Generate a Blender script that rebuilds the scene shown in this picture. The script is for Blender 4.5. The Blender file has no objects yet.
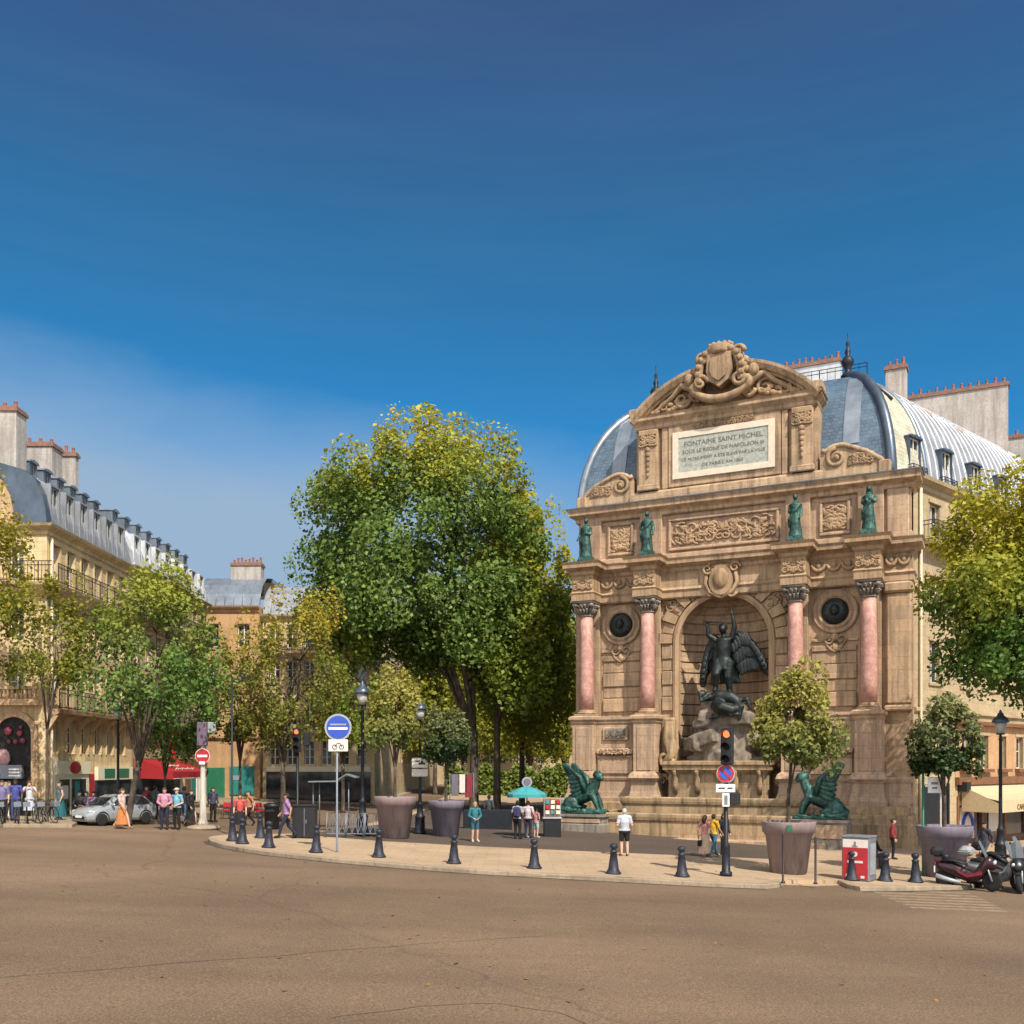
import bpy, math, random
import numpy as np
from math import sin, cos, pi, radians, sqrt, atan2
from mathutils import Vector, Matrix, noise, Quaternion
sc = bpy.context.scene
COL = sc.collection
D = bpy.data
CAMH, YH, F = 3.4, 765.0, 1000.0
TILT = 0.04                                   # the square falls gently to the right

def gz(x, y=0): return -TILT * max(-45, min(45, x))
def G(px, py, lift=0.0):
    """ground point (on a surface raised by lift) seen at a photo pixel"""
    k = (px - 512) / F
    Y = (CAMH - lift) / ((py - YH) / F - TILT * k)
    return Vector((k * Y, Y, gz(k * Y) + lift))
def P(px, py, Y): return Vector(((px - 512) / F * Y, Y, CAMH - (py - YH) / F * Y))

# ------------------------------------------------------------------ mesh builder
class MB:
    def __init__(s): s.v = []; s.f = []; s.m = []; s.sm = []
    def add(s, vs, fs, mi=0, M=None, smooth=False):
        o = len(s.v)
        if M is not None: vs = [M @ Vector(v) for v in vs]
        s.v.extend([tuple(v) for v in vs])
        for f in fs:
            s.f.append(tuple(i + o for i in f)); s.m.append(mi); s.sm.append(smooth)
        return s
    def box(s, x0, x1, y0, y1, z0, z1, mi=0, M=None):
        vs = [(x0,y0,z0),(x1,y0,z0),(x1,y1,z0),(x0,y1,z0),(x0,y0,z1),(x1,y0,z1),(x1,y1,z1),(x0,y1,z1)]
        return s.add(vs, [(0,3,2,1),(4,5,6,7),(0,1,5,4),(1,2,6,5),(2,3,7,6),(3,0,4,7)], mi, M)
    def bbox(s, x0, x1, y0, y1, z0, z1, b=.02, mi=0, M=None):
        """box with chamfered vertical and top edges"""
        def ring(i, z): return [(x0+i+b,y0+i,z),(x1-i-b,y0+i,z),(x1-i,y0+i+b,z),(x1-i,y1-i-b,z),(x1-i-b,y1-i,z),(x0+i+b,y1-i,z),(x0+i,y1-i-b,z),(x0+i,y0+i+b,z)]
        return s.loft([ring(b, z0), ring(0, z0+b), ring(0, z1-b), ring(b, z1)], True, True, mi, M)
    def loft(s, rings, closed=True, caps=True, mi=0, M=None, smooth=False):
        n = len(rings[0]); vs = [p for r in rings for p in r]; fs = []
        for i in range(len(rings)-1):
            for j in range(n if closed else n-1):
                a = i*n+j; b = i*n+(j+1) % n
                fs.append((a, b, b+n, a+n))
        if caps and closed:
            fs.append(tuple(range(n-1, -1, -1))); fs.append(tuple(range((len(rings)-1)*n, len(rings)*n)))
        return s.add(vs, fs, mi, M, smooth)
    def tube(s, pts, rad, n=8, mi=0, M=None, caps=True, smooth=True):
        pts = [Vector(p) for p in pts]
        if not hasattr(rad, '__len__'): rad = [rad]*len(pts)
        rings = []; up = None
        for i, p in enumerate(pts):
            t = (pts[min(i+1, len(pts)-1)] - pts[max(i-1, 0)])
            t = t.normalized() if t.length > 1e-9 else Vector((0,0,1))
            if up is None:
                up = Vector((0,0,1)) if abs(t.z) < .95 else Vector((1,0,0))
            a = (up - t*up.dot(t))
            if a.length < 1e-6: a = t.orthogonal()
            a.normalize(); b = t.cross(a); up = a
            rings.append([p + (a*cos(2*pi*k/n) + b*sin(2*pi*k/n))*rad[i] for k in range(n)])
        return s.loft(rings, True, caps, mi, M, smooth)
    def bar(s, p, q, r, n=6, mi=0, M=None): return s.tube([p, q], r, n, mi, M, True, n > 6)
    def lathe(s, prof, n=20, mi=0, M=None, smooth=True, a0=0, a1=2*pi):
        full = abs(a1-a0-2*pi) < 1e-6; m = n if full else n+1
        rings = [[(r*cos(a0+(a1-a0)*k/n), r*sin(a0+(a1-a0)*k/n), z) for k in range(m)] for r, z in prof]
        return s.loft(rings, full, full, mi, M, smooth)
    def ball(s, c, r, nu=12, nv=8, mi=0, M=None):
        if not hasattr(r, '__len__'): r = (r, r, r)
        T = Matrix.Translation(c) @ Matrix.Diagonal((r[0], r[1], r[2], 1))
        if M is not None: T = M @ T
        prof = [(max(.001, sin(pi*i/nv)), -cos(pi*i/nv)) for i in range(nv+1)]
        return s.lathe(prof, nu, mi, T)
    def prism(s, poly, d0, d1, axis='y', mi=0, M=None, smooth=False):
        """2-D polygon (counter-clockwise) extruded along an axis"""
        def pt(a, b, d): return (a, d, b) if axis == 'y' else ((a, b, d) if axis == 'z' else (d, a, b))
        n = len(poly)
        vs = [pt(a, b, d0) for a, b in poly] + [pt(a, b, d1) for a, b in poly]
        fs = [(i, (i+1) % n, n+(i+1) % n, n+i) for i in range(n)]
        fs += [tuple(range(n-1, -1, -1)), tuple(range(n, 2*n))]
        return s.add(vs, fs, mi, M, smooth)
    def sweep(s, path, prof, closed=False, mi=0, M=None, caps=True):
        """moulding: profile (outset, z) carried along a plan path; outset is to the right of travel"""
        pts = [Vector(p) for p in path]; n = len(pts); offs = []
        for i in range(n):
            a = pts[i]-pts[i-1] if (closed or i > 0) else pts[1]-pts[0]
            b = pts[(i+1) % n]-pts[i] if (closed or i < n-1) else a
            if i == 0 and not closed: a = b
            na = Vector((a.y, -a.x)).normalized(); nb = Vector((b.y, -b.x)).normalized()
            m = na+nb
            m = m / max(.15, m.dot(na)) if m.length > 1e-6 else na
            offs.append(m)
        rings = [[(pts[i].x+offs[i].x*o, pts[i].y+offs[i].y*o, z) for o, z in prof] for i in range(n)]
        if closed: rings.append(rings[0])
        k = len(prof); vs = [p for r in rings for p in r]; fs = []
        for i in range(len(rings)-1):
            for j in range(k-1):
                a = i*k+j
                fs.append((a, a+k, a+k+1, a+1))
        if caps and not closed:
            fs.append(tuple(range(k))); fs.append(tuple(range((len(rings)-1)*k+k-1, (len(rings)-1)*k-1, -1)))
        return s.add(vs, fs, mi, M)
    def mesh(s, name, mats):
        me = D.meshes.new(name); me.from_pydata(s.v, [], s.f)
        for m in (mats if isinstance(mats, (list, tuple)) else [mats]): me.materials.append(m)
        me.polygons.foreach_set('material_index', s.m); me.polygons.foreach_set('use_smooth', s.sm)
        me.validate(); me.update(); return me
    def build(s, name, mats, parent=None, loc=None, rz=0, **k):
        return obj(name, s.mesh(name, mats), parent, loc, rz, **k)

def obj(name, data, parent=None, loc=None, rz=0, label=None, cat=None, group=None, kind=None):
    o = D.objects.new(name, data); COL.objects.link(o)
    if parent is not None: o.parent = parent
    if loc is not None: o.location = loc
    if rz: o.rotation_euler = (0, 0, rz)
    return tag(o, label, cat, group, kind)
def tag(o, label=None, cat=None, group=None, kind=None):
    if label: o['label'] = label
    if cat: o['category'] = cat
    if group: o['group'] = group
    if kind: o['kind'] = kind
    return o
def thing(name, label, cat, loc=(0,0,0), rz=0, group=None):
    return obj(name, None, None, loc, rz, label, cat, group)
def kids(o): return [c for c in D.objects if c.parent is o]
def dup(o, loc=None, rz=None, label=None, parent=None):
    ch = kids(o)
    c = o.copy(); COL.objects.link(c)
    if parent is not None: c.parent = parent
    if loc is not None: c.location = loc
    if rz is not None: c.rotation_euler = (0, 0, rz)
    if label: c['label'] = label
    for k in ch: dup(k, parent=c)
    return c
def tris_fix(o):                                # make normals agree
    import bmesh
    bm = bmesh.new(); bm.from_mesh(o.data); bmesh.ops.recalc_face_normals(bm, faces=bm.faces); bm.to_mesh(o.data); bm.free(); return o
def remesh(mb, voxel, smooth=2):
    """fuse overlapping volumes into one continuous surface"""
    me = mb.mesh('tmp', [])
    o = D.objects.new('tmp', me); COL.objects.link(o)
    r = o.modifiers.new('r', 'REMESH'); r.mode = 'VOXEL'; r.voxel_size = voxel; r.use_smooth_shade = True
    if smooth:
        q = o.modifiers.new('s', 'SMOOTH'); q.factor = .5; q.iterations = smooth
    dg = bpy.context.evaluated_depsgraph_get()
    out = D.meshes.new_from_object(o.evaluated_get(dg))
    D.objects.remove(o); D.meshes.remove(me)
    out.materials.clear()
    return out
def text_mesh(body, size, depth=.01, align='CENTER', spacing=1.0, line=1.0):
    c = D.curves.new('t', 'FONT'); c.body = body; c.size = size; c.extrude = depth; c.align_x = align; c.align_y = 'CENTER'
    c.space_character = spacing; c.space_line = line; c.resolution_u = 3
    o = D.objects.new('t', c); COL.objects.link(o)
    dg = bpy.context.evaluated_depsgraph_get()
    me = D.meshes.new_from_object(o.evaluated_get(dg)); D.objects.remove(o); D.curves.remove(c)
    return me
RX90 = Matrix.Rotation(pi/2, 4, 'X')
def lettering(name, body, size, mat, parent, M, depth=.008, **k):
    me = text_mesh(body, size, depth, **k); me.transform(M @ RX90); me.materials.clear(); me.materials.append(mat)
    return obj(name, me, parent)

# ------------------------------------------------------------------ materials
def nt(name):
    m = D.materials.new(name); m.use_nodes = True
    t = m.node_tree; b = t.nodes['Principled BSDF']
    return m, t, b
def N(t, typ, **k):
    n = t.nodes.new(typ)
    for a, v in k.items():
        if a.startswith('_'): n.inputs[a[1:].replace('_', ' ')].default_value = v
        else: setattr(n, a, v)
    return n
def L(t, a, b): t.links.new(a, b)
def rgba(c): return (c[0], c[1], c[2], 1)
def ramp(t, fac, stops):
    r = N(t, 'ShaderNodeValToRGB'); e = r.color_ramp.elements
    while len(e) < len(stops): e.new(.5)
    for i, (p, c) in enumerate(stops):
        e[i].position = p; e[i].color = rgba(c) if hasattr(c, '__len__') else (c, c, c, 1)
    L(t, fac, r.inputs[0]); return r.outputs[0]
def mixc(t, fac, a, b, mode='MIX'):
    m = N(t, 'ShaderNodeMix', data_type='RGBA', blend_type=mode)
    for i, v in ((0, fac), (6, a), (7, b)):
        if hasattr(v, 'is_linked'): L(t, v, m.inputs[i])
        else: m.inputs[i].default_value = v if not hasattr(v, '__len__') else rgba(v)
    return m.outputs[2]
def coord(t, scale=(1,1,1), src='Object'):
    c = N(t, 'ShaderNodeTexCoord'); mp = N(t, 'ShaderNodeMapping'); mp.inputs['Scale'].default_value = scale
    L(t, c.outputs[src], mp.inputs[0]); return mp.outputs[0]
def nz(t, vec, scale, detail=4, rough=.6):
    n = N(t, 'ShaderNodeTexNoise', _Scale=scale, _Detail=detail, _Roughness=rough); L(t, vec, n.inputs['Vector']); return n.outputs[0]
def bump(t, b, h, strength=.3, dist=.02):
    bp = N(t, 'ShaderNodeBump', _Strength=strength, _Distance=dist); L(t, h, bp.inputs['Height']); L(t, bp.outputs[0], b.inputs['Normal'])
def mat(name, c, rough=.6, metal=0, var=.15, scale=6, bmp=0, spec=.4):
    m, t, b = nt(name)
    v = coord(t); n = nz(t, v, scale)
    lo = tuple(x*(1-var) for x in c); hi = tuple(min(1, x*(1+var)) for x in c)
    L(t, ramp(t, n, [(.3, lo), (.7, hi)]), b.inputs['Base Color'])
    L(t, ramp(t, n, [(.3, max(.03, rough-.08)), (.7, min(1, rough+.08))]), b.inputs['Roughness'])
    b.inputs['Metallic'].default_value = metal; b.inputs['Specular IOR Level'].default_value = spec
    if bmp: bump(t, b, n, bmp, .02)
    return m
def stone(name, base, dark, course=.55, block=1.3, streak=.5, mort=.5, rough=.85):
    m, t, b = nt(name)
    v = coord(t)
    n1 = nz(t, v, .7, 5); n2 = nz(t, v, 7, 6, .7); n3 = nz(t, coord(t, (2.2, 2.2, .18)), 1.6, 5, .65)
    lo = tuple(x*.82 for x in base); hi = tuple(min(1, x*1.15) for x in base)
    c = ramp(t, n1, [(.32, lo), (.68, hi)])
    c = mixc(t, ramp(t, n3, [(.46, 0.0), (.68, streak)]), c, dark)
    c = mixc(t, ramp(t, n2, [(.36, .5), (.56, 0.0)]), c, tuple(x*.6 for x in base))
    # courses: u = x+y, v = z
    s = N(t, 'ShaderNodeSeparateXYZ'); L(t, v, s.inputs[0])
    a = N(t, 'ShaderNodeMath', operation='ADD'); L(t, s.outputs[0], a.inputs[0]); L(t, s.outputs[1], a.inputs[1])
    cb = N(t, 'ShaderNodeCombineXYZ'); L(t, a.outputs[0], cb.inputs[0]); L(t, s.outputs[2], cb.inputs[1])
    br = N(t, 'ShaderNodeTexBrick', _Scale=1.0, _Mortar_Size=.012, _Mortar_Smooth=.4, _Bias=0.0, _Brick_Width=block, _Row_Height=course)
    br.inputs['Color1'].default_value = (.78,.78,.78,1); br.inputs['Color2'].default_value = (1.08,1.04,1,1); br.inputs['Mortar'].default_value = (1-mort,)*3+(1,)
    L(t, cb.outputs[0], br.inputs['Vector'])
    c = mixc(t, .6, c, br.outputs[0], 'MULTIPLY')
    L(t, c, b.inputs['Base Color']); b.inputs['Roughness'].default_value = rough; b.inputs['Specular IOR Level'].default_value = .2
    h = N(t, 'ShaderNodeMath', operation='MULTIPLY_ADD'); L(t, br.outputs['Fac'], h.inputs[0]); h.inputs[1].default_value = -1.0; L(t, n2, h.inputs[2])
    bump(t, b, h.outputs[0], .45, .03)
    return m

M = {}
M['stone'] = stone('warm_sandstone', (.425,.297,.19), (.085,.06,.042), .62, 1.5, .7)
M['stone_pink'] = stone('pink_sandstone', (.425,.295,.20), (.14,.095,.07), .62, 1.5, .65)
M['stone_trim'] = stone('carved_limestone', (.36,.245,.15), (.07,.048,.032), 3.0, 2.2, .65, .25)
M['stone_ring'] = stone('voussoir_stone', (.43,.29,.178), (.12,.085,.055), 9, 9, .4, .1)
M['stone_wet'] = stone('basin_stone', (.37,.26,.155), (.085,.06,.035), .8, 2.2, .9)
M['stone_grey'] = stone('grey_stone', (.26,.225,.19), (.05,.05,.05), .5, 1.1, .8)
M['rock'] = mat('grey_rock', (.16,.13,.10), .9, 0, .6, 2.5, .8)
M['facade_sun'] = stone('cream_limestone', (.62,.475,.275), (.24,.16,.085), .45, 1.2, .6, .35)
M['facade_pink'] = stone('ochre_limestone', (.52,.35,.21), (.18,.11,.065), .45, 1.2, .6, .35)
M['facade_orange'] = stone('orange_render', (.47,.29,.155), (.25,.13,.06), 3.1, 9, .35, .3)
M['facade_pale'] = stone('pale_limestone', (.42,.325,.20), (.26,.2,.13), .45, 1.2, .4, .3)
M['marble'] = None
m, t, b = nt('pink_marble'); v = coord(t); n1 = nz(t, v, 3.5, 8, .7); n2 = nz(t, v, 14, 6, .7)
c = ramp(t, n1, [(.3, (.31,.135,.11)), (.5, (.40,.20,.16)), (.62, (.47,.28,.23))]); c = mixc(t, ramp(t, n2, [(.56, 0.), (.66, .5)]), c, (.55,.42,.36))
L(t, c, b.inputs['Base Color']); b.inputs['Roughness'].default_value = .55; M['marble'] = m
def bronze(name, a, bb, d):
    m, t, b = nt(name); v = coord(t); n1 = nz(t, v, 2.2, 6, .7); n2 = nz(t, coord(t, (3,3,.7)), 2.5, 4)
    c = ramp(t, n1, [(.38, d), (.50, a), (.68, bb)]); c = mixc(t, ramp(t, n2, [(.47, 0.), (.62, .8)]), c, d)
    L(t, c, b.inputs['Base Color']); b.inputs['Metallic'].default_value = .25; b.inputs['Roughness'].default_value = .5
    bump(t, b, nz(t, v, 9, 5), .5, .04); return m
M['patina'] = bronze('green_patina_bronze', (.018,.075,.061), (.052,.148,.12), (.006,.02,.017))
M['bronze'] = bronze('dark_patina_bronze', (.008,.013,.013), (.018,.045,.04), (.004,.005,.006))
M['bronze_black'] = bronze('black_bronze', (.008,.013,.014), (.018,.032,.034), (.004,.005,.006))
M['plaque'] = mat('plaque_marble', (.30,.31,.27), .6, 0, .3, 5)
M['plaque_border'] = mat('plaque_border_marble', (.60,.49,.39), .6, 0, .12, 4)
M['letter'] = mat('incised_letter', (.10,.105,.09), .8)
# slate / zinc roofs
def slate(name, c1, c2, w=.3, h=.2, rough=.45):
    m, t, b = nt(name); v = coord(t)
    s = N(t, 'ShaderNodeSeparateXYZ'); L(t, v, s.inputs[0])
    a = N(t, 'ShaderNodeMath', operation='ADD'); L(t, s.outputs[0], a.inputs[0]); L(t, s.outputs[1], a.inputs[1])
    cb = N(t, 'ShaderNodeCombineXYZ'); L(t, a.outputs[0], cb.inputs[0]); L(t, s.outputs[2], cb.inputs[1])
    br = N(t, 'ShaderNodeTexBrick', _Scale=1.0, _Mortar_Size=.012, _Brick_Width=w, _Row_Height=h)
    br.inputs['Color1'].default_value = rgba(c1); br.inputs['Color2'].default_value = rgba(c2); br.inputs['Mortar'].default_value = rgba(tuple(x*.4 for x in c1))
    L(t, cb.outputs[0], br.inputs['Vector'])
    c = mixc(t, ramp(t, nz(t, v, 1.2, 5), [(.4, 0.), (.7, .5)]), br.outputs[0], tuple(x*1.7 for x in c2))
    L(t, c, b.inputs['Base Color']); b.inputs['Roughness'].default_value = rough
    bump(t, b, br.outputs['Fac'], -.4, .01); return m
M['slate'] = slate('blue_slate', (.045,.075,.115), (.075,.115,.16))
M['slate_pale'] = slate('sunlit_slate', (.36,.335,.25), (.44,.41,.30), .32, .22, .5)  # slate of the side slope, with its sunlight put into the colour
def zinc(name, c, rough=.38, metal=.45):
    m, t, b = nt(name); v = coord(t)
    n1 = nz(t, v, 1.1, 5); n2 = nz(t, coord(t, (1,1,.25)), 5, 4)
    cc = ramp(t, n1, [(.3, tuple(x*.75 for x in c)), (.7, tuple(min(1, x*1.2) for x in c))]); cc = mixc(t, ramp(t, n2, [(.5, 0.), (.75, .4)]), cc, tuple(x*.45 for x in c))
    L(t, cc, b.inputs['Base Color']); b.inputs['Roughness'].default_value = rough; b.inputs['Metallic'].default_value = metal; return m
M['zinc'] = zinc('zinc_sheet', (.235,.245,.27), .55, .15); M['zinc_dark'] = zinc('dark_lead', (.08,.105,.14)); M['zinc_white'] = zinc('bleached_zinc', (.50,.51,.54), .5, .2)
M['zinc_blue'] = zinc('blue_grey_zinc', (.20,.235,.28))
M['rust'] = mat('rusty_repair', (.28,.13,.09), .8, 0, .5, 4); M['pinkzinc'] = zinc('pinkish_zinc', (.42,.34,.34))
M['stucco'] = stone('chimney_stucco', (.42,.385,.36), (.17,.14,.11), 5, 9, .6, .1); M['brickcap'] = mat('brick_cap', (.20,.105,.075), .85, 0, .3); M['pot'] = mat('terracotta_pot', (.22,.085,.055), .8, 0, .25)
M['iron'] = mat('black_iron', (.014,.016,.022), .5, .3, .3); M['iron_blue'] = mat('dark_blue_grey_iron', (.020,.022,.034), .55, .2, .55, 7, .2)
M['frame'] = mat('white_window_frame', (.62,.58,.50), .5); M['frame_grey'] = mat('grey_frame', (.30,.31,.31), .5)
M['shutter'] = mat('pale_shutter', (.55,.50,.42), .6)
m, t, b = nt('window_glass'); v = coord(t); c = ramp(t, nz(t, v, .9, 2), [(.35, (.012,.014,.018)), (.65, (.05,.055,.06))]); L(t, c, b.inputs['Base Color']); b.inputs['Roughness'].default_value = .06; b.inputs['Specular IOR Level'].default_value = .7; M['glass'] = m
M['dark'] = mat('dark_interior', (.008,.007,.007), .8); M['pipe'] = mat('painted_pipe', (.60,.50,.36), .5)
M['white'] = mat('white_paint', (.72,.70,.66), .45, 0, .06); M['cream'] = mat('cream_paint', (.66,.60,.44), .5, 0, .08); M['red'] = mat('red_paint', (.36,.018,.025), .45, 0, .15)
M['redcanvas'] = mat('red_canvas', (.27,.010,.014), .75, 0, .15); M['beigecanvas'] = mat('beige_canvas', (.46,.36,.22), .8, 0, .1); M['tealcanvas'] = mat('teal_canvas', (.04,.24,.26), .75, 0, .15)
M['teal'] = mat('teal_paint', (.02,.17,.16), .5); M['green'] = mat('green_paint', (.018,.13,.07), .5); M['blue'] = mat('sign_blue', (.03,.07,.36), .4, 0, .05); M['black'] = mat('black_plastic', (.012,.012,.014), .45)
M['grey'] = mat('grey_metal', (.17,.185,.21), .5, .3); M['lightgrey'] = mat('light_grey_metal', (.32,.34,.36), .45, .3); M['chrome'] = mat('chrome', (.55,.55,.56), .2, 1); M['rubber'] = mat('rubber', (.012,.012,.012), .85)

def dirty(name, c, d):
    m, t, b = nt(name); v = coord(t); n1 = nz(t, coord(t, (2.5,2.5,.35)), 1.8, 6, .7); n2 = nz(t, v, 14, 5, .7)
    s = N(t, 'ShaderNodeSeparateXYZ'); L(t, v, s.inputs[0]); a = N(t, 'ShaderNodeMath', operation='MULTIPLY_ADD'); L(t, s.outputs[2], a.inputs[0]); a.inputs[1].default_value = -.35; L(t, n1, a.inputs[2])
    cc = mixc(t, ramp(t, n1, [(.42, 0.), (.7, .75)]), c, d); cc = mixc(t, ramp(t, a.outputs[0], [(.28, 0.), (.55, .7)]), cc, tuple(x*.6 for x in d)); cc = mixc(t, ramp(t, n2, [(.6, 0.), (.72, .5)]), cc, tuple(min(1, x*1.6) for x in c))
    L(t, cc, b.inputs['Base Color']); L(t, ramp(t, n2, [(.3,.55),(.7,.85)]), b.inputs['Roughness']); bump(t, b, n2, .15, .01); return m
M['planter'] = dirty('mauve_planter', (.205,.15,.145), (.12,.088,.075)); M['planter_blue'] = dirty('violet_planter', (.15,.128,.165), (.085,.072,.08)); M['soil'] = mat('planter_soil', (.16,.09,.05), .95, 0, .5, 30, .5)
M['brownwood'] = mat('brown_shopfront', (.16,.07,.03), .6, 0, .3); M['purple'] = mat('purple_panel', (.13,.09,.13), .6)
M['signpink'] = mat('sign_white_plate', (.62,.55,.50), .5, 0, .08)
m, t, b = nt('red_lamp'); b.inputs['Base Color'].default_value = (.8,.1,.03,1); b.inputs['Emission Color'].default_value = (1,.16,.05,1); b.inputs['Emission Strength'].default_value = 1.6; M['redlamp'] = m
M['lampglass'] = mat('frosted_lamp_glass', (.36,.35,.32), .3); M['headlight'] = mat('headlight_glass', (.55,.56,.58), .1, .4)
# bark / leaves
m, t, b = nt('bark'); v = coord(t, (1,1,.35)); n1 = nz(t, v, 5, 5)
L(t, ramp(t, n1, [(.35, (.03,.022,.016)), (.55, (.075,.055,.04)), (.7, (.15,.12,.085))]), b.inputs['Base Color']); b.inputs['Roughness'].default_value = .9; bump(t, b, n1, .6, .05); M['bark'] = m
def leaf(name, dark, mid, light, yel, zlo, zhi, ymax=.8, trans=.35):
    """leaf colour varies leaf by leaf, in clumps, and turns yellow towards the crown's top (autumn tint and sunlight on the tops, put into the colour)"""
    m, t, b = nt(name)
    g = N(t, 'ShaderNodeNewGeometry'); v = coord(t)
    c = ramp(t, g.outputs['Random Per Island'], [(0, dark), (.5, mid), (1, light)])
    s = N(t, 'ShaderNodeSeparateXYZ'); L(t, v, s.inputs[0])
    mr = N(t, 'ShaderNodeMapRange'); L(t, s.outputs[2], mr.inputs[0]); mr.inputs[1].default_value = zlo; mr.inputs[2].default_value = zhi
    n1 = nz(t, v, .55, 3)
    a = N(t, 'ShaderNodeMath', operation='MULTIPLY_ADD'); L(t, n1, a.inputs[0]); a.inputs[1].default_value = 1.5; a.inputs[2].default_value = -.75
    a2 = N(t, 'ShaderNodeMath', operation='ADD'); L(t, a.outputs[0], a2.inputs[0]); L(t, mr.outputs[0], a2.inputs[1])
    c = mixc(t, ramp(t, a2.outputs[0], [(.35, 0.), (1., ymax)]), c, yel)
    out = t.nodes['Material Output']; tr = N(t, 'ShaderNodeBsdfTranslucent'); mx = N(t, 'ShaderNodeMixShader'); mx.inputs[0].default_value = trans
    L(t, c, b.inputs['Base Color']); L(t, c, tr.inputs[0]); b.inputs['Roughness'].default_value = .55; b.inputs['Specular IOR Level'].default_value = .25
    L(t, b.outputs[0], mx.inputs[1]); L(t, tr.outputs[0], mx.inputs[2]); L(t, mx.outputs[0], out.inputs[0]); return m
# ------------------------------------------------------------------ ground
def asphalt(name, base, warm):
    m, t, b = nt(name); v = coord(t)
    n1 = nz(t, v, .09, 6, .6); n2 = nz(t, v, 30, 5, .75); n3 = nz(t, coord(t, (.2, 1, 1)), .3, 6, .7)
    c = ramp(t, n1, [(.36, tuple(x*.80 for x in base)), (.64, warm)])
    c = mixc(t, ramp(t, n3, [(.42, 0.), (.66, .6)]), c, tuple(x*.6 for x in base))
    c = mixc(t, ramp(t, n2, [(.40, .75), (.53, 0.)]), c, tuple(x*.42 for x in base))
    c = mixc(t, ramp(t, n2, [(.55, 0.), (.70, .6)]), c, tuple(min(1, x*1.9) for x in warm))
    # hairline cracks and patched seams
    vo = N(t, 'ShaderNodeTexVoronoi', feature='DISTANCE_TO_EDGE', _Scale=.055); wv = N(t, 'ShaderNodeVectorMath', operation='ADD')
    nn = N(t, 'ShaderNodeTexNoise', _Scale=.6, _Detail=5); L(t, v, nn.inputs['Vector']); L(t, v, wv.inputs[0]); L(t, nn.outputs['Color'], wv.inputs[1]); L(t, wv.outputs[0], vo.inputs['Vector'])
    c = mixc(t, ramp(t, vo.outputs['Distance'], [(.0, .35), (.0022, 0.)]), c, tuple(x*.4 for x in base))
    L(t, c, b.inputs['Base Color']); b.inputs['Roughness'].default_value = .85; b.inputs['Specular IOR Level'].default_value = .25
    bump(t, b, n2, .35, .01); return m
M['asphalt'] = asphalt('warm_asphalt', (.155,.104,.067), (.215,.145,.094))
M['asphalt_dark'] = asphalt('plaza_asphalt', (.09,.068,.055), (.115,.085,.066))
m, t, b = nt('pale_paving'); v = coord(t); n1 = nz(t, v, .5, 5); n2 = nz(t, v, 30, 4)
br = N(t, 'ShaderNodeTexBrick', _Scale=1.0, _Mortar_Size=.012, _Brick_Width=.9, _Row_Height=.55); L(t, v, br.inputs['Vector'])
br.inputs['Color1'].default_value = (.9,.9,.9,1); br.inputs['Color2'].default_value = (1.1,1.08,1.05,1); br.inputs['Mortar'].default_value = (.55,.52,.5,1)
c = ramp(t, n1, [(.3, (.31,.22,.14)), (.7, (.39,.285,.185))]); c = mixc(t, ramp(t, n2, [(.35,.4),(.55,0.)]), c, (.24,.16,.10)); c = mixc(t, .8, c, br.outputs[0], 'MULTIPLY')
L(t, c, b.inputs['Base Color']); b.inputs['Roughness'].default_value = .85; bump(t, b, n2, .2, .01); M['paving'] = m
M['kerb'] = stone('granite_kerb', (.31,.245,.175), (.10,.08,.06), 9, 1.0, .4, .5)
M['marking'] = mat('worn_marking', (.215,.155,.10), .85, 0, .4, 5)

mb = MB(); xs = [-900, -250, -45, -20, 0, 20, 45, 250, 900]; ys = [-60, 0, 20, 40, 60, 100, 200, 500, 1500]
mb.add([(x, y, gz(x)) for y in ys for x in xs], [(j*9+i, j*9+i+1, j*9+i+10, j*9+i+9) for j in range(8) for i in range(8)])
mb.build('road', M['asphalt'], kind='structure')
def slab(name, poly, lift, m, depth=.3):
    mb = MB(); n = len(poly)
    mb.add([(p[0], p[1], gz(p[0])+lift) for p in poly] + [(p[0], p[1], gz(p[0])+lift-depth) for p in poly],
           [tuple(range(n))] + [(i, n+i, n+(i+1) % n, (i+1) % n) for i in range(n)])
    return tris_fix(mb.build(name, m, kind='structure'))
def kerbline(name, path, lift, w=.3, rise=.006):
    """granite kerb stones: path travels with the pavement on its left"""
    pts = [Vector((p[0], p[1])) for p in path]; mb = MB(); n = len(pts); off = []
    for i in range(n):
        a = (pts[min(i+1, n-1)]-pts[max(i-1, 0)]).normalized(); off.append(Vector((-a.y, a.x)))
    rings = []
    for i in range(n):
        p = pts[i]; q = p + off[i]*w; o = p - off[i]*.012
        rings.append([(o.x, o.y, gz(o.x)-.1), (o.x, o.y, gz(o.x)+lift+rise-.025), (o.x+off[i].x*.03, o.y+off[i].y*.03, gz(o.x)+lift+rise), (q.x, q.y, gz(q.x)+lift+rise), (q.x, q.y, gz(q.x)+lift-.1)])
    mb.loft(rings, False, False); return tris_fix(mb.build(name, M['kerb'], kind='structure'))
LIFT = .13
front = [G(x, y, LIFT) for x, y in ((208,838),(211,840.5),(222,844),(240,847.5),(268,851.5),(300,855),(340,859),(380,862.5),(430,866.5),(480,870),(540,873.4),(637,878.7),(700,882),(735,883.5),(765,884.5),(779,883),(785,880))]
ramp_in = [G(x, y, LIFT) for x, y in ((838,880),(848,884.5),(860,886.8),(900,886.8),(940,886.2),(968,885.5),(982,882),(1000,876),(1040,868))]
back = [Vector((60,44)), Vector((60,160)), Vector((-6,160)), Vector((-6.5,75)), Vector((-7.2,52)), G(345,829,LIFT), G(300,833.5,LIFT), G(225,834.5,LIFT), G(212,836,LIFT)]
island = front + ramp_in + back
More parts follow.
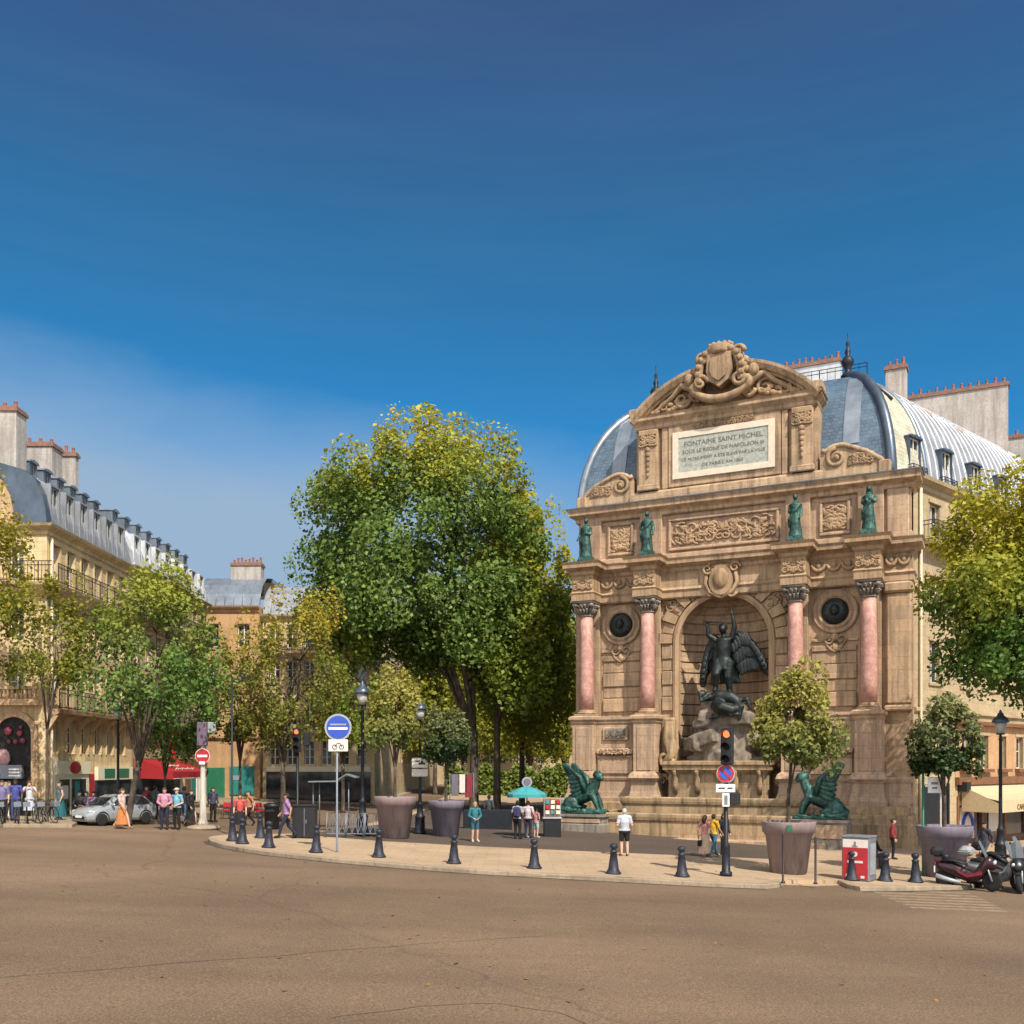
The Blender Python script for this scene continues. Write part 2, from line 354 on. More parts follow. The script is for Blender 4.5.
slab('plaza_pavement', [(p.x, p.y) for p in island], LIFT, M['paving'])
kerbline('kerb', [(p.x, p.y) for p in front], LIFT); kerbline('kerb', [(p.x, p.y) for p in ramp_in], LIFT)
M['kerb_shade'] = mat('kerb_shade_tone', (.055,.042,.032), .9, 0, .5, 3)  # dark strip at the kerb foot: the kerb's shade put into the colour
def kerb_shade(path):
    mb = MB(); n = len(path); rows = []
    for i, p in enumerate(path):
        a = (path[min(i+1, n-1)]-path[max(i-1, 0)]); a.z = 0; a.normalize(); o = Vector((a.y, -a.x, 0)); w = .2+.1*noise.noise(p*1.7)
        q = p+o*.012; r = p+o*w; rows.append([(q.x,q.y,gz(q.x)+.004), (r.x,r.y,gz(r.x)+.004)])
    mb.loft(rows, False, False); mb.build('kerb_shade', M['kerb_shade'], kind='structure')
def fine(path, k=6): return [path[i].lerp(path[i+1], j/k) for i in range(len(path)-1) for j in range(k)]+[path[-1]]
kerb_shade(fine(front[:-2])); kerb_shade(fine(ramp_in[2:7]))
# dropped crossing between the two kerbs, then the darker plaza surface behind the pale strip
cr = [G(785,880.3,.03), G(781,884.3,.012), G(815,885.8,.012), G(846,884.6,.012), G(838,880.3,.03)]
slab('pavement_crossing', [(p.x, p.y) for p in cr], .02, M['paving'], .05)
pl = [G(x, y, LIFT) for x, y in ((300,834.5),(380,841),(480,846.5),(579,851),(735,857.5),(820,861),(900,862),(1040,860))]
slab('plaza_asphalt', [(p.x, p.y) for p in pl] + [(58,60),(58,158),(-5,158),(-5.6,75),(-6.3,52)], LIFT+.004, M['asphalt_dark'], .05)
# left pavement
lk = [G(-90,823.5,LIFT), G(0,824.2,LIFT), G(72,824.6,LIFT)]
lk = [(p.x, p.y) for p in lk] + [(-19.6,45.5), (-17.3,45.9), (-16.7,46.6), (-16.6,60), (-16.6,72.5)]
slab('left_pavement', lk + [(-60,72.5), (-60,42)], LIFT, M['kerb']); kerbline('kerb', lk, LIFT)
slab('far_pavement', [(-40,74.2), (-10.5,74.2), (-10.5,170), (-40,170)], LIFT, M['kerb'])
# worn zebra bars at the lower right
mb = MB()
for i in range(7):
    a = G(868+i*7, 889.5+i*3.0); dx = 3.2-.1*i; n = 9
    rows = []
    for j in range(n+1):
        x = a.x + dx*j/n; rows.append([(x, a.y+.16+.03*sin(j*1.7+i), gz(x)+.004), (x, a.y-.16+.03*sin(j*2.3+i), gz(x)+.004)])
    mb.loft(rows, False, False)
mb.build('crossing_marking', M['marking'], kind='structure')
mb = MB(); a = G(0,845); bq = G(48,838)
mb.add([(a.x-2,a.y-.6,gz(a.x-2)+.004),(bq.x,bq.y-.05,gz(bq.x)+.004),(bq.x,bq.y+.08,gz(bq.x)+.004),(a.x-2,a.y-.2,gz(a.x-2)+.004)], [(0,1,2,3)])
mb.build('road_line', M['marking'], kind='structure')
M['seam'] = mat('tar_seam', (.05,.036,.026), .7, 0, .4, 4)
for k, pth in enumerate((((-5,978),(120,968),(260,957),(420,944),(560,934)), ((330,1018),(420,1006),(500,1004),(560,1012),(600,1030)))):
    cp = [G(x, y) for x, y in pth]; pts_ = []
    for i in range(len(cp)-1):
        for j in range(12): pts_.append(cp[i].lerp(cp[i+1], j/12))
    mb = MB(); rows = []
    for i, p in enumerate(pts_):
        a = pts_[min(i+1, len(pts_)-1)]-pts_[max(i-1, 0)]; a.normalize(); o = Vector((a.y,-a.x,0)); q = p+o*.12*(noise.noise(p*.9)); w = .006+.008*abs(noise.noise(p*3.1))
        rows.append([((q-o*w).x,(q-o*w).y,gz(q.x)+.004), ((q+o*w).x,(q+o*w).y,gz(q.x)+.004)])
    mb.loft(rows, False, False); mb.build('road_seam', M['seam'], kind='structure')
# ------------------------------------------------------------------ fountain
FC = Vector((11.2, 53, 0)); FA = radians(-26)
FM = Matrix.Translation(FC) @ Matrix.Rotation(FA, 4, 'Z')
def W(u, y, z=0): return FM @ Vector((u, y, z))
GZ = -.45                                       # ground at the fountain
ft = thing('monumental_fountain', 'tall sandstone wall fountain with arched niche, pink marble columns, inscribed plaque and curved pediment', 'fountain', FC, FA)
UL, UR = -8.35, 9.35
# wall with an arched opening
NR, NS, NB = 2.45, 9.95, 3.2                    # niche radius, spring, bottom
mb = MB()
mb.box(UL, -NR, 0, 1.2, GZ-.6, 14.5); mb.box(NR, UR, 0, 1.2, GZ-.6, 14.5); mb.box(-NR, NR, 0, 1.2, GZ-.6, NB)
for s in (-1, 1):
    arc = [(s*NR*cos(a), NS+NR*sin(a)) for a in np.linspace(0, pi/2, 15)]
    poly = arc + [(0, 14.5), (s*NR, 14.5)]
    if s < 0: poly = poly[::-1]
    mb.prism(poly, 0, 1.2)
tris_fix(mb.build('facade_wall', M['stone'], ft))
# niche: banded half-cylinder and half-dome
mb = MB(); rings = []
def nring(r, z, d): return [(r*cos(a), d*sin(a)+.25, z) for a in np.linspace(0, pi, 25)]
z = NB; bh = .58; i = 0
while z < NS-.05:
    z2 = min(z+bh, NS)
    rings += [nring(NR+.12, z, 1.75), nring(NR+.12, z+.05, 1.75), nring(NR+.0, z+.07, 1.6), nring(NR, z2-.02, 1.6)]; z = z2
ph = 0
while ph < pi/2-.1:
    p2 = min(ph+.235, pi/2-.02)
    for q, e in ((ph, .1), (ph+.02, .1), (ph+.03, 0), (p2-.01, 0)):
        rings.append(nring((NR+e)*cos(q)+.001, NS+NR*sin(q), (1.6+e)*cos(q)+.001))
    ph = p2
mb.loft(rings, False, False); tris_fix(mb.build('niche', M['stone'], ft))
# horizontal banded rustication on the wall bays
for (a, bq) in ((-6.75, -4.55), (4.55, 6.75), (-3.35, -2.75), (2.75, 3.35)):
    mb = MB(); z = 6.35; k = 0
    top = 9.45 if abs(a) > 4 else 9.9
    while z < top:
        h = .62 if k % 2 else .78
        mb.bbox(a, bq, -.12 if k % 2 == 0 else -.05, .1, z, min(z+h-.05, top), .03); z += h; k += 1
    mb.build('rusticated_band', M['stone'], ft)
for a, bq in ((8.1, 9.3), (-8.32, -7.95)):
    pp = MB(); pp.bbox(a, bq, -.3, .1, 6.35, 11.9, .12 if a > 0 else .04); pp.bbox(a-.06, bq+.06, -.38, .1, 6.05, 6.35, .08); pp.bbox(a-.08, bq+.08, -.45, .1, 11.85, 12.38, .1); pp.build('corner_pilaster', M['stone'], ft)
# voussoirs
mb = MB(); nv = 17
for i in range(nv):
    a0 = pi*i/nv+.012; a1 = pi*(i+1)/nv-.012; pr = .22 if i % 2 == 0 else .10; ro = 3.52 if i % 2 == 0 else 3.38
    q = [(r*cos(a), NS+r*sin(a)) for r, a in ((2.78, a0), (ro, a0), (ro, (a0+a1)/2), (ro, a1), (2.78, a1), (2.78, (a0+a1)/2))]
    mb.prism(q, -pr, .1)
prof = [(2.40, .0), (2.40, -.14), (2.56, -.22), (2.70, -.16), (2.77, -.02)]
ring = []
pathang = list(np.linspace(0, pi, 41))
rings = [[(r*1.0, y, zz) for r, y in prof] for zz in (NB, NS)]
rings += [[(r*cos(a), y, NS+r*sin(a)) for r, y in prof] for a in pathang]
rings += [[(-r, y, zz) for r, y in prof] for zz in (NS-.01, NB)]
mb.loft(rings, False, False, smooth=False)
tris_fix(mb.build('arch_surround', M['stone_ring'], ft))
# carved ornament helpers --------------------------------------------------
def spiral(mb, c, r, turns, dirn, a0, th, y, mi=0, n=22):
    pts = []; rad = []
    for i in range(n+1):
        f = i/n; a = a0 + dirn*turns*2*pi*f; rr = r*(1-.85*f)
        pts.append((c[0]+rr*cos(a), y-.02*f, c[1]+rr*sin(a))); rad.append(th*(1-.55*f))
    mb.tube(pts, rad, 6, mi)
def carve(mb, x0, x1, z0, z1, y, seed, dense=1.0, th=.05, sym=True):
    """foliate scrollwork: spirals, leaves and bosses in real relief"""
    rnd = random.Random(seed); w = (x1-x0)/2 if sym else (x1-x0); h = z1-z0; cx = (x0+x1)/2
    items = []
    n = max(3, int(w/h*3*dense))
    for i in range(n):
        x = (i+.5)/n*w; zc = z0+h*(.5+(.2 if i % 2 else -.2)); r = h*.3*rnd.uniform(.7, 1.05)
        items.append(('s', x, zc, r, rnd.choice((-1, 1)), rnd.uniform(0, 6.28)))
        for k in range(int(5*dense)): items.append(('l', x+rnd.uniform(-.5, .5)*w/n, z0+h*rnd.uniform(.1, .9), h*rnd.uniform(.06, .14), rnd.uniform(0, 3.14), 0))
    for it in items:
        for sg in ((1, -1) if sym else (1,)):
            bx = cx+sg*it[1] if sym else x0+it[1]
            if it[0] == 's': spiral(mb, (bx, it[2]), it[3], 1.3, sg*it[4], it[5] if sg > 0 else pi-it[5], th, y)
            else:
                R = Matrix.Translation((bx, y, it[2])) @ Matrix.Rotation(sg*it[4], 4, 'Y')
                mb.ball((0,0,0), (it[3]*1.5, th*1.3, it[3]*.6), 8, 5, 0, R)
# base courses, pedestals
def plan(front, proj, w, us):                    # plan path of a front with projecting bays
    p = [(UL, 1.0), (UL, -front)]
    for u in us:
        if u-w <= UL+.05: p = [(min(UL,u-w), 1.0), (min(UL,u-w), -proj), (u+w, -proj), (u+w, -front)]
        else: p += [(u-w, -front), (u-w, -proj), (u+w, -proj), (u+w, -front)]
    p += [(UR, -front), (UR, 1.0)]; return p
CU = (-7.42, -3.9, 3.9, 7.42)
def halves(front, proj, w):                      # plan split round the niche
    return ([(UL, 1.0), (UL, -proj), (-7.42+w, -proj), (-7.42+w, -front), (-3.9-w, -front), (-3.9-w, -proj), (-3.9+w, -proj), (-3.9+w, 0)],
            [(3.9-w, 0), (3.9-w, -proj), (3.9+w, -proj), (3.9+w, -front), (7.42-w, -front), (7.42-w, -proj), (7.42+w, -proj), (7.42+w, -front), (UR, -front), (UR, 1.0)])
for pa, pb in zip(halves(1.25, 1.75, .95), halves(1.1, 1.6, .8)):
    mb = MB()
    mb.sweep(pa, [(.0, GZ-.6), (.0, 1.35), (-.06, 1.42), (-.06, 1.62), (-.16, 1.72), (-.22, 1.95)])
    mb.sweep(pb, [(.08, 1.55), (.02, 1.75), (-.06, 2.0), (-.1, 2.5), (-.02, 2.6), (.02, 2.72), (-.12, 2.8), (-.7, 2.82)])
    tris_fix(mb.build('base_course', M['stone_pink'], ft))
for s in (-1, 1):                                # panels between the pedestals
    c = s*5.66; mb = MB(); mb.box(c-1.2,c+1.2,-1.02,0,1.9,5.75); mb.sweep([(c-1.15,-1.02),(c+1.15,-1.02)], [(0,5.6),(.06,5.7),(.06,5.78),(.14,5.88),(.14,6.02),(-.9,6.08)])
    mb.sweep([(c-1.0,-1.03),(c+1.0,-1.03)], [(0,2.9),(.12,2.95),(.12,3.75),(.2,3.85),(0,3.95)])
    mb.bbox(c-1.05, c+1.05, -1.26, -1.0, 4.0, 4.25, .04); mb.bbox(c-.72, c+.72, -1.14, -1.0, 4.75, 5.45, .03)
    carve(mb, c-.8, c+.8, 3.95, 4.3, -1.28, 5, 1, .06); dp = mb.build('dado_panel', M['stone_pink'], ft)
    mb = MB(); mb.bbox(c-.58, c+.58, -1.19, -1.13, 4.86, 5.36, .02); carve(mb, c-.5, c+.5, 4.92, 5.3, -1.2, 9, 1, .035); mb.build('stone_tablet', M['stone_grey'], dp)
pm = MB(); pm.bbox(-.62,.62,-1.5,0,2.8,5.72,.03); pm.bbox(-.42,.42,-1.54,-1.4,3.1,5.45,.03)
pm.sweep([(-.62,0),(-.62,-1.5),(.62,-1.5),(.62,0)], [(0,5.6),(.06,5.7),(.06,5.78),(.16,5.88),(.16,6.02),(.0,6.1)])
pm.box(-.61,.61,-1.49,0,5.71,6.095)
pm.sweep([(-.62,0),(-.62,-1.5),(.62,-1.5),(.62,0)], [(.22,2.7),(.16,2.9),(.06,3.0),(0,3.05)])
pedm = pm.mesh('pedestal', M['stone_pink'])
cm = MB(); cm.lathe([(.385,6.42),(.39,7.5),(.385,9),(.36,10.5),(.335,11.6)], 28); shaftm = cm.mesh('shaft', M['marble'])
cm = MB(); cm.bbox(-.55,.55,-.55,.55,6.08,6.2,.02); cm.lathe([(.5,6.2),(.54,6.26),(.5,6.32),(.42,6.34),(.46,6.39),(.40,6.44)], 24); basem = cm.mesh('base', M['stone_trim'])
cm = MB(); cm.lathe([(.36,11.58),(.40,11.62),(.36,11.66),(.36,11.75),(.40,12.1),(.56,12.32)], 24)
for i in range(16):
    a = 2*pi*i/16
    for zz, r0, tilt in ((11.72, .38, .16), (11.95, .42, .2)):
        R = Matrix.Rotation(a+(.2 if zz > 11.8 else 0), 4, 'Z')
        cm.tube([R @ Vector((r0, 0, zz)), R @ Vector((r0+.06, 0, zz+.18)), R @ Vector((r0+tilt, 0, zz+.25)), R @ Vector((r0+tilt+.03, 0, zz+.18))], [.06,.075,.05,.015], 5)
for sx in (-1, 1):
    for sy in (-1, 1): cm.ball((sx*.47, sy*.47, 12.2), (.13,.13,.13), 8, 6)
cm.bbox(-.6,.6,-.6,.6,12.3,12.42,.03); capm = cm.mesh('capital', M['stone_grey'])
em = MB(); em.box(-.585,.585,-1.485,0,12.42,14.4)
em.sweep([(-.6,0),(-.6,-1.5),(.6,-1.5),(.6,0)], [(0,12.4),(.05,12.42),(.05,12.75),(.1,12.85),(.0,12.95),(.0,13.75),(.1,13.85),(.12,14.0),(.42,14.18),(.42,14.36),(.5,14.5),(.0,14.56),(-.5,14.57)])
carve(em, -.52,.52,12.98,13.7,-1.52,31,1.6,.06); entm = em.mesh('entablature_block', M['stone_trim'])
pil = MB(); pil.bbox(-.5,.5,-.22,.05,6.1,12.4,.03); pilm = pil.mesh('pilaster', M['stone'])
for u in CU:
    obj('pedestal', pedm, ft, (u,0,0)); obj('pilaster', pilm, ft, (u,0,0)); obj('entablature_block', entm, ft, (u,0,0))
    c = obj('column', shaftm, ft, (u,-.9,0)); obj('column_base', basem, c); obj('capital', capm, c)
# entablature between the columns
mb = MB()
mb.sweep([(UL,1.0),(UL,-.3),(UR,-.3),(UR,1.0)], [(0,12.35),(.06,12.42),(.06,12.7),(.14,12.82),(.02,12.95),(.02,13.72),(.14,13.84),(.16,13.98),(.46,14.16),(.46,14.34),(.54,14.46),(.0,14.54),(-.3,14.55)])
mb.box(UL,UR,-.3,1.0,12.36,14.5)
mb.build('entablature', M['stone'], ft)
for a, bq in ((-6.8,-4.55),(4.55,6.8),(8.1,9.25)):
    mb = MB(); n = max(1, round((bq-a)/.75))
    for i in range(n):
        c = a+(i+.5)*(bq-a)/n; w = (bq-a)/n*.46
        mb.tube([(c+w*cos(t), -.36, 13.62-.42*sin(t)) for t in np.linspace(0, pi, 11)], [.05+.07*sin(t) for t in np.linspace(0, pi, 11)], 6)
        mb.ball((c,-.36,13.45), (.13,.08,.16), 8, 6); mb.ball((c+w,-.36,13.6), .1, 7, 5)
    mb.build('frieze_garland', M['stone_trim'], ft)
# spandrels and keystone cartouche
for s in (-1, 1):
    mb = MB()
    for (x, zz, r) in ((2.9,12.0,.36),(3.2,11.4,.22),(2.35,12.2,.22),(3.25,12.2,.18)): spiral(mb, (s*x, zz), r, 1.2, s, 1.0, .07, -.1)
    for k in range(12):
        rr = random.Random(k); mb.ball((s*(2.2+rr.random()*1.1), -.08, 11.6+rr.random()*.8), (.14,.08,.1), 7, 5)
    mb.build('spandrel_carving', M['stone_trim'], ft)
mb = MB()
sh = [(.62*cos(a)*(1-.12*sin(a)), 13.15+.82*sin(a)) for a in np.linspace(0, 2*pi, 21)[:-1]]
mb.prism(sh, -.62, -.2); mb.ball((0,-.6,13.2), (.42,.2,.55), 14, 8)
for s in (-1, 1):
    spiral(mb, (s*.72, 13.75), .3, 1.4, s, 0, .1, -.5); spiral(mb, (s*.55, 12.45), .25, 1.3, -s, 0, .09, -.5)
    mb.tube([(s*.75,-.45,13.5),(s*.85,-.45,13.0),(s*.6,-.5,12.5),(0,-.5,12.2)], [.1,.13,.12,.1], 6)
for k in range(9): mb.ball((-.6+.15*k, -.55, 14.02+.12*sin(k*.4)), .1, 7, 5)
mb.build('keystone_cartouche', M['stone_trim'], ft)
# medallions
for s in (-1, 1):
    c = s*5.7
    mb = MB(); T = Matrix.Translation((c,-.05,11.15)) @ RX90
    mb.lathe([(1.12,0),(1.12,.08),(1.02,.12),(.98,.07),(.88,.07),(.84,.16),(.74,.16),(.7,.06)], 36, 0, T)
    mb.sweep([(c-1.12,-.02),(c+1.12,-.02)], [(0,9.62),(.08,9.66),(.08,9.74),(0,9.8)])
    for q in (-1, 1): spiral(mb, (c+q*.32, 9.72), .24, 1.2, q, 0, .07, -.12)
    mb.ball((c,-.12,9.85), (.22,.14,.2), 9, 6); mb.ball((c,-.1,9.35), (.16,.1,.22), 9, 6)
    for q in (-1, 1): mb.tube([(c+q*.55,-.1,9.75),(c+q*.3,-.12,9.3),(c,-.12,9.1)], [.05,.07,.05], 6)
    md = mb.build('medallion', M['stone'], ft)
    mb = MB(); mb.lathe([(.70,.02),(.62,.14),(.4,.22),(.001,.25)], 30, 0, T)
    mb.ball((c,-.32,11.2), (.24,.18,.30), 12, 8); 
    mb.ball((c,-.46,11.06), (.13,.12,.12), 9, 6); mb.ball((c-.1,-.44,11.28), (.05,.05,.05), 6, 5); mb.ball((c+.1,-.44,11.28), (.05,.05,.05), 6, 5)
    rr = random.Random(int(c)+9)
    for k in range(22): a = rr.uniform(0, 2*pi); q_ = rr.uniform(.26,.52); mb.ball((c+q_*cos(a), -.2, 11.18+q_*sin(a)), (rr.uniform(.07,.15), .08, rr.uniform(.07,.15)), 7, 5)
    mb.build('bronze_disc', M['bronze'], md)
# attic
mb = MB(); mb.box(UL+.15, UR-.1, -.1, 1.0, 14.5, 17.3)
for u in CU: mb.bbox(u-.62, u+.62, -.32, 0, 14.55, 17.2, .03)
mb.bbox(8.15, 9.2, -.25, 0, 14.55, 17.2, .06)
mb.sweep([(UL+.15,1.0),(UL+.15,-.1),(UR-.1,-.1),(UR-.1,1.0)], [(0,14.5),(.12,14.56),(.12,14.8),(0,14.9)])
mb.build('attic_wall', M['stone_pink'], ft)
mb = MB(); mb.sweep([(UL+.1,1.0),(UL+.1,-.25),(UR,-.25),(UR,1.0)], [(0,16.95),(.06,17.0),(.06,17.15),(.14,17.22),(.38,17.35),(.38,17.52),(.46,17.64),(.46,17.7)])
mb.box(UL+.1, UR, -.25, 1.0, 16.95, 17.68); mb.build('attic_cornice', M['stone'], ft)
mb = MB(); mb.sweep([(UL+.1,1.0),(UL+.1,-.25),(UR,-.25),(UR,1.0)], [(.50,17.68),(.52,17.74),(.1,17.86),(-.3,17.9)]); mb.build('lead_flashing', M['zinc_blue'], ft)
def panel(x0, x1, z0, z1, seed, dense):
    mb = MB(); y = -.1; fw = .16
    for a, bq, c, d in ((x0,x1,z1-fw,z1),(x0,x1,z0,z0+fw),(x0,x0+fw,z0+fw,z1-fw),(x1-fw,x1,z0+fw,z1-fw)): mb.bbox(a, bq, y-.16, y+.02, c, d, .04)
    p = mb.build('relief_panel', M['stone_pink'], ft)
    mb = MB(); carve(mb, x0+.25, x1-.25, z0+.25, z1-.25, y-.04, seed, dense, .075); mb.build('relief_carving', M['stone_trim'], p)
panel(-2.95, 2.95, 14.95, 16.7, 3, 1.5); panel(-6.45, -4.95, 14.98, 16.8, 7, 2.2); panel(4.95, 6.45, 14.98, 16.8, 8, 2.2)
# upper storey with the inscription
mb = MB(); mb.box(-4.85, 4.85, .1, 1.4, 17.6, 22.4)
mb.sweep([(-4.95,1.4),(-4.95,0),(4.95,0),(4.95,1.4)], [(.2,17.85),(.2,18.25),(.1,18.35),(0,18.4)]); mb.box(-4.95,4.95,-.0,1.4,17.65,18.38)
for s in (-1, 1):
    mb.bbox(s*4.1-.55, s*4.1+.55, -.25, .2, 18.38, 21.7, .04); mb.bbox(s*4.1-.62, s*4.1+.62, -.32, .2, 18.38, 18.7, .05)
    mb.bbox(s*3.2-.16, s*3.2+.16, -.06, .2, 18.4, 21.75, .03)
mb.bbox(-3.0, 3.0, -.1, .2, 18.42, 21.75, .04)
mb.build('upper_wall', M['stone'], ft)
for s in (-1, 1):
    mb = MB(); carve(mb, s*4.1-.4, s*4.1+.4, 20.7, 21.6, -.28, 12, 2, .07); mb.bbox(s*4.1-.5, s*4.1+.5, -.36, -.2, 21.35, 21.65, .04)
    for k in range(6): mb.ball((s*4.1, -.28, 20.6-.28*k), (.16-.015*k,.07,.15), 8, 5)
    mb.build('pilaster_carving', M['stone_trim'], ft)
mb = MB(); carve(mb, -1.6, 1.6, 21.35, 21.72, -.14, 15, 1, .05); mb.build('plaque_garland', M['stone_trim'], ft)
pq = MB(); fw = .32
for a, bq, c, d in ((-2.72,2.72,21.33-fw,21.33),(-2.72,2.72,18.82,18.82+fw),(-2.72,-2.72+fw,18.82+fw,21.33-fw),(2.72-fw,2.72,18.82+fw,21.33-fw)): pq.box(a, bq, -.2, -.08, c, d)
fr = pq.build('plaque_border', M['plaque_border'], ft)
pq = MB(); pq.box(-2.72+fw, 2.72-fw, -.16, -.08, 18.82+fw, 21.33-fw); pq.build('inscription_plaque', M['plaque'], fr)
for i, (s, z) in enumerate((('FONTAINE SAINT MICHEL', 20.62), ('SOUS LE REGNE DE NAPOLEON III', 20.2), ('CE MONUMENT A ETE ELEVE PAR LA VILLE', 19.8), ('DE PARIS L AN 1860', 19.42))):
    lettering('plaque_lettering', s, (.36, .285, .235, .25)[i], M['letter'], fr, Matrix.Translation((0,-.166,z)), .006)
# pediment
mb = MB()
path = [(-4.8,1.4),(-4.8,-.1),(4.8,-.1),(4.8,1.4)]
mb.sweep(path, [(0,21.7),(.08,21.78),(.08,21.95),(.16,22.05),(.3,22.18),(.3,22.34),(.36,22.42),(.0,22.48)]); mb.box(-4.8,4.8,-.1,1.4,21.72,22.46)
mb.build('pediment_cornice', M['stone'], ft)
R0 = 6.55; zc = 22.4+2.15-R0; am = math.asin(4.95/R0)
arc = [(R0*sin(a), zc+R0*cos(a)) for a in np.linspace(am, -am, 31)]
mb = MB(); mb.prism([(-4.75,22.42),(4.75,22.42)] + [(x*.96, max(22.43, z-.35)) for x, z in arc], .02, 1.3); mb.build('tympanum', M['stone_trim'], ft)
mb = MB(); prof = [(-.42, .1), (-.42,-.2), (-.32,-.26), (-.28,-.42), (-.05,-.58), (.1,-.6), (.14,-.4), (.14, 1.3)]
rings = []
for a in np.linspace(am+.02, -am-.02, 41): rings.append([((R0+dr)*sin(a), y, zc+(R0+dr)*cos(a)) for dr, y in prof])
mb.loft(rings, False, False)
for s in (-1, 1): mb.bbox(s*4.85-.28, s*4.85+.28, -.5, .8, 22.42, 22.85, .06)
tris_fix(mb.build('pediment_arch', M['stone'], ft))
for s in (-1, 1):
    mb = MB(); spiral(mb, (s*2.2, 23.05), .5, 1.3, s, .5, .13, -.12); spiral(mb, (s*3.2, 22.85), .3, 1.3, -s, .5, .1, -.1); spiral(mb, (s*1.35, 23.0), .38, 1.2, -s, 0, .12, -.25)
    mb.tube([(s*1.1,-.4,22.75),(s*1.6,-.35,23.5),(s*2.2,-.25,23.75),(s*2.7,-.15,23.3),(s*3.6,-.1,22.7),(s*4.2,-.1,22.6)], [.2,.24,.2,.14,.12,.06], 7)
    for k in range(16):
        rr = random.Random(40+k); x = 1.3+rr.random()*2.6; mb.ball((s*x, -.1, 22.6+rr.random()*max(.1,(1.3-.33*x))), (.2,.12,.13), 7, 5)
    mb.build('pediment_carving', M['stone_trim'], ft)
mb = MB()                                        # coat of arms over the top
shield = [(-.62,24.9),(-.68,24.0),(-.5,23.5),(0,23.15),(.5,23.5),(.68,24.0),(.62,24.9),(0,25.0)]
mb.prism(shield, -.95, -.3); mb.prism([(x*.7, 24.1+(z-24.1)*.7) for x, z in shield], -1.05, -.9)
mb.lathe([(.5,0),(.58,.12),(.55,.2),(.62,.42),(.5,.5),(.25,.52)], 16, 0, Matrix.Translation((0,-.6,24.9)))
for k in range(18): a = pi*(-.12+1.24*k/17); mb.ball((1.5*cos(a)*(.78+.1*(k % 2)), -.5, 24.15+1.12*sin(a)), (.25,.18,.21), 8, 6)
for k in range(7): a = pi*k/6; mb.ball((.58*cos(a), -.6-.35*sin(a), 25.4), .12, 7, 5)
mb.tube([(1.05*cos(a), -.75, 24.05+1.15*sin(a)) for a in np.linspace(-.35, pi+.35, 20)], .17, 7)
for k in range(26): a = -.4+(pi+.8)*k/25; mb.ball((1.15*cos(a), -.75-.12*(k % 2), 24.05+1.22*sin(a)), (.19,.16,.19), 7, 5)
for s in (-1, 1):
    spiral(mb, (s*.95, 24.85), .36, 1.3, s, 0, .13, -.8); spiral(mb, (s*1.0, 23.5), .4, 1.3, -s, 0, .14, -.85)
mb.tube([(1.75*sin(a), -.7, 23.95-1.35*cos(a)) for a in np.linspace(-1.15, 1.15, 16)], [.1+.14*cos(a*1.2) for a in np.linspace(-1.15, 1.15, 16)], 8)
for s in (-1, 1): mb.ball((s*1.35,-.6,23.3), (.36,.3,.42), 9, 6); mb.ball((s*1.7,-.5,23.9), (.3,.25,.36), 9, 6)
mb.build('coat_of_arms', M['stone_trim'], ft)
# scroll volutes either side of the upper storey
for s in (-1, 1):
    mb = MB(); cx = s*6.35
    top = [(s*4.95, 19.0), (s*5.05, 19.35)] + [(s*(5.9+1.0*sin(a)), 18.55+.98*cos(a)) for a in np.linspace(-.75, .3, 9)] + [(s*7.2, 19.05), (s*7.9, 18.55), (s*8.0, 18.3)]
    poly = [(s*8.0, 18.28), (s*4.95, 18.28)] + top
    poly = poly if s < 0 else poly[::-1]
    mb.prism(poly, .0, .7)
    mb.tube([(x, -.0, z) for x, z in top[1:]], .13, 8)
    mb.box(min(s*4.95, s*8.35), max(s*4.95, s*8.35), -.05, .9, 17.85, 18.3)
    mb.bbox(s*8.05-.3, s*8.05+.3, -.15, .9, 17.87, 18.5, .06)
    tb = mb
    vz = MB(); spiral(vz, (s*5.75, 18.9), .5, 1.6, s, pi/2, .13, -.03); vz.ball((s*5.75,-.05,18.9), .16, 10, 7); carve(vz, min(s*6.35,s*7.5), max(s*6.35,s*7.5), 18.42, 19.0, -.02, 21, 1.8, .08, False)
    v_ = tris_fix(tb.build('scroll_volute', M['stone'], ft)); vz.build('volute_carving', M['stone_trim'], v_)
# lower centre: rock pile, spout shell, basins
rk = MB(); rnd = random.Random(4)
for k in range(46):
    f = k/45; z = 3.3+f*3.5; w = 2.0-1.25*f
    c = Vector((rnd.uniform(-w, w)+.15, rnd.uniform(-1.1, .3)*(1-.35*f)+.1, z)); r = rnd.uniform(.35, .75)
    R = Matrix.Translation(c) @ Matrix.Rotation(rnd.uniform(0, 3), 4, 'Z') @ Matrix.Rotation(rnd.uniform(-.5,.5), 4, 'X')
    rk.box(-r*.8, r*.8, -r*.6, r*.6, -r*.5, r*.45, 0, R)
rk.tube([(.2,.2,3.0),(.2,.1,5.0),(.2,0,6.6)], [1.7,1.2,.75], 9)
rme = remesh(rk, .07, 3); rme.materials.append(M['rock']); obj('rock_pile', rme, ft)
mb = MB()
mb.box(-2.6,2.6,-1.3,.3,GZ,3.3); mb.sweep([(-2.3,0),(-2.3,-1.2),(2.3,-1.2),(2.3,0)], [(0,2.0),(.1,2.1),(.2,2.9),(.5,3.15),(.5,3.32),(.6,3.42),(.6,3.58),(0,3.62),(-.9,3.64)])
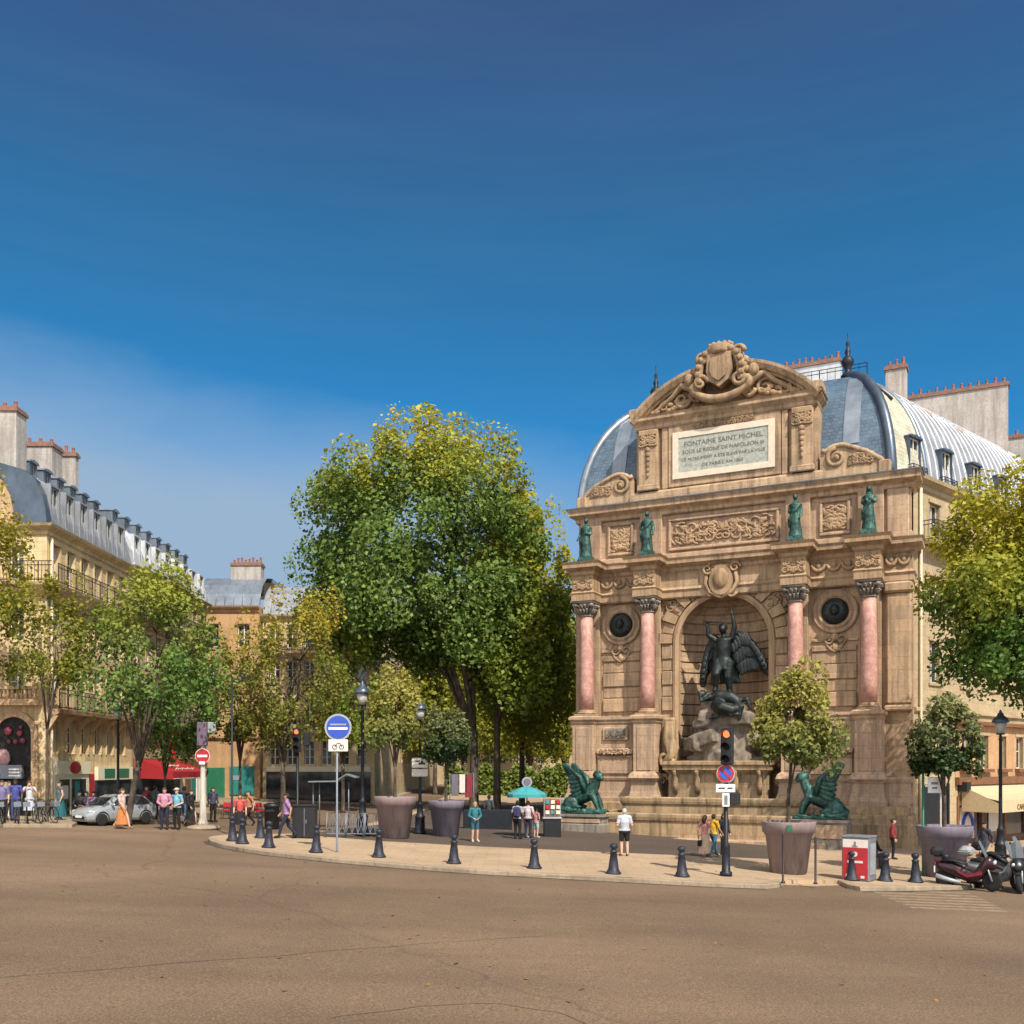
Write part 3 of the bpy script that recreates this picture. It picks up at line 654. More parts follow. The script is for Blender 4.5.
for s in (-1, 1):
    for u in (1.0, 2.2): mb.tube([(s*u,-1.35,1.9),(s*u,-1.5,2.4),(s*u,-1.42,2.9),(s*u,-1.7,3.1)], [.12,.16,.14,.1], 7)
    spiral(mb, (s*2.9, 3.75), .42, 1.3, s, 0, .16, -.9); spiral(mb, (s*3.1, 2.6), .3, 1.2, -s, 0, .12, -.7)
    mb.tube([(s*2.7,-.7,5.7),(s*2.75,-.8,4.8),(s*2.5,-.9,4.0),(s*2.9,-1.0,3.5)], [.28,.34,.3,.2], 8)
    mb.bbox(min(s*2.5,s*3.3), max(s*2.5,s*3.3), -.5, .1, 3.2, 5.95, .1)
mb.build('spout_console', M['stone_wet'], ft)
def trough(name, hw, fr, zr, th, m, zb=GZ-.3, water=None):
    mb = MB(); pa = [(-hw,0),(-hw,-fr),(hw,-fr),(hw,0)]
    mb.sweep(pa, [(.12,zb),(.12,zb+.25),(.02,zb+.32),(-.02,zr-.42),(.06,zr-.34),(.1,zr-.2),(.1,zr-.05),(.04,zr),(-th,zr),(-th,zr-.3)])
    o = tris_fix(mb.build(name, m, ft))
    mb = MB(); mb.box(-hw+.1, hw-.1, -fr+.1, -.2, zb, zr-.22); mb.build('water', M['water'], o); return o
m, t, b = nt('basin_water'); b.inputs['Base Color'].default_value = (.03,.035,.022,1); b.inputs['Roughness'].default_value = .05; bump(t, b, nz(t, coord(t), 5, 3), .25, .03); M['water'] = m
trough('upper_basin', 4.6, 3.0, 1.75, .3, M['stone_wet']); trough('lower_basin', 5.3, 4.9, 1.0, .4, M['stone_wet'])
mb = MB(); mb.sweep([(-5.8,0),(-5.8,-5.6),(5.8,-5.6),(5.8,0)], [(.35,GZ-.3),(.35,GZ+.28),(.3,GZ+.31),(0,GZ+.31)]); mb.box(-5.8,5.8,-5.6,0,GZ-.3,GZ+.3); tris_fix(mb.build('basin_step', M['stone_pink'], ft))
# stepped tiers of the lower plinth beside the basins
for s in (-1, 1):
    a, bq = (UL-.35, -5.35) if s < 0 else (5.35, UR+.15)
    mb = MB(); mb.sweep([(a,0),(a,-2.3),(bq,-2.3),(bq,0)], [(.1,GZ-.6),(.1,.55),(.02,.62),(0,.98),(-.08,1.02),(-.2,1.02),(-.22,1.38),(-.3,1.42),(-1.5,1.43)]); tris_fix(mb.build('plinth_step', M['stone_wet'], ft))
# ------------------------------------------------------------------ buildings
def wall_open(mb, T, W_, z0, z1, ops, depth=.28, mi=0, x0=0.0):
    """wall sheet in the frame T (x along, y inwards) with rectangular openings and their reveals"""
    xs = sorted({x0, W_} | {o[0] for o in ops} | {o[1] for o in ops}); zs = sorted({z0, z1} | {o[2] for o in ops} | {o[3] for o in ops})
    for i in range(len(xs)-1):
        for j in range(len(zs)-1):
            cx, cz = (xs[i]+xs[i+1])/2, (zs[j]+zs[j+1])/2
            if any(o[0] < cx < o[1] and o[2] < cz < o[3] for o in ops): continue
            mb.add([(xs[i],0,zs[j]),(xs[i+1],0,zs[j]),(xs[i+1],0,zs[j+1]),(xs[i],0,zs[j+1])], [(0,1,2,3)], mi, T)
    for a, b, c, d in [o[:4] for o in ops]:
        mb.add([(a,0,c),(b,0,c),(b,0,d),(a,0,d),(a,depth,c),(b,depth,c),(b,depth,d),(a,depth,d)], [(0,4,5,1),(1,5,6,2),(2,6,7,3),(3,7,4,0)], mi, T)
_wc = {}
def window(parent, T, o, depth=.2, fm='frame', bars=1, name='window'):
    a, b, c, d = o[:4]; w, h = b-a, d-c; key = (round(w,2), round(h,2), fm, bars)
    if key not in _wc:
        mb = MB(); t = .055
        mb.box(0,w,0,.06,0,t); mb.box(0,w,0,.06,h-t,h); mb.box(0,t,0,.06,t,h-t); mb.box(w-t,w,0,.06,t,h-t); mb.box(w/2-.04,w/2+.04,-.01,.06,t,h-t)
        for k in range(bars): z = h*(k+1)/(bars+1)+(.1 if bars == 1 else 0); mb.box(t,w-t,.005,.055,z-.02,z+.02)
        g = MB(); g.box(.02,w-.02,.03,.05,.02,h-.02)
        _wc[key] = (mb.mesh('window', M[fm]), g.mesh('pane', M['glass']))
    f, g = _wc[key]; o = obj(name, f, parent); o.matrix_local = T @ Matrix.Translation((a, depth, c)); obj('pane', g, o); return o
def railing(parent, T, x0, x1, y, z, h=.95, ret=None, step=.16, m='iron', name='balcony_railing'):
    mb = MB()
    segs = [((x0,y),(x1,y))]
    if ret: segs += [((x0,y),(x0,y+ret)), ((x1,y),(x1,y+ret))]
    for p, q in segs:
        Ln = math.hypot(q[0]-p[0], q[1]-p[1]); n = max(1, int(Ln/step))
        for zz in (z+.08, z+h*.8, z+h): mb.bar((p[0],p[1],zz), (q[0],q[1],zz), .022, 4, 0, T)
        for i in range(n+1):
            x = p[0]+(q[0]-p[0])*i/n; yy = p[1]+(q[1]-p[1])*i/n; mb.bar((x,yy,z), (x,yy,z+h), .014 if i % 6 else .03, 4, 0, T)
    return mb.build(name, M[m], parent)
def chimney(parent, T, x0, x1, y0, y1, z0, z1, npots, along='x', m='stucco'):
    mb = MB(); mb.box(x0,x1,y0,y1,z0,z1-.25,0,T); c = mb.build('chimney', M[m], parent)
    mb = MB(); mb.box(x0-.08,x1+.08,y0-.08,y1+.08,z1-.25,z1-.1,0,T); mb.box(x0-.02,x1+.02,y0-.02,y1+.02,z1-.1,z1,0,T); mb.build('chimney_cap', M['brickcap'], c)
    rnd = random.Random(int(x0*100)); pr = [(.10,0),(.12,.04),(.09,.08),(.08,.3),(.10,.34),(.07,.35)]
    for i in range(npots):
        f = (i+.5)/npots; x = x0+(x1-x0)*f if along == 'x' else (x0+x1)/2; y = (y0+y1)/2 if along == 'x' else y0+(y1-y0)*f
        pb = MB(); s = rnd.uniform(.8, 1.5); pb.lathe([(r, z*s) for r, z in pr], 10, 0, T @ Matrix.Translation((x, y, z1-.02))); pb.build('chimney_pot', M['pot'], c)
    return c
def cornice(mb, T, x0, x1, z, s=1.0, ends=True, mi=0):
    p = [(x0, .3), (x0, 0), (x1, 0), (x1, .3)] if ends else [(x0,0),(x1,0)]
    mb.sweep(p, [(0,z-.45*s),(.08*s,z-.4*s),(.08*s,z-.25*s),(.32*s,z-.12*s),(.36*s,z),(0,z+.03)], False, mi, T)
def dormer(parent, T, x, w, z0, z1, y0, y1, m, fm='frame', low=False):
    """dormer: cheeks and roof run back from y0 to y1 in frame T"""
    mb = MB(); t = .12
    mb.box(x-w/2-t, x-w/2, y0, y1, z0, z1, 0, T); mb.box(x+w/2, x+w/2+t, y0, y1, z0, z1, 0, T)
    if low: mb.box(x-w/2-t, x+w/2+t, y0, y1, z1, z1+.08, 0, T)
    else: mb.prism([(x-w/2-t-.06, z1), (x+w/2+t+.06, z1), (x+w/2+t, z1+.09), (x, z1+.16), (x-w/2-t, z1+.09)], y0-.1, y1, 'y', 0, T)
    mb.box(x-w/2-t-.03, x+w/2+t+.03, y0-.06, y0+.2, z0-.08, z0, 0, T)
    d = mb.build('dormer', M[m], parent)
    g = MB(); g.box(x-w/2, x+w/2, y0+.16, y0+.2, z0, z1, 0, T); g.build('pane', M['glass'], d)
    g = MB(); 
    for a, b in ((x-w/2, x-w/2+.06), (x+w/2-.06, x+w/2), (x-.035, x+.035)): g.box(a, b, y0+.1, y0+.15, z0+.06, z1-.06, 0, T)
    g.box(x-w/2, x+w/2, y0+.1, y0+.15, z1-.06, z1, 0, T); g.box(x-w/2, x+w/2, y0+.1, y0+.15, z0, z0+.06, 0, T)
    g.build('window_frame', M[fm], d); return d

# ---- the block behind the fountain: convex mansard
bd = thing('apartment_building', 'big stone corner block behind the fountain, with convex blue slate and zinc mansard roof', 'building', FC, FA)
SB = (UR-.03, .7); SA = radians(68); SDx, SDy = cos(SA), sin(SA); SL = 42
SM = Matrix.Translation((SB[0], SB[1], 0)) @ Matrix.Rotation(SA, 4, 'Z')        # side wall frame inside FM
AL = (UL-.1, .7)
ops = []
for i, tx in enumerate((2.3, 5.9, 9.5, 13.1, 16.7, 20.3)):
    ops.append((tx-.55, tx+.55, 14.7, 16.7))
    for z in (10.9, 7.6): ops.append((tx-.55, tx+.55, z, z+2.1))
for tx in (5.8, 8.2, 10.6, 13.0, 15.4, 17.8): ops.append((tx-.5, tx+.5, 3.2, 5.0))
shop = (4.8, 22.6, -.95, 1.75)
mb = MB(); wall_open(mb, SM, SL, -2, 17.4, ops+[shop])
mb.add([(AL[0],AL[1],-2),(AL[0]-2,AL[1]+36,-2),(AL[0]-2,AL[1]+36,17.4),(AL[0],AL[1],17.4)], [(0,1,2,3)])
cornice(mb, SM, .02, SL, 17.75, 1.4, False); mb.sweep([(.02,0),(SL,0)], [(0,14.1),(.18,14.25),(.18,14.4),(0,14.45)], False, 0, SM)
mb.sweep([(.02,0),(SL,0)], [(0,6.0),(.15,6.1),(.15,6.25),(0,6.3)], False, 0, SM)
for a, b, c, d in ops:
    mb.box(a-.15, b+.15, -.09, -.002, c-.16, c-.02, 0, SM); mb.box(a-.15, b+.15, -.07, -.002, d+.02, d+.18, 0, SM)
mb.build('side_wall', M['facade_pale'], bd)
for o in ops: window(bd, SM, o)
mb = MB(); mb.box(.8,3.9,-.75,0,14.45,14.6,0,SM); mb.build('balcony', M['facade_pale'], bd); railing(bd, SM, .8, 3.9, -.72, 14.6, 1.0, .7, .14)
mb = MB(); mb.tube([SM @ Vector((.55,-.12,z)) for z in (17.2,10,4,-1)], .075, 8); mb.build('drainpipe', M['pipe'], bd)
SM2 = SM @ Matrix.Translation((-3.4,0,0))
mb = MB(); mb.box(1.0,3.6,-.06,-.004,-2,2.3,0,SM); mb.box(.85,1.0,-.12,-.004,-2,2.45,0,SM); mb.box(3.6,3.75,-.12,-.004,-2,2.45,0,SM); mb.build('shade_panel', M['iron'], bd)  # dark framed panel added to stand for the shaded gap at the wall foot
# orange first floor and the cafe below it
mb = MB(); ow = [(o[0]+3.4,o[1]+3.4,o[2],o[3]) for o in ops if o[3] < 5.5]; T = SM2 @ Matrix.Translation((0,-.03,0)); wall_open(mb, T, 26, 2.55, 5.6, ow, .1, 0, 8.0); 
mb.build('first_floor_cladding', M['facade_orange'], bd)
mb = MB(); mb.box(8,26,-.35,0,5.55,5.75,0,SM2); mb.box(8,26,-.25,-.04,2.35,2.75,0,SM2)
for tx in (9.2,11.6,14,16.4,18.8): mb.box(tx-.7,tx+.7,-.3,-.04,3.0,3.18,0,SM2)
mb.build('wooden_band', M['brownwood'], bd)
mb = MB(); mb.box(8.2,26,2.2,2.25,-2,1.75,0,SM2); mb.build('shop_interior', M['dark'], bd)
mb = MB()
for tx in (8.2, 11.2, 14.2, 17.2, 20.2): mb.box(tx,tx+.22,-.06,.2,-2,1.74,0,SM2)
mb.box(8.2,26,-.04,.2,1.25,1.74,0,SM2); mb.box(8.45,25.9,0,.15,-2,-.6,0,SM2); mb.build('shopfront', M['brownwood'], bd)
mb = MB()
for tx in (8.45, 11.45, 14.45, 17.45): mb.box(tx,tx+2.7,.08,.1,-.6,1.25,0,SM2)
mb.build('shop_window', M['glass'], bd)
mb = MB(); mb.box(8.7,10.4,.03,.06,-.55,1.15,0,SM2); ps = mb.build('window_poster', M['signpink'], bd)
mb = MB(); mb.tube([SM2 @ Vector((9.55+.62*cos(a), .0, .05+.75*sin(a))) for a in np.linspace(-.2, pi+.2, 14)], .1, 7); mb.build('poster_ring', M['blue'], ps)
mb = MB(); mb.box(12.3,14.0,.03,.06,-.3,.9,0,SM2); mb.build('window_poster', M['signpink'], bd)
# awning
mb = MB(); z = np.linspace(0, 1, 7)
mb.loft([[SM2 @ Vector((tx, -.1-1.9*f, 2.3-.75*f-.12*sin(pi*f))) for f in z]+[SM2 @ Vector((tx,-2.0,1.42)), SM2 @ Vector((tx,-2.02,.92))] for tx in np.linspace(8.6, 24, 24)], False, False)
aw = mb.build('awning', M['beigecanvas'], bd)
mb = MB(); 
for s, tx in ((0,8.6),(1,24)): mb = MB(); mb.add([SM2 @ Vector((tx,-.1,2.3)), SM2 @ Vector((tx,-2.0,1.42)), SM2 @ Vector((tx,-2.02,.92)), SM2 @ Vector((tx,-.1,.95))], [(0,1,2,3)]); mb.build('awning_cheek', M['beigecanvas'], aw)
lettering('awning_lettering', 'CAFE  RESTAURANT', .42, M['brownwood'], aw, SM2 @ Matrix.Translation((12.8,-2.035,1.16)))
mb = MB(); mb.box(8.3,8.8,-.5,0,2.0,2.5,0,SM2); mb.build('awning_box', M['black'], aw)
SMR = SM @ Matrix.Translation((0,.93,0))
# roof
def rp(a): return (4.5*(1-cos(a)), 17.72+6.9*sin(a))
prof = [rp(a) for a in np.linspace(0, radians(82), 15)]
nF = Vector((0, 1)); nS = Vector((-SDy, SDx)); dS = Vector((SDx, SDy)); B0 = Vector((SB[0]-1.0, SB[1])); A0 = Vector(AL)
def hipR(d):                                     # intersection of the front and side lines at inset d
    y = B0.y+d; s = (y-(B0.y+nS.y*d))/dS.y; return Vector((B0.x+nS.x*d+dS.x*s, y))
def hipL(d): return Vector((A0.x+d*.94, A0.y+d))
mb = MB(); mb.loft([[(*hipL(d), z) for d, z in prof], [(*(hipL(d)*.5+hipR(d)*.5), z) for d, z in prof], [(*hipR(d), z) for d, z in prof]], False, False, smooth=True)
tris_fix(mb.build('front_roof', M['slate'], bd))
mb = MB(); mb.loft([[(*hipL(d), z) for d, z in prof], [(hipL(d).x-2, A0.y+36, z) for d, z in prof]], False, False, smooth=True); tris_fix(mb.build('left_roof', M['zinc_dark'], bd))
def sidept(t, d): return B0+dS*t+nS*d
def hipt(d): return (hipR(d)-B0-nS*d).dot(dS)
def strip(name, m, t0, t1):
    mb = MB(); mb.loft([[(*sidept(max(t0, hipt(d)) if t0 <= 0 else t0, d), z) for d, z in prof], [(*sidept(max(t1, hipt(d)), d), z) for d, z in prof]], False, False, smooth=True)
    return tris_fix(mb.build(name, m, bd))
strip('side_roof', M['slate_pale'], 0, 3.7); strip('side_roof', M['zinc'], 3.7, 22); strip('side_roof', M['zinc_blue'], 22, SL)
mb = MB(); mb.add([(*hipL(prof[-1][0]), prof[-1][1]), (*hipR(prof[-1][0]), prof[-1][1]), (*sidept(SL, prof[-1][0]), prof[-1][1]), (hipL(prof[-1][0]).x-2, A0.y+36, prof[-1][1])], [(0,1,2,3)]); mb.build('roof_terrace', M['zinc'], bd)
mb = MB(); mb.box(0.0,SL,-.05,1.0,17.6,17.74,0,SM); mb.build('gutter_ledge', M['zinc_blue'], bd)
def rib(t, r, d0=0): return [(*sidept(max(t, hipt(d)), d), z) for d, z in prof if z > d0]
mb = MB()
for i in range(24): mb.tube(rib(4.3+.74*i, 0), .07, 4)
mb.build('standing_seam', M['zinc_white'], bd)
mb = MB(); mb.tube([(*hipR(d), z+.02) for d, z in prof], .26, 8); mb.build('hip_roll', M['zinc_dark'], bd)
mb = MB(); mb.tube([(*hipL(d), z+.02) for d, z in prof], .24, 8); mb.build('hip_roll', M['zinc_blue'], bd)
mb = MB(); mb.tube(rib(3.7, 0), .14, 6); mb.build('roof_verge', M['zinc_blue'], bd)
for x in (-6.2, 6.35):
    mb = MB(); mb.loft([[(x-.4, B0.y+d-.05, z) for d, z in prof[3:12]], [(x+.4, B0.y+d-.05, z) for d, z in prof[3:12]]], False, False); tris_fix(mb.build('roof_panel', M['zinc_blue'], bd))
for i, t in enumerate((2.2, 5.7, 9.3, 12.9, 16.5)): dormer(bd, SMR, t, 1.05, 18.15, 20.3, -.02 if i else .05, 2.2, 'zinc_dark')
for i, t in enumerate((2.2, 5.7, 9.3, 12.9)): railing(bd, SMR, t-.75, t+.75, -.25, 18.0, .8, .3, .15)
for t, q, n in ((6.2, 8.6, 3), (10.3, 13.0, 2)):  # rust-coloured repairs and skylights high on the zinc
    mb = MB(); rnd = random.Random(int(t*10))
    for k in range(9):
        a = rnd.uniform(radians(48), radians(64)); d, z = rp(a); d2, z2 = rp(a+.09); tt = rnd.uniform(t, q); w = rnd.uniform(.3, .8)
        mb.add([(*(sidept(tt,d)-nS*.03), z+.03),(*(sidept(tt+w,d)-nS*.03), z+.03),(*(sidept(tt+w,d2)-nS*.03), z2+.03),(*(sidept(tt,d2)-nS*.03), z2+.03)], [(0,1,2,3)])
    mb.build('roof_repair', M['rust'], bd)
mb = MB(); d0, z0 = rp(radians(57)); d1, z1 = rp(radians(76)); mb.loft([[(*(sidept(t,rp(a)[0])-nS*.02), rp(a)[1]+.03) for a in np.linspace(radians(57), radians(78), 6)] for t in (4.0, 21.8)], False, False); tris_fix(mb.build('upper_roof_sheet', M['pinkzinc'], bd))
mb = MB(); p0 = sidept(2.4, rp(radians(45))[0])-nS*.1; p1 = sidept(2.0, rp(radians(66))[0])-nS*.1
mb.bar((*p0, rp(radians(45))[1]), (*p1, rp(radians(66))[1]+.05), .09, 5); mb.build('roof_ladder', M['iron'], bd)
fin = MB(); fin.lathe([(.34,0),(.38,.15),(.2,.3),(.14,.5),(.3,.75),(.34,.95),(.22,1.15),(.1,1.25),(.17,1.45),(.1,1.6),(.06,1.75),(.11,1.9),(.03,2.1),(.02,2.5)], 12); finm = fin.mesh('finial', M['iron'])
for p in (hipR(prof[-1][0]), hipL(prof[-1][0]-.3)): obj('finial', finm, bd, (p.x, p.y, 24.5))
railing(bd, Matrix.Identity(4), 1.5, 6.6, 5.6, 24.6, 1.0, None, .4)
INV = FM.inverted()
def wl(px, py, Y): return INV @ P(px, py, Y)
a, b = wl(786, 365, 63), wl(846, 365, 60)
chimney(bd, Matrix.Identity(4), 1.3, 4.7, 9.0, 9.9, 23, 27.5, 9, 'x', 'zinc_white'); chimney(bd, Matrix.Identity(4), 7.3, 8.4, 8.2, 9.0, 23, 26.2, 3, 'x', 'stucco')
chimney(bd, Matrix.Identity(4), -5.2, -2.6, 9.0, 9.9, 23, 26.6, 4)
q = INV @ Vector((31.7, 64.1, 0)); chimney(bd, Matrix.Identity(4), q.x-6.4, q.x+.1, q.y, q.y+.8, 17, 28.0, 13)
q2 = INV @ Vector((37.5, 68, 0)); chimney(bd, Matrix.Identity(4), q2.x-4, q2.x+2.2, q2.y, q2.y+.8, 17, 26.3, 8)

# ---- left side of the boulevard
def facade_block(name, label, loc, rz, Wd, Dp, zb, floors, cols, ww, eave, wm, roofprof, rm, endops=None, drop=1.5, fm='frame'):
    b = thing(name, label, 'building', loc, rz); I = Matrix.Identity(4)
    ops = []
    for x in cols:
        for z, h in floors: ops.append((x-ww/2, x+ww/2, z, z+h))
    mb = MB(); wall_open(mb, I, Wd, zb, eave, ops)
    E = Matrix.Translation((0, Dp, 0)) @ Matrix.Rotation(-pi/2, 4, 'Z')
    wall_open(mb, E, Dp, zb, eave, endops or [])
    mb.add([(Wd,0,zb),(Wd,Dp,zb),(Wd,Dp,eave),(Wd,0,eave)], [(0,1,2,3)])
    mb.sweep([(0,Dp),(0,0),(Wd,0)], [(0,eave-.5),(.1,eave-.42),(.1,eave-.28),(.36,eave-.1),(.42,eave+.02),(0,eave+.06)])
    for o in ops+[]:
        mb.box(o[0]-.14,o[1]+.14,-.08,-.002,o[3]+.02,o[3]+.17); mb.box(o[0]-.13,o[0]-.01,-.05,-.002,o[2],o[3]+.01); mb.box(o[1]+.01,o[1]+.13,-.05,-.002,o[2],o[3]+.01)
    b['ops'] = 0; del b['ops']
    mb.build('wall', M[wm], b)
    for o in ops: window(b, I, o, .2, fm, 2)
    for o in endops or []: window(b, E, o, .2, fm, 2)
    mb = MB(); mb.loft([[(x, d, z) for d, z in roofprof] for x in (0, Wd)], False, False); tris_fix(mb.build('roof', M[rm], b))
    d, z = roofprof[-1]; mb = MB(); mb.box(0, Wd, d, Dp, z-.3, z); mb.build('roof_deck', M[rm], b)
    sm = MB(); n = int(Wd/.6)
    for i in range(n+1): sm.tube([(i*Wd/n, d-.0, z+.0) for d, z in roofprof], .028, 4)
    sm.build('standing_seam', M[rm], b)
    return b
I4 = Matrix.Identity(4)
RP = [(0,14.78),(.06,15.5),(.22,16.2),(.55,16.85),(1.05,17.3),(2.6,17.75),(4.5,18.05)]
E1 = Matrix.Translation((0,11,0)) @ Matrix.Rotation(-pi/2, 4, 'Z')
# end face: x runs towards the corner, 11 = corner
eo = [(11-1.8,11-1.1,6.75,8.6),(11-4.2,11-3.4,6.75,8.6),(11-1.8,11-1.1,9.3,11.0),(11-4.2,11-3.4,9.3,11.0),(11-1.8,11-1.1,12.2,13.8),(11-4.2,11-3.4,12.2,13.8)]
cols1 = [.9+1.62*i for i in range(6)]
b1 = facade_block('corner_building', 'ochre stone corner building with grey mansard, two rows of dormers and an arched restaurant door', (-22,47.3,0), pi/2, 10.4, 11, -.2, [(6.3,2.1),(9.25,1.9),(12.2,1.75),(3.95,1.6)], cols1, .82, 14.75, 'facade_sun', RP, 'zinc', eo)
# gable end and dark verge
mb = MB(); mb.prism([(8.5,14.7)]+[(1.0,14.7)]+[(d+1.0+.25*i, z) for i, (d, z) in enumerate(RP[1:-1])]+[(8.5,18.0)], .0, .3, 'x'); tris_fix(mb.build('gable_wall', M['facade_pink'], b1))
mb = MB(); mb.loft([[(x, d+o, z+.05) for d, z in RP] for x, o in ((-.06,1.5),(-.08,-.02),(.45,-.04))], False, False); tris_fix(mb.build('roof_verge', M['zinc_dark'], b1))
window(b1, E1 @ Matrix.Translation((0,-.12,0)), (11-3.1,11-2.3,15.1,16.6), .1)
for x in cols1: dormer(b1, I4, x, .8, 15.0, 16.75, .0, .9, 'zinc', 'frame_grey', low=True)
for i in range(7): dormer(b1, I4, .8+1.5*i, .6, 17.55, 18.35, 1.75, 3.6, 'zinc_blue', 'frame_grey')
chimney(b1, I4, .3, 1.3, 1.6, 9.0, 16.5, 20.5, 14, 'y'); chimney(b1, I4, 6.2, 7.4, 2.6, 8, 17, 20.7, 9, 'y'); chimney(b1, I4, 8.6, 9.0, 2.4, 3.6, 17, 20.9, 3, 'y')
mb = MB(); mb.sweep([(0,8),(0,0),(10.4,0)], [(0,11.35),(.2,11.5),(.55,11.85),(.6,11.98),(0,12.0)]); mb.build('balcony', M['facade_sun'], b1)
railing(b1, I4, 0, 10.4, -.55, 12.0, .95, None); railing(b1, E1, 4, 11.5, -.55, 12.0, .95, None)
mb = MB(); mb.sweep([(0.0,0),(10.4,0)], [(0,5.55),(.3,5.75),(.6,5.85),(.65,6.05),(0,6.08)]); 
for x in [.1+1.62*i for i in range(7)]: mb.prism([(-.55,5.75),(-.05,5.0),(-.002,5.0),(-.002,5.75)], x-.12, x+.12, 'x')
mb.build('balcony', M['facade_pink'], b1); railing(b1, I4, 0.05, 10.4, -.58, 6.06, .95, None)
mb = MB(); mb.box(6.6,10.8,-.55,0,6.2,6.35,0,E1); mb.box(6.6,10.8,-.55,-.42,6.35,6.5,0,E1); mb.box(6.6,10.8,-.58,-.4,6.95,7.1,0,E1)
for i in range(20): mb.lathe([(.05,6.5),(.09,6.62),(.05,6.8),(.08,6.95)], 6, 0, E1 @ Matrix.Translation((6.7+i*.21,-.49,0)))
mb.prism([(6.7,6.2),(6.7,5.6),(7.0,6.2)][::-1], -.5, -.002, 'y', 0, E1); mb.build('stone_balcony', M['facade_pink'], b1)
M['lantern'] = mat('red_lantern', (.20,.03,.05), .6, 0, .4); M['lanternpink'] = mat('pink_lantern', (.40,.22,.22), .6, 0, .3)
# arched restaurant entrance on the end face
mb = MB(); arcp = [(10.3-.82+.82*cos(a)-.0, 4.85+.82*sin(a)) for a in np.linspace(0, pi, 17)]
mb.prism([(10.3,-.1)]+arcp+[(8.66,-.1)], -.03, -.005, 'y', 0, E1); ar = mb.build('arched_entrance', M['dark'], b1)
mb = MB(); ring = [(10.3-.82+r*cos(a), 4.85+r*sin(a)) for r, rg in ((.82, np.linspace(0, pi, 17)), (1.12, np.linspace(pi, 0, 17))) for a in rg]
mb.prism(ring, -.12, 0, 'y', 0, E1)
mb.box(10.3,10.6,-.12,0,-.1,4.85,0,E1); mb.box(8.36,8.66,-.12,0,-.1,4.85,0,E1); tris_fix(mb.build('arch_surround', M['facade_pink'], ar))
mb = MB()
for x, z, r in ((9.2,5.0,.2),(9.75,4.9,.15),(9.9,4.55,.13),(9.55,4.5,.12),(9.25,4.5,.1),(9.8,5.2,.1)): mb.ball((x,-.08,z), (r,.06,r), 8, 6, 0, E1)
mb.build('red_lantern', M['lantern'], ar); mb = MB(); mb.ball((9.0,-.1,3.75), (.33,.1,.42), 10, 7, 0, E1); mb.build('pink_lantern', M['lanternpink'], ar)
mb = MB(); mb.bbox(8.7,9.95,-.3,-.1,2.75,3.4,.02,0,E1); sg = mb.build('hanging_sign', M['grey'], ar)
mb = MB()
for z in (3.2,3.05,2.9): mb.box(9.35,9.85,-.315,-.3,z-.035,z+.035,0,E1)
mb.build('sign_line', M['white'], sg)
mb = MB(); mb.box(8.6,9.3,-.2,-.15,.4,2.6,0,E1)
mn = mb.build('menu_board', M['cream'], ar)
# the shop on the long side
mb = MB(); mb.box(.35,4.2,-.22,-.003,.4,3.55); sf = mb.build('shopfront', M['cream'], b1)
mb = MB(); mb.box(.4,4.2,-.3,-.22,2.95,3.6); mb.build('shop_sign', M['cream'], sf)
mb = MB(); mb.lathe([(.62,0),(.6,.03),(.001,.04)], 24, 0, Matrix.Translation((2.4,-.3,3.27)) @ RX90 @ Matrix.Diagonal((1,.5,1,1))); mb.build('oval_emblem', M['red'], sf)
mb = MB(); mb.box(.8,1.9,-.24,-.22,.6,2.7); mb.box(2.15,3.8,-.24,-.22,.7,2.7); mb.build('shop_window', M['glass'], sf)
mb = MB(); mb.box(1.1,1.55,-.26,-.24,.8,1.6); mb.box(2.5,3.0,-.26,-.24,1.7,2.6); mb.build('window_poster', M['teal'], sf)
mb = MB(); mb.box(1.0,1.7,-.26,-.24,1.75,2.4); mb.box(2.6,3.3,-.26,-.24,.9,1.55); mb.build('window_poster', M['signpink'], sf)
mb = MB(); mb.bbox(4.45,5.15,-.12,-.003,.4,2.95,.03); mb.build('red_door', M['red'], b1)
mb = MB(); mb.box(5.4,10.2,-.2,-.003,2.6,3.3); mb.build('shop_sign', M['cream'], b1); mb = MB(); mb.box(6.2,7.6,-.22,-.2,2.7,3.2); mb.box(8.2,9.6,-.22,-.2,2.7,3.2); mb.build('sign_panel', M['green'], b1)
mb = MB(); mb.box(5.4,10.2,-.1,-.003,.4,2.58); mb.build('shop_window', M['glass'], b1)
mb = MB(); mb.tube([(.25,-.12,z) for z in (14.2,9,4,.6)], .07, 7); mb.build('drainpipe', M['pipe'], b1)
RP2 = [(0,14.95),(.1,15.9),(.4,16.7),(1.0,17.3),(2.4,17.9),(4.5,18.2)]
cols2 = [1.0+1.75*i for i in range(8)]
b2 = facade_block('terrace_building', 'cream stone terrace with bleached zinc roof, beyond the ochre corner building', (-22,57.8,0), pi/2, 14.2, 11, -.2, [(6.4,2.1),(9.35,1.9),(12.3,1.75)], cols2, .85, 14.9, 'facade_pale', RP2, 'zinc_white')
for x in cols2: dormer(b2, I4, x, .8, 15.2, 16.8, .03, 1.0, 'zinc_white', 'frame_grey', low=True)
for i in range(8): dormer(b2, I4, .9+1.8*i, .62, 17.4, 18.25, 1.3, 3.6, 'zinc_blue', 'frame_grey')
mb = MB(); mb.sweep([(0,0),(14.2,0)], [(0,11.5),(.2,11.6),(.55,11.95),(.6,12.08),(0,12.1)]); mb.build('balcony', M['facade_pale'], b2); mb = MB(); mb.sweep([(0,0),(14.2,0)], [(0,5.6),(.3,5.75),(.6,5.9),(.65,6.08),(0,6.1)]); mb.build('balcony', M['facade_pale'], b2)
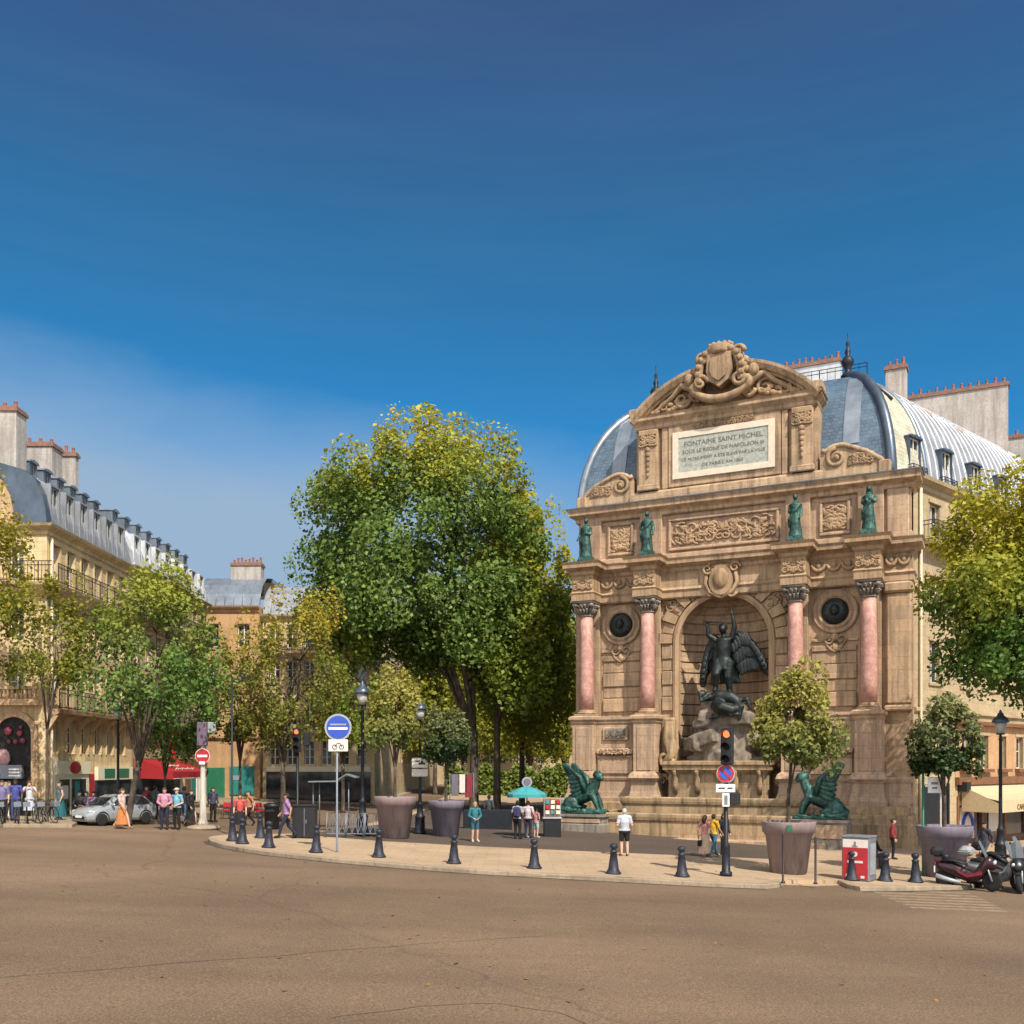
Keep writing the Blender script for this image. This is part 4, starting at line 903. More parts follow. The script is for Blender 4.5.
railing(b2, I4, 0, 14.2, -.55, 12.1, .95, None); railing(b2, I4, 0, 14.2, -.55, 6.1, .95, None)
mb = MB(); mb.box(.2,13.8,-.1,-.003,.4,3.2); mb.build('shop_window', M['glass'], b2)
mb = MB(); mb.box(.2,13.8,-.16,-.003,3.2,3.8); mb.build('shop_sign', M['brownwood'], b2)
mb = MB(); mb.loft([[(x, -.1-1.9*f, 3.75-.75*f-.1*sin(pi*f)) for f in np.linspace(0,1,6)]+[(x,-2.02,2.55)] for x in np.linspace(1.2,7.6,12)], False, False)
for x in (1.2,7.6): mb.add([(x,-.1,3.75),(x,-2.0,3.0),(x,-2.02,2.55),(x,-.1,2.6)], [(0,1,2,3)])
a2 = mb.build('awning', M['redcanvas'], b2)
mb = MB(); mb.box(6.0,6.25,-.5,-.25,3.8,6.4); mb.box(5.75,6.5,-.6,-.2,4.9,5.5); mb.build('hanging_sign', M['red'], b2)
for x0, x1, yy, zq in ((2.0,4.4,-1.25,3.32),(2.8,6.2,-1.6,3.14)):
    mb = MB(); mb.tube([(x0+(x1-x0)*k/60, yy-.02+.03*cos(k*.9), zq+.03-.075*cos(k*.9)*(.6+.4*sin(k*.37))) for k in range(61)], .022, 4); mb.build('awning_script', M['signpink'], a2)
mb = MB(); mb.box(1.25,7.55,-2.035,-2.025,2.57,2.62); mb.build('valance_trim', M['signpink'], a2)
for k in range(5):
    mb = MB(); mb.bbox(8.0+1.15*k,8.9+1.15*k,-.18,-.1,.8,2.7,.02); mb.build('shop_panel', M[('cream','brownwood','teal','signpink','brownwood')[k]], b2)
for i in range(4):
    mb = MB(); mb.box(13.0-.3*i,13.18-.3*i,-.3,-.02,.4,3.1); mb.build('shop_pilaster', M['cream'], b2)
# buildings that close the view down the street
RPc = [(0,15.3),(.3,16.2),(1.0,17.0),(2.2,17.7),(4,18.0)]
b3 = facade_block('rendered_building', 'orange rendered house with grey zinc roof closing the side street', (-23.4,74.5,0), 0, 4.6, 12, -.2, [(6.3,2.1),(9.3,1.9),(12.2,1.7)], [1.1,3.4], .9, 15.2, 'facade_orange', RPc, 'zinc_blue')
chimney(b3, I4, 1.9, 4.2, 2.0, 3.0, 16.5, 18.9, 8); mb = MB(); mb.sweep([(0,0),(4.6,0)], [(0,5.3),(.2,5.4),(.25,5.6),(0,5.65)]); mb.build('string_course', M['facade_pink'], b3)
mb = MB(); mb.box(.2,2.0,-.1,-.003,.6,3.2); mb.build('shop_door', M['green'], b3); mb = MB(); mb.box(2.4,4.2,-.1,-.003,1.2,3.3); mb.build('shop_sign', M['teal'], b3)
for x in (1.1,3.4): railing(b3, I4, x-.7, x+.7, -.35, 9.1, .9, .3)
mb = MB(); mb.box(.35,1.85,-.35,0,8.98,9.08); mb.build('balcony', M['facade_orange'], b3); mb = MB(); mb.box(2.65,4.15,-.35,0,8.98,9.08); mb.build('balcony', M['facade_orange'], b3)
b4 = facade_block('pale_stone_building', 'pale stone house with many tall windows behind the yellowish street tree', (-18.7,75,0), 0, 8.4, 12, -.2, [(3.4,1.8),(6.3,2.1),(9.3,1.9),(12.2,1.7)], [.9+1.3*i for i in range(6)], .75, 14.6, 'facade_sun', [(d, z-.6) for d, z in RPc], 'zinc')
mb = MB(); mb.sweep([(0,0),(8.4,0)], [(0,5.4),(.3,5.6),(.5,5.75),(.5,5.95),(0,6.0)]); mb.build('balcony', M['facade_sun'], b4); mb = MB(); mb.sweep([(0,0),(8.4,0)], [(0,11.4),(.3,11.6),(.5,11.75),(.5,11.9),(0,11.95)]); mb.build('balcony', M['facade_sun'], b4)
railing(b4, I4, 0, 8.4, -.48, 5.96, .9, None); railing(b4, I4, 0, 8.4, -.48, 11.92, .9, None)
mb = MB(); mb.box(.3,8.1,-.1,-.003,.3,2.9); mb.build('shop_window', M['glass'], b4); mb = MB(); mb.box(.3,8.1,-.15,-.003,2.9,3.3); mb.build('shop_sign', M['cream'], b4)
b5 = facade_block('far_terrace', 'distant cream terrace at the end of the tree-lined boulevard', (-14,150,0), 0, 30, 12, -.2, [(3.6,1.8),(6.6,2.1),(9.8,1.9),(13,1.7)], [1.2+1.9*i for i in range(15)], .9, 15.5, 'facade_pale', [(d, z+.4) for d, z in RPc], 'zinc')
b6 = facade_block('boulevard_terrace', 'long pale terrace along the boulevard behind the big plane trees', (-11.2,88,0), pi/2, 55, 10, -.2, [(3.6,1.8),(6.6,2.1),(9.8,1.9),(13,1.7)], [1.5+2.4*i for i in range(22)], 1.0, 15.5, 'facade_pale', [(d, z+.4) for d, z in RPc], 'zinc')
# ------------------------------------------------------------------ trees
def leafmesh(name, m, pts, nrm, size, rng):
    n = len(pts)
    a = rng.normal(size=(n,3)); a -= nrm*np.sum(a*nrm, 1, keepdims=True); a /= np.linalg.norm(a, axis=1, keepdims=True)+1e-9
    b = np.cross(nrm, a); s = (size*rng.uniform(.4, 1.5, (n,1)))
    a = a*s; b = b*s*.75
    fold = nrm*s*.25
    v = np.stack([pts-a, pts-b*.8+fold, pts+a*.15-b+fold*.5, pts+a, pts+a*.15+b+fold*.5, pts-b*-.8+fold], 1).reshape(-1, 3)
    me = D.meshes.new(name); me.vertices.add(n*6); me.vertices.foreach_set('co', v.astype(np.float32).ravel())
    me.loops.add(n*6); me.polygons.add(n)
    me.loops.foreach_set('vertex_index', np.arange(n*6, dtype=np.int32)); me.polygons.foreach_set('loop_start', np.arange(0, n*6, 6, dtype=np.int32)); me.polygons.foreach_set('loop_total', np.full(n, 6, dtype=np.int32))
    me.materials.append(m); me.update(); me.validate(); return me
def tree(name, label, base, ctr, rad, r0, lm, n, size, seed, group=None, clumps=60, lean=(0,0), low=.0, spread=.26, fork=None, nl=7, cat='tree', shell=.55, box=2.6, taper=0):
    """base: foot of the trunk; ctr: crown centre relative to the base; rad: crown half-sizes"""
    rng = np.random.default_rng(seed); rnd = random.Random(seed)
    tr = thing(name, label, cat, base, 0, group)
    C = Vector(ctr); R = Vector(rad)
    mb = MB(); fk = Vector((lean[0], lean[1], fork if fork else max(1.2, C.z-R.z*.75)))
    mb.tube([(0,0,-.15),(0,0,.12),(fk.x*.3,fk.y*.3,fk.z*.4),(fk.x*.7,fk.y*.7,fk.z*.75),fk], [r0*1.5,r0*1.1,r0*.95,r0*.85,r0*.75], 10)
    cl = []
    for i in range(clumps):
        d = rng.normal(size=3); d /= np.linalg.norm(d); f = rng.uniform(shell, 1)**.6
        d = d/(np.sum(np.abs(d)**box)**(1/box))
        if d[2] < -.6: d[2] *= .6
        tq = 1-taper*d[2]*f; d = d*np.array([tq, tq, 1])
        cl.append(C+Vector((d[0]*R.x*f, d[1]*R.y*f, d[2]*R.z*f)))
    for i in range(nl):                           # main limbs with side branches reaching into the clumps
        a = 2*pi*i/nl+rnd.uniform(-.4,.4); el = rnd.uniform(.35, 1.35)
        end = C+Vector((cos(a)*cos(el)*R.x*.7, sin(a)*cos(el)*R.y*.7, (sin(el)*.95-.25)*R.z*.8))
        mid = fk.lerp(end, .45)+Vector((rnd.uniform(-.4,.4), rnd.uniform(-.4,.4), R.z*.12)); m2 = mid.lerp(end, .5)+Vector((rnd.uniform(-.3,.3),rnd.uniform(-.3,.3),R.z*.05))
        mb.tube([fk-Vector((0,0,.3)), fk.lerp(mid,.5), mid, m2, end], [r0*.55,r0*.42,r0*.32,r0*.2,r0*.06], 7)
        for q in sorted(cl, key=lambda p: (p-m2).length)[:5]:
            k = m2.lerp(q, .5)+Vector((0,0,.15)); mb.tube([m2, k, q], [r0*.16,r0*.1,r0*.03], 5)
        for q in sorted(cl, key=lambda p: (p-mid).length)[:2]: mb.tube([mid, mid.lerp(q,.5)+Vector((0,0,.2)), q], [r0*.2,r0*.12,r0*.03], 5)
    mb.build('trunk', M['bark'], tr)
    ca = np.array([list(p) for p in cl]); idx = rng.integers(0, len(cl), n)
    sg = np.array(R)*spread*rng.uniform(.55, 1.25, (len(cl),1))
    off = rng.normal(size=(n,3)); off *= (rng.uniform(.2,1.0,(n,1))**.5)/np.linalg.norm(off,axis=1,keepdims=True)*1.35
    pts = ca[idx]+off*sg[idx]
    keep = pts[:,2] > low
    nr = (pts-np.array(C))/np.array(R); nr = nr/(np.linalg.norm(nr,axis=1,keepdims=True)+1e-6)*.5+rng.normal(size=(n,3))*.55+np.array([0,0,.35]); nr /= np.linalg.norm(nr,axis=1,keepdims=True)
    pts = pts[keep]; nr = nr[keep]
    obj('crown', leafmesh('crown', lm, pts, nr, size, rng), tr); return tr
def tree_px(name, label, bx, by, crown, lm, n, size, seed, r0=.2, depth=None, ry=None, **k):
    """base at a photo pixel, crown given as a pixel box (x0,y0,x1,y1) at that distance"""
    b = G(bx, by, LIFT); Y = b.y
    x0, y0, x1, y1 = crown; c = P((x0+x1)/2, (y0+y1)/2, Y); rx = (x1-x0)/2*Y/F; rz = (y1-y0)/2*Y/F
    return tree(name, label, b, (c.x-b.x, 0, c.z-b.z), (rx*.86, (ry or rx)*.86, rz*.86), r0, lm, n, size, seed, **k)
lf_big = leaf('plane_leaf', (.05,.095,.018), (.12,.19,.035), (.20,.27,.06), (.50,.43,.035), 16.5, 25.5, .85)
lf_side = leaf('plane_leaf_yellowing', (.07,.11,.02), (.15,.20,.035), (.24,.28,.06), (.48,.39,.035), 10, 24)
lf_mid = leaf('plane_leaf_light', (.10,.15,.022), (.24,.31,.045), (.38,.42,.08), (.58,.50,.05), 6, 20, .8, .6)
lf_bg = leaf('sunlit_yellow_green_leaf', (.13,.17,.022), (.30,.32,.04), (.46,.44,.07), (.58,.46,.05), 4, 24, .6, .55)
lf_yel = leaf('yellow_leaf', (.11,.14,.02), (.22,.23,.035), (.34,.31,.05), (.48,.36,.04), 2, 16, .6, .45)
lf_left = leaf('green_leaf', (.04,.085,.018), (.10,.18,.035), (.18,.26,.06), (.36,.34,.04), 3, 12, .7)
lf_sparse = leaf('olive_leaf', (.08,.10,.02), (.17,.17,.03), (.27,.24,.045), (.45,.34,.035), 4, 13)
lf_pot = leaf('shrub_leaf', (.05,.085,.022), (.14,.17,.04), (.25,.25,.07), (.42,.36,.08), 1.6, 4.2, .65)
lf_potd = leaf('dark_shrub_leaf', (.014,.032,.010), (.04,.075,.022), (.09,.125,.045), (.34,.33,.13), 2.4, 4.2, .6)
lf_right = leaf('right_tree_leaf', (.03,.075,.012), (.08,.155,.025), (.15,.23,.04), (.46,.40,.03), 7, 13.5, .85)
GT = 'plane trees beside the boulevard'
tree_px('plane_tree', 'huge green plane tree with yellow top left of the fountain, the tallest one', 474, 813.5, (284,404,572,738), lf_big, 80000, .135, 1, .30, ry=8, clumps=190, group=GT, fork=5.5, nl=11, spread=.15, shell=.45, box=2.3)
tree_px('plane_tree', 'plane tree with light green low crown close against the left side of the fountain', 497, 814, (452,480,584,775), lf_mid, 30000, .135, 2, .25, ry=5, clumps=95, group=GT, fork=6, nl=8, spread=.19, box=2.2)
tree_px('plane_tree', 'slimmer plane tree behind, yellowing crown close to the fountain edge', 522, 810, (486,560,586,790), lf_bg, 13000, .14, 3, .22, ry=5, clumps=50, group=GT, fork=5, nl=6)
bt = [(-5.5,112,'yellow-green plane tree further down the boulevard, second row'), (2.2,118,'yellow-green plane tree partly hidden by the left dragon'), (-2.0,122,'yellow plane tree deep in the boulevard between dark trunks'), (6.5,124,'yellowing plane tree far behind the fountain left edge'), (-8.0,104,'pale yellow plane tree far down behind the tree in the left pot'), (2.5,140,'last pale yellow plane tree at the far end of the boulevard')]
for i, (x, y, l) in enumerate(bt):
    tree('plane_tree', l, (x,y,gz(x)+.1), (0,0,11.5), (5.2,4.6,9.6), .24, lf_bg, 12000, .21, 30+i, group=GT, clumps=46, fork=3.2, low=1.9)
LG = 'street trees on the left pavement'
tree_px('street_tree', 'slender green tree with dark trunk in front of the left terrace', 128, 823, (70,538,240,775), lf_left, 13500, .085, 11, .13, box=1.7, taper=.38, clumps=58, fork=2.8, group=LG, lean=(.5,0), spread=.2)
tree_px('street_tree', 'yellow-leaved tree cut by the left edge of the view', -8, 822.5, (-84,466,32,690), lf_yel, 8000, .085, 12, .13, clumps=46, fork=3, group=LG, spread=.22)
tree_px('street_tree', 'small thin yellow tree before the ochre corner', 47, 821.5, (4,572,96,716), lf_yel, 4200, .085, 13, .07, clumps=34, fork=4.2, group=LG, spread=.24)
tree_px('street_tree', 'sparse olive-yellow tree with forked trunk before the pale stone house', 283, 818, (230,574,356,780), lf_sparse, 8500, .085, 14, .15, clumps=60, fork=3.0, spread=.18)
tree_px('street_tree', 'dense dark tree right of the fountain, yellow at its top', 1046, 868, (910,448,1160,765), lf_right, 46000, .09, 15, .2, ry=4.2, box=2.0, clumps=120, fork=3.2, spread=.18, shell=.3)
tree_px('street_tree', 'thin yellow-green tree before the orange rendered house', 240, 811, (196,622,282,776), lf_sparse, 5200, .10, 17, .1, clumps=40, fork=3, spread=.22)
tree_px('street_tree', 'light green tree behind the blue round sign', 343, 811, (312,618,392,780), lf_mid, 7000, .11, 18, .12, clumps=44, fork=3, spread=.22)
tree_px('street_tree', 'small green tree above the left end of the red awning', 165, 817, (140,640,215,785), lf_left, 6000, .09, 16, .08, clumps=30, fork=2.2, group=LG)

# clipped hedge closing the plaza behind the trunks
rng = np.random.default_rng(77); hb = thing('hedge', 'long dark hedge far behind the trunks of the plane trees', 'hedge', (0,104,0))
n = 16000; pts = np.stack([rng.uniform(-7,9.5,n), rng.uniform(-.9,.9,n), rng.uniform(0,1,n)**.85*3.3-.25], 1); pts[:,2] += .35*np.sin(pts[:,0]*1.7)+.2*np.sin(pts[:,0]*4.1)
nr = rng.normal(size=(n,3))*.6+np.array([0,-.5,.5]); nr /= np.linalg.norm(nr,axis=1,keepdims=True)
obj('foliage', leafmesh('foliage', lf_side, pts, nr, .16, rng), hb)
mb = MB(); 
for x in np.linspace(-6.8,9.2,18): mb.bar((x,0,-.5),(x+.1,0,2.6),.05,5)
mb.tube([(-7,0,.6),(9.4,0,.6)], .12, 5); mb.tube([(-7,0,1.5),(9.4,0,1.5)], .1, 5); mb.build('branches', M['bark'], hb)
# ------------------------------------------------------------------ bronze figures
def fig_mesh(mb, voxel, m, smooth=2):
    me = remesh(mb, voxel, smooth); me.materials.append(m)
    me.polygons.foreach_set('use_smooth', [True]*len(me.polygons)); return me
def feather(d):
    y = Vector((0,1,0)); y = (y-d*y.dot(d)).normalized(); x = y.cross(d).normalized(); m = Matrix((x, y, d)).transposed(); return m.to_4x4()
def robed(seed, arms, hood=False):
    mb = MB(); r = random.Random(seed); s = r.choice((-1, 1))
    mb.tube([(0,0,.0),(.0,0,.3),(s*.02,-.02,.75),(s*.04,-.02,1.05),(0,0,1.3),(0,0,1.62),(0,-.01,1.74)], [.33,.29,.27,.25,.22,.27,.12], 14)
    for k in range(11):                          # folds
        a = 2*pi*k/11+r.uniform(-.2,.2); mb.tube([(.31*cos(a),.27*sin(a),.02),(.25*cos(a+.15),.22*sin(a+.15),.6),(.2*cos(a+.3),.17*sin(a+.3),1.15)], [.05,.042,.02], 6)
    mb.tube([(-s*.26,-.08,1.6),(0,-.24,1.25),(s*.27,-.2,.85),(s*.3,-.05,.5)], [.07,.09,.1,.05], 8)
    mb.tube([(0,0,1.66),(0,-.02,1.85)], .075, 8); mb.ball((0,-.03,1.95), (.115,.14,.16), 12, 9); mb.ball((0,.02,2.0), (.135,.145,.14), 10, 8)
    mb.ball((0,-.17,1.93), (.025,.03,.04), 6, 5)
    if hood: mb.tube([(0,.06,2.05),(0,.13,1.85),(0,.14,1.5)], [.13,.16,.18], 9)
    for sg, (el, wr) in zip((-1, 1), arms):
        mb.tube([(sg*.24,0,1.6),(sg*.24+el[0],el[1],1.6+el[2])], [.1,.08], 8); e = Vector((sg*.24+el[0],el[1],1.6+el[2])); w = e+Vector(wr)
        mb.tube([e, w], [.085,.055], 8); mb.ball(w, (.06,.06,.07), 8, 6)
    return mb
spec = [(-7.42, 1, (((-.12,.02,-.35),(-.1,-.18,-.3)),((.06,-.05,-.38),(-.2,-.22,.02))), 'green bronze robed statue on the outermost left column, arm held away', False),
        (-3.9, 2, (((-.16,.05,-.3),(.14,-.16,-.2)),((.1,0,-.38),(.02,-.12,-.36))), 'green bronze draped statue left of the long relief, holding a sword low', False),
        (3.9, 3, (((-.05,-.05,-.38),(.2,-.2,.05)),((.05,-.02,-.4),(-.05,-.15,-.3))), 'green bronze cloaked statue right of the long relief, hands folded', False),
        (7.42, 4, (((-.08,-.08,-.32),(.22,-.16,.12)),((.08,-.08,-.3),(-.22,-.16,.14))), 'green bronze hooded statue on the outermost right column, arms crossed', True)]
for u, sd_, arms, lab, hd in spec:
    p = W(u, -.95, 14.58); st = thing('bronze_statue', lab, 'statue', p, FA, 'bronze virtues above the columns')
    mb = MB(); mb.bbox(-.42,.42,-.38,.38,0,.16,.03); mb.loft([[(x*s_, y*s_, z) for x, y in ((-.38,-.34),(.38,-.34),(.38,.34),(-.38,.34))] for s_, z in ((1,.16),(.86,.34))]); mb.build('statue_base', M['patina'], st)
    b_ = obj('figure', fig_mesh(robed(sd_, arms, hd), .032, M['patina'], 1), st, (0,0,.3)); b_.scale = (1.0,1.0,1.03)
    if sd_ == 2:
        mb = MB(); mb.tube([(.2,-.42,.95),(.55,-.5,-.3)], [.03,.02], 6); mb.build('sword', M['bronze'], st)
# the archangel group in the niche
p = W(.15, -.45, 6.55); sg = thing('statue_group', 'dark bronze winged archangel with raised arm standing on a fallen demon in the arched niche', 'statue', p, FA)
mb = MB(); k = 2.02
def K(x, y, z): return Vector((x*k, y*k, z*k+.55))
mb.tube([K(.12,-.02,.85),K(.13,-.10,.45),K(.16,.0,.05)], [.17*k,.11*k,.07*k], 10); mb.ball(K(.17,-.07,.04), (.14,.22,.09), 8, 6)
mb.tube([K(-.12,-.02,.85),K(-.16,-.22,.5),K(-.2,-.12,.12)], [.17*k,.11*k,.07*k], 10); mb.ball(K(-.2,-.2,.1), (.14,.22,.09), 8, 6)
mb.tube([K(0,0,.82),K(0,-.02,1.0),K(.01,-.02,1.2),K(0,0,1.42),K(0,0,1.52)], [.19*k,.165*k,.185*k,.2*k,.08*k], 14)
for i in range(14):                              # skirt lappets of the armour
    a = 2*pi*i/14; mb.tube([K(.17*cos(a),.15*sin(a),.92), K(.22*cos(a),.2*sin(a),.62)], [.05*k,.045*k], 6)
mb.tube([K(0,0,1.48),K(-.01,-.02,1.62)], .06*k, 8); mb.ball(K(-.02,-.05,1.70), (.105*k,.12*k,.13*k), 12, 9); mb.ball(K(-.02,.0,1.75), (.125*k,.13*k,.12*k), 10, 8); mb.ball(K(-.03,-.16,1.69), (.03*k,.03*k,.03*k), 6, 5)
mb.tube([K(.2,0,1.42),K(.28,-.03,1.72)], [.085*k,.07*k], 9); mb.tube([K(.28,-.03,1.72),K(.24,-.06,2.0)], [.07*k,.045*k], 9); mb.ball(K(.22,-.06,2.07), (.05*k,.04*k,.07*k), 8, 6); mb.tube([K(.22,-.07,2.1),K(.19,-.08,2.2)], [.03*k,.02*k], 6)
mb.tube([K(-.2,0,1.42),K(-.40,-.05,1.55)], [.085*k,.07*k], 9); mb.tube([K(-.40,-.05,1.55),K(-.42,-.1,1.85)], [.07*k,.045*k], 9); mb.ball(K(-.41,-.1,1.9), (.06*k,.06*k,.06*k), 8, 6)
mb.tube([K(-.15,.1,1.45),K(-.25,.16,1.0),K(-.28,.12,.5),K(-.33,.05,.25)], [.06*k,.1*k,.1*k,.05*k], 8)
for i in range(7): a = -.6+i*.2; mb.tube([K(.12*sin(a),.16,1.35),K(.3*sin(a)+.05,.26,.8),K(.42*sin(a)+.1,.22,.3)], [.05*k,.07*k,.04*k], 7)
obj('archangel', fig_mesh(mb, .055, M['bronze'], 1), sg)
mb = MB(); mb.tube([K(-.5,-.12,1.91),K(.22,-.14,1.84)], [.03,.022], 6); mb.tube([K(-.38,-.22,1.9),K(-.38,-.02,1.9)], .03, 6); mb.build('sword', M['bronze'], sg)
def wing(path, widths, dirn, nfe, seed, name):
    """feathered wing: bone along the leading edge, overlapping vanes hanging from it"""
    mb = MB(); pts = [Vector(q) for q in path]; n = len(pts)-1
    mb.tube(pts, [.15-.09*i/n for i in range(n+1)], 8)
    for row, (fr, yo, wd) in enumerate(((1.0,.0,.26),(.66,-.09,.24),(.36,-.17,.2))):
        for i in range(nfe):
            f = (i+.3)/nfe*n; j = min(n-1, int(f)); q = pts[j].lerp(pts[j+1], f-j); L_ = (widths[j]*(1-(f-j))+widths[j+1]*(f-j))*fr
            d = (Vector(dirn)*(1-i/nfe*.45)+(pts[-1]-pts[-2]).normalized()*(.25+i/nfe*.75)).normalized()
            R = feather(d)
            mb.ball((0,0,L_/2), (wd*(.7+.5*L_/3),.05,L_/2), 8, 6, 0, Matrix.Translation(q+Vector((0,yo,0))) @ R)
    return mb.build(name, M['bronze_black'], sg)
wing([K(.12,.14,1.36),K(.32,.2,1.62),K(.54,.22,1.56),K(.76,.22,1.22),K(1.0,.22,.72)], [1.9,2.2,2.0,1.35,.6], (.3,0,-.95), 13, 1, 'wing')
wing([K(-.12,.14,1.36),K(-.32,.2,1.58),K(-.46,.2,1.32),K(-.54,.15,.9),K(-.58,.1,.4)], [1.7,1.9,1.7,1.1,.5], (-.08,0,-1), 11, 2, 'wing')
mb = MB()                                        # demon sprawled below
mb.tube([(-.75,-.35,.35),(-.2,-.45,.45),(.45,-.4,.35),(.85,-.35,.15)], [.2,.33,.36,.25], 12); mb.ball((-1.0,-.5,.55), (.2,.23,.24), 10, 8); mb.tube([(-.9,-.45,.5),(-.7,-.4,.42)], .14, 8)
mb.tube([(-.55,-.6,.45),(-1.05,-.75,.15),(-1.15,-.7,.75)], [.13,.1,.07], 8); mb.tube([(-.35,-.2,.5),(-.5,-.6,-.1),(-.15,-.85,-.5)], [.13,.1,.07], 8)
mb.tube([(.7,-.45,.2),(1.1,-.7,-.15),(.95,-.7,-.85)], [.2,.15,.09], 9); mb.tube([(.75,-.25,.2),(1.3,-.35,.25),(1.5,-.4,-.3)], [.2,.14,.08], 9)
mb.tube([(.6,-.2,.1),(.2,-.8,-.25),(.55,-.95,-.6),(.95,-.8,-.55)], [.14,.13,.1,.04], 8); mb.tube([(-.3,-.6,.1),(.1,-.9,-.2),(.6,-.75,-.35),(.9,-.6,-.2)], [.3,.36,.34,.2], 9); mb.tube([(.1,-.85,-.3),(-.2,-.95,-.7),(-.6,-.85,-.75)], [.16,.12,.05], 8)
for s in (-1, 1): mb.tube([(-1.0+s*.1,-.5,.75),(-1.0+s*.2,-.55,.95)], [.05,.015], 6)
obj('demon', fig_mesh(mb, .055, M['bronze'], 1), sg)
# winged chimeras on their plinths
def chimera(lab, u, rz, flip):
    q = W(u, -5.0); gzz = gz(q.x)+LIFT; top = .92
    pl_ = thing('stone_plinth', 'low stone block with pink panel under the '+('left' if u < 0 else 'right')+' winged bronze beast', 'plinth', (q.x,q.y,0), FA, 'plinths of the winged beasts')
    mb = MB(); mb.sweep([(-1.25,.75),(-1.25,-.75),(1.25,-.75),(1.25,.75)], [(.06,gzz-.1),(.06,gzz+.42),(0,gzz+.46),(0,top-.2),(.1,top-.12),(.1,top),(-.7,top+.002)], True); tris_fix(mb.build('block', M['stone_grey'], pl_))
    mb = MB(); mb.bbox(-1.12,1.12,-.80,-.7,gzz+.5,top-.24,.02); mb.build('panel', M['stone_pink'], pl_)
    t_ = thing('winged_beast', lab, 'statue', (q.x,q.y,top), FA, 'winged bronze beasts beside the basin')
    mb = MB(); S = -1 if flip else 1
    def Q(x, y, z): return (x*S, y, z)
    mb.tube([Q(-.75,0,.62),Q(-.3,0,.78),Q(.15,0,.95),Q(.42,-.02,1.15)], [.34,.36,.36,.33], 12)
    mb.tube([Q(.4,-.02,1.15),Q(.62,-.04,1.5),Q(.72,-.08,1.78)], [.33,.25,.2], 12); mb.ball(Q(.82,-.12,1.9), (.26,.22,.24), 12, 9); mb.tube([Q(.85,-.13,1.86),Q(1.08,-.16,1.76)], [.17,.1], 9); mb.ball(Q(.68,.0,1.98), (.22,.26,.22), 9, 7)
    for s in (-1, 1):
        mb.tube([Q(.45,s*.25,1.05),Q(.72,s*.3,.6),Q(.85,s*.28,.2)], [.22,.15,.1], 9); mb.ball(Q(.95,s*.28,.14), (.2,.12,.1), 8, 6)
        mb.ball(Q(-.65,s*.32,.5), (.42,.2,.4), 10, 8); mb.tube([Q(-.45,s*.36,.4),Q(-.1,s*.4,.32),Q(-.35,s*.4,.16)], [.2,.13,.1], 8); mb.ball(Q(-.1,s*.42,.14), (.24,.11,.09), 8, 6)
        mb.ball(Q(.78,s*.17,2.1), (.06,.04,.12), 6, 5)
    mb.tube([Q(-.95,.1,.5),Q(-1.2,-.15,.35),Q(-1.0,-.5,.22),Q(-.55,-.6,.16),Q(-.25,-.62,.2)], [.17,.15,.13,.1,.05], 8)
    obj('beast_body', fig_mesh(mb, .042, M['patina'], 1), t_)
    for s in (-1, 1):
        wb = MB(); base = Vector(Q(.15,s*.28,1.1)); tip = Vector(Q(-.55,s*.55,2.28)); mid = Vector(Q(-.05,s*.45,1.85))
        wb.tube([base, mid, tip], [.16,.13,.06], 8)
        for i in range(11):
            f = i/10; q0 = base.lerp(mid, f*2) if f < .5 else mid.lerp(tip, f*2-1); d = Vector(Q(-.75-.1*f,s*.05,-.55+1.0*f)).normalized(); L_ = .85-.35*f
            R = feather(d); wb.ball((0,0,L_/2), (.17,.06,L_/2), 8, 6, 0, Matrix.Translation(q0) @ R)
        wb.build('wing', M['patina'], t_)
    mb = MB(); rr = random.Random(int(u)); mb.bbox(-1.15,1.15,-.62,.62,0,.14,.04)
    for i in range(12): mb.ball((rr.uniform(-1,1), rr.uniform(-.5,.5), .14), (rr.uniform(.15,.35), rr.uniform(.12,.2), rr.uniform(.05,.16)), 8, 5)
    mb.build('rocky_base', M['patina'], t_)
chimera('green bronze winged beast facing right, left of the basin near the white-haired man', -5.9, 0, False)
chimera('green bronze winged beast facing left, right of the basin behind the potted tree', 5.75, 0, True)
# ------------------------------------------------------------------ people
def skin(n, c): return mat(n, c, .55, 0, .06)
SK = [skin('skin_light', (.50,.30,.21)), skin('skin_tan', (.38,.21,.13)), skin('skin_dark', (.10,.055,.035))]
CLOTH = {}
def cloth(c):
    k = tuple(round(x, 3) for x in c)
    if k not in CLOTH: CLOTH[k] = mat('cloth', tuple(x*.72 for x in c), .85, 0, .14, 9, .25)
    return CLOTH[k]
EYE = mat('eye', (.02,.015,.012), .3)
J0 = dict(head=(0,-.02,1.60), neck=(0,0,1.44), chest=(0,.0,1.25), waist=(0,0,1.02), pelvis=(0,.01,.93),
          shl=(.185,.0,1.40), shr=(-.185,0,1.40), ell=(.25,.03,1.12), elr=(-.25,.03,1.12), wrl=(.26,-.08,.87), wrr=(-.26,-.08,.87),
          hil=(.09,0,.90), hir=(-.09,0,.90), knl=(.105,-.03,.49), knr=(-.105,-.03,.49), anl=(.11,.02,.085), anr=(-.11,.02,.085), tol=(.13,-.15,.035), tor=(-.13,-.15,.035))
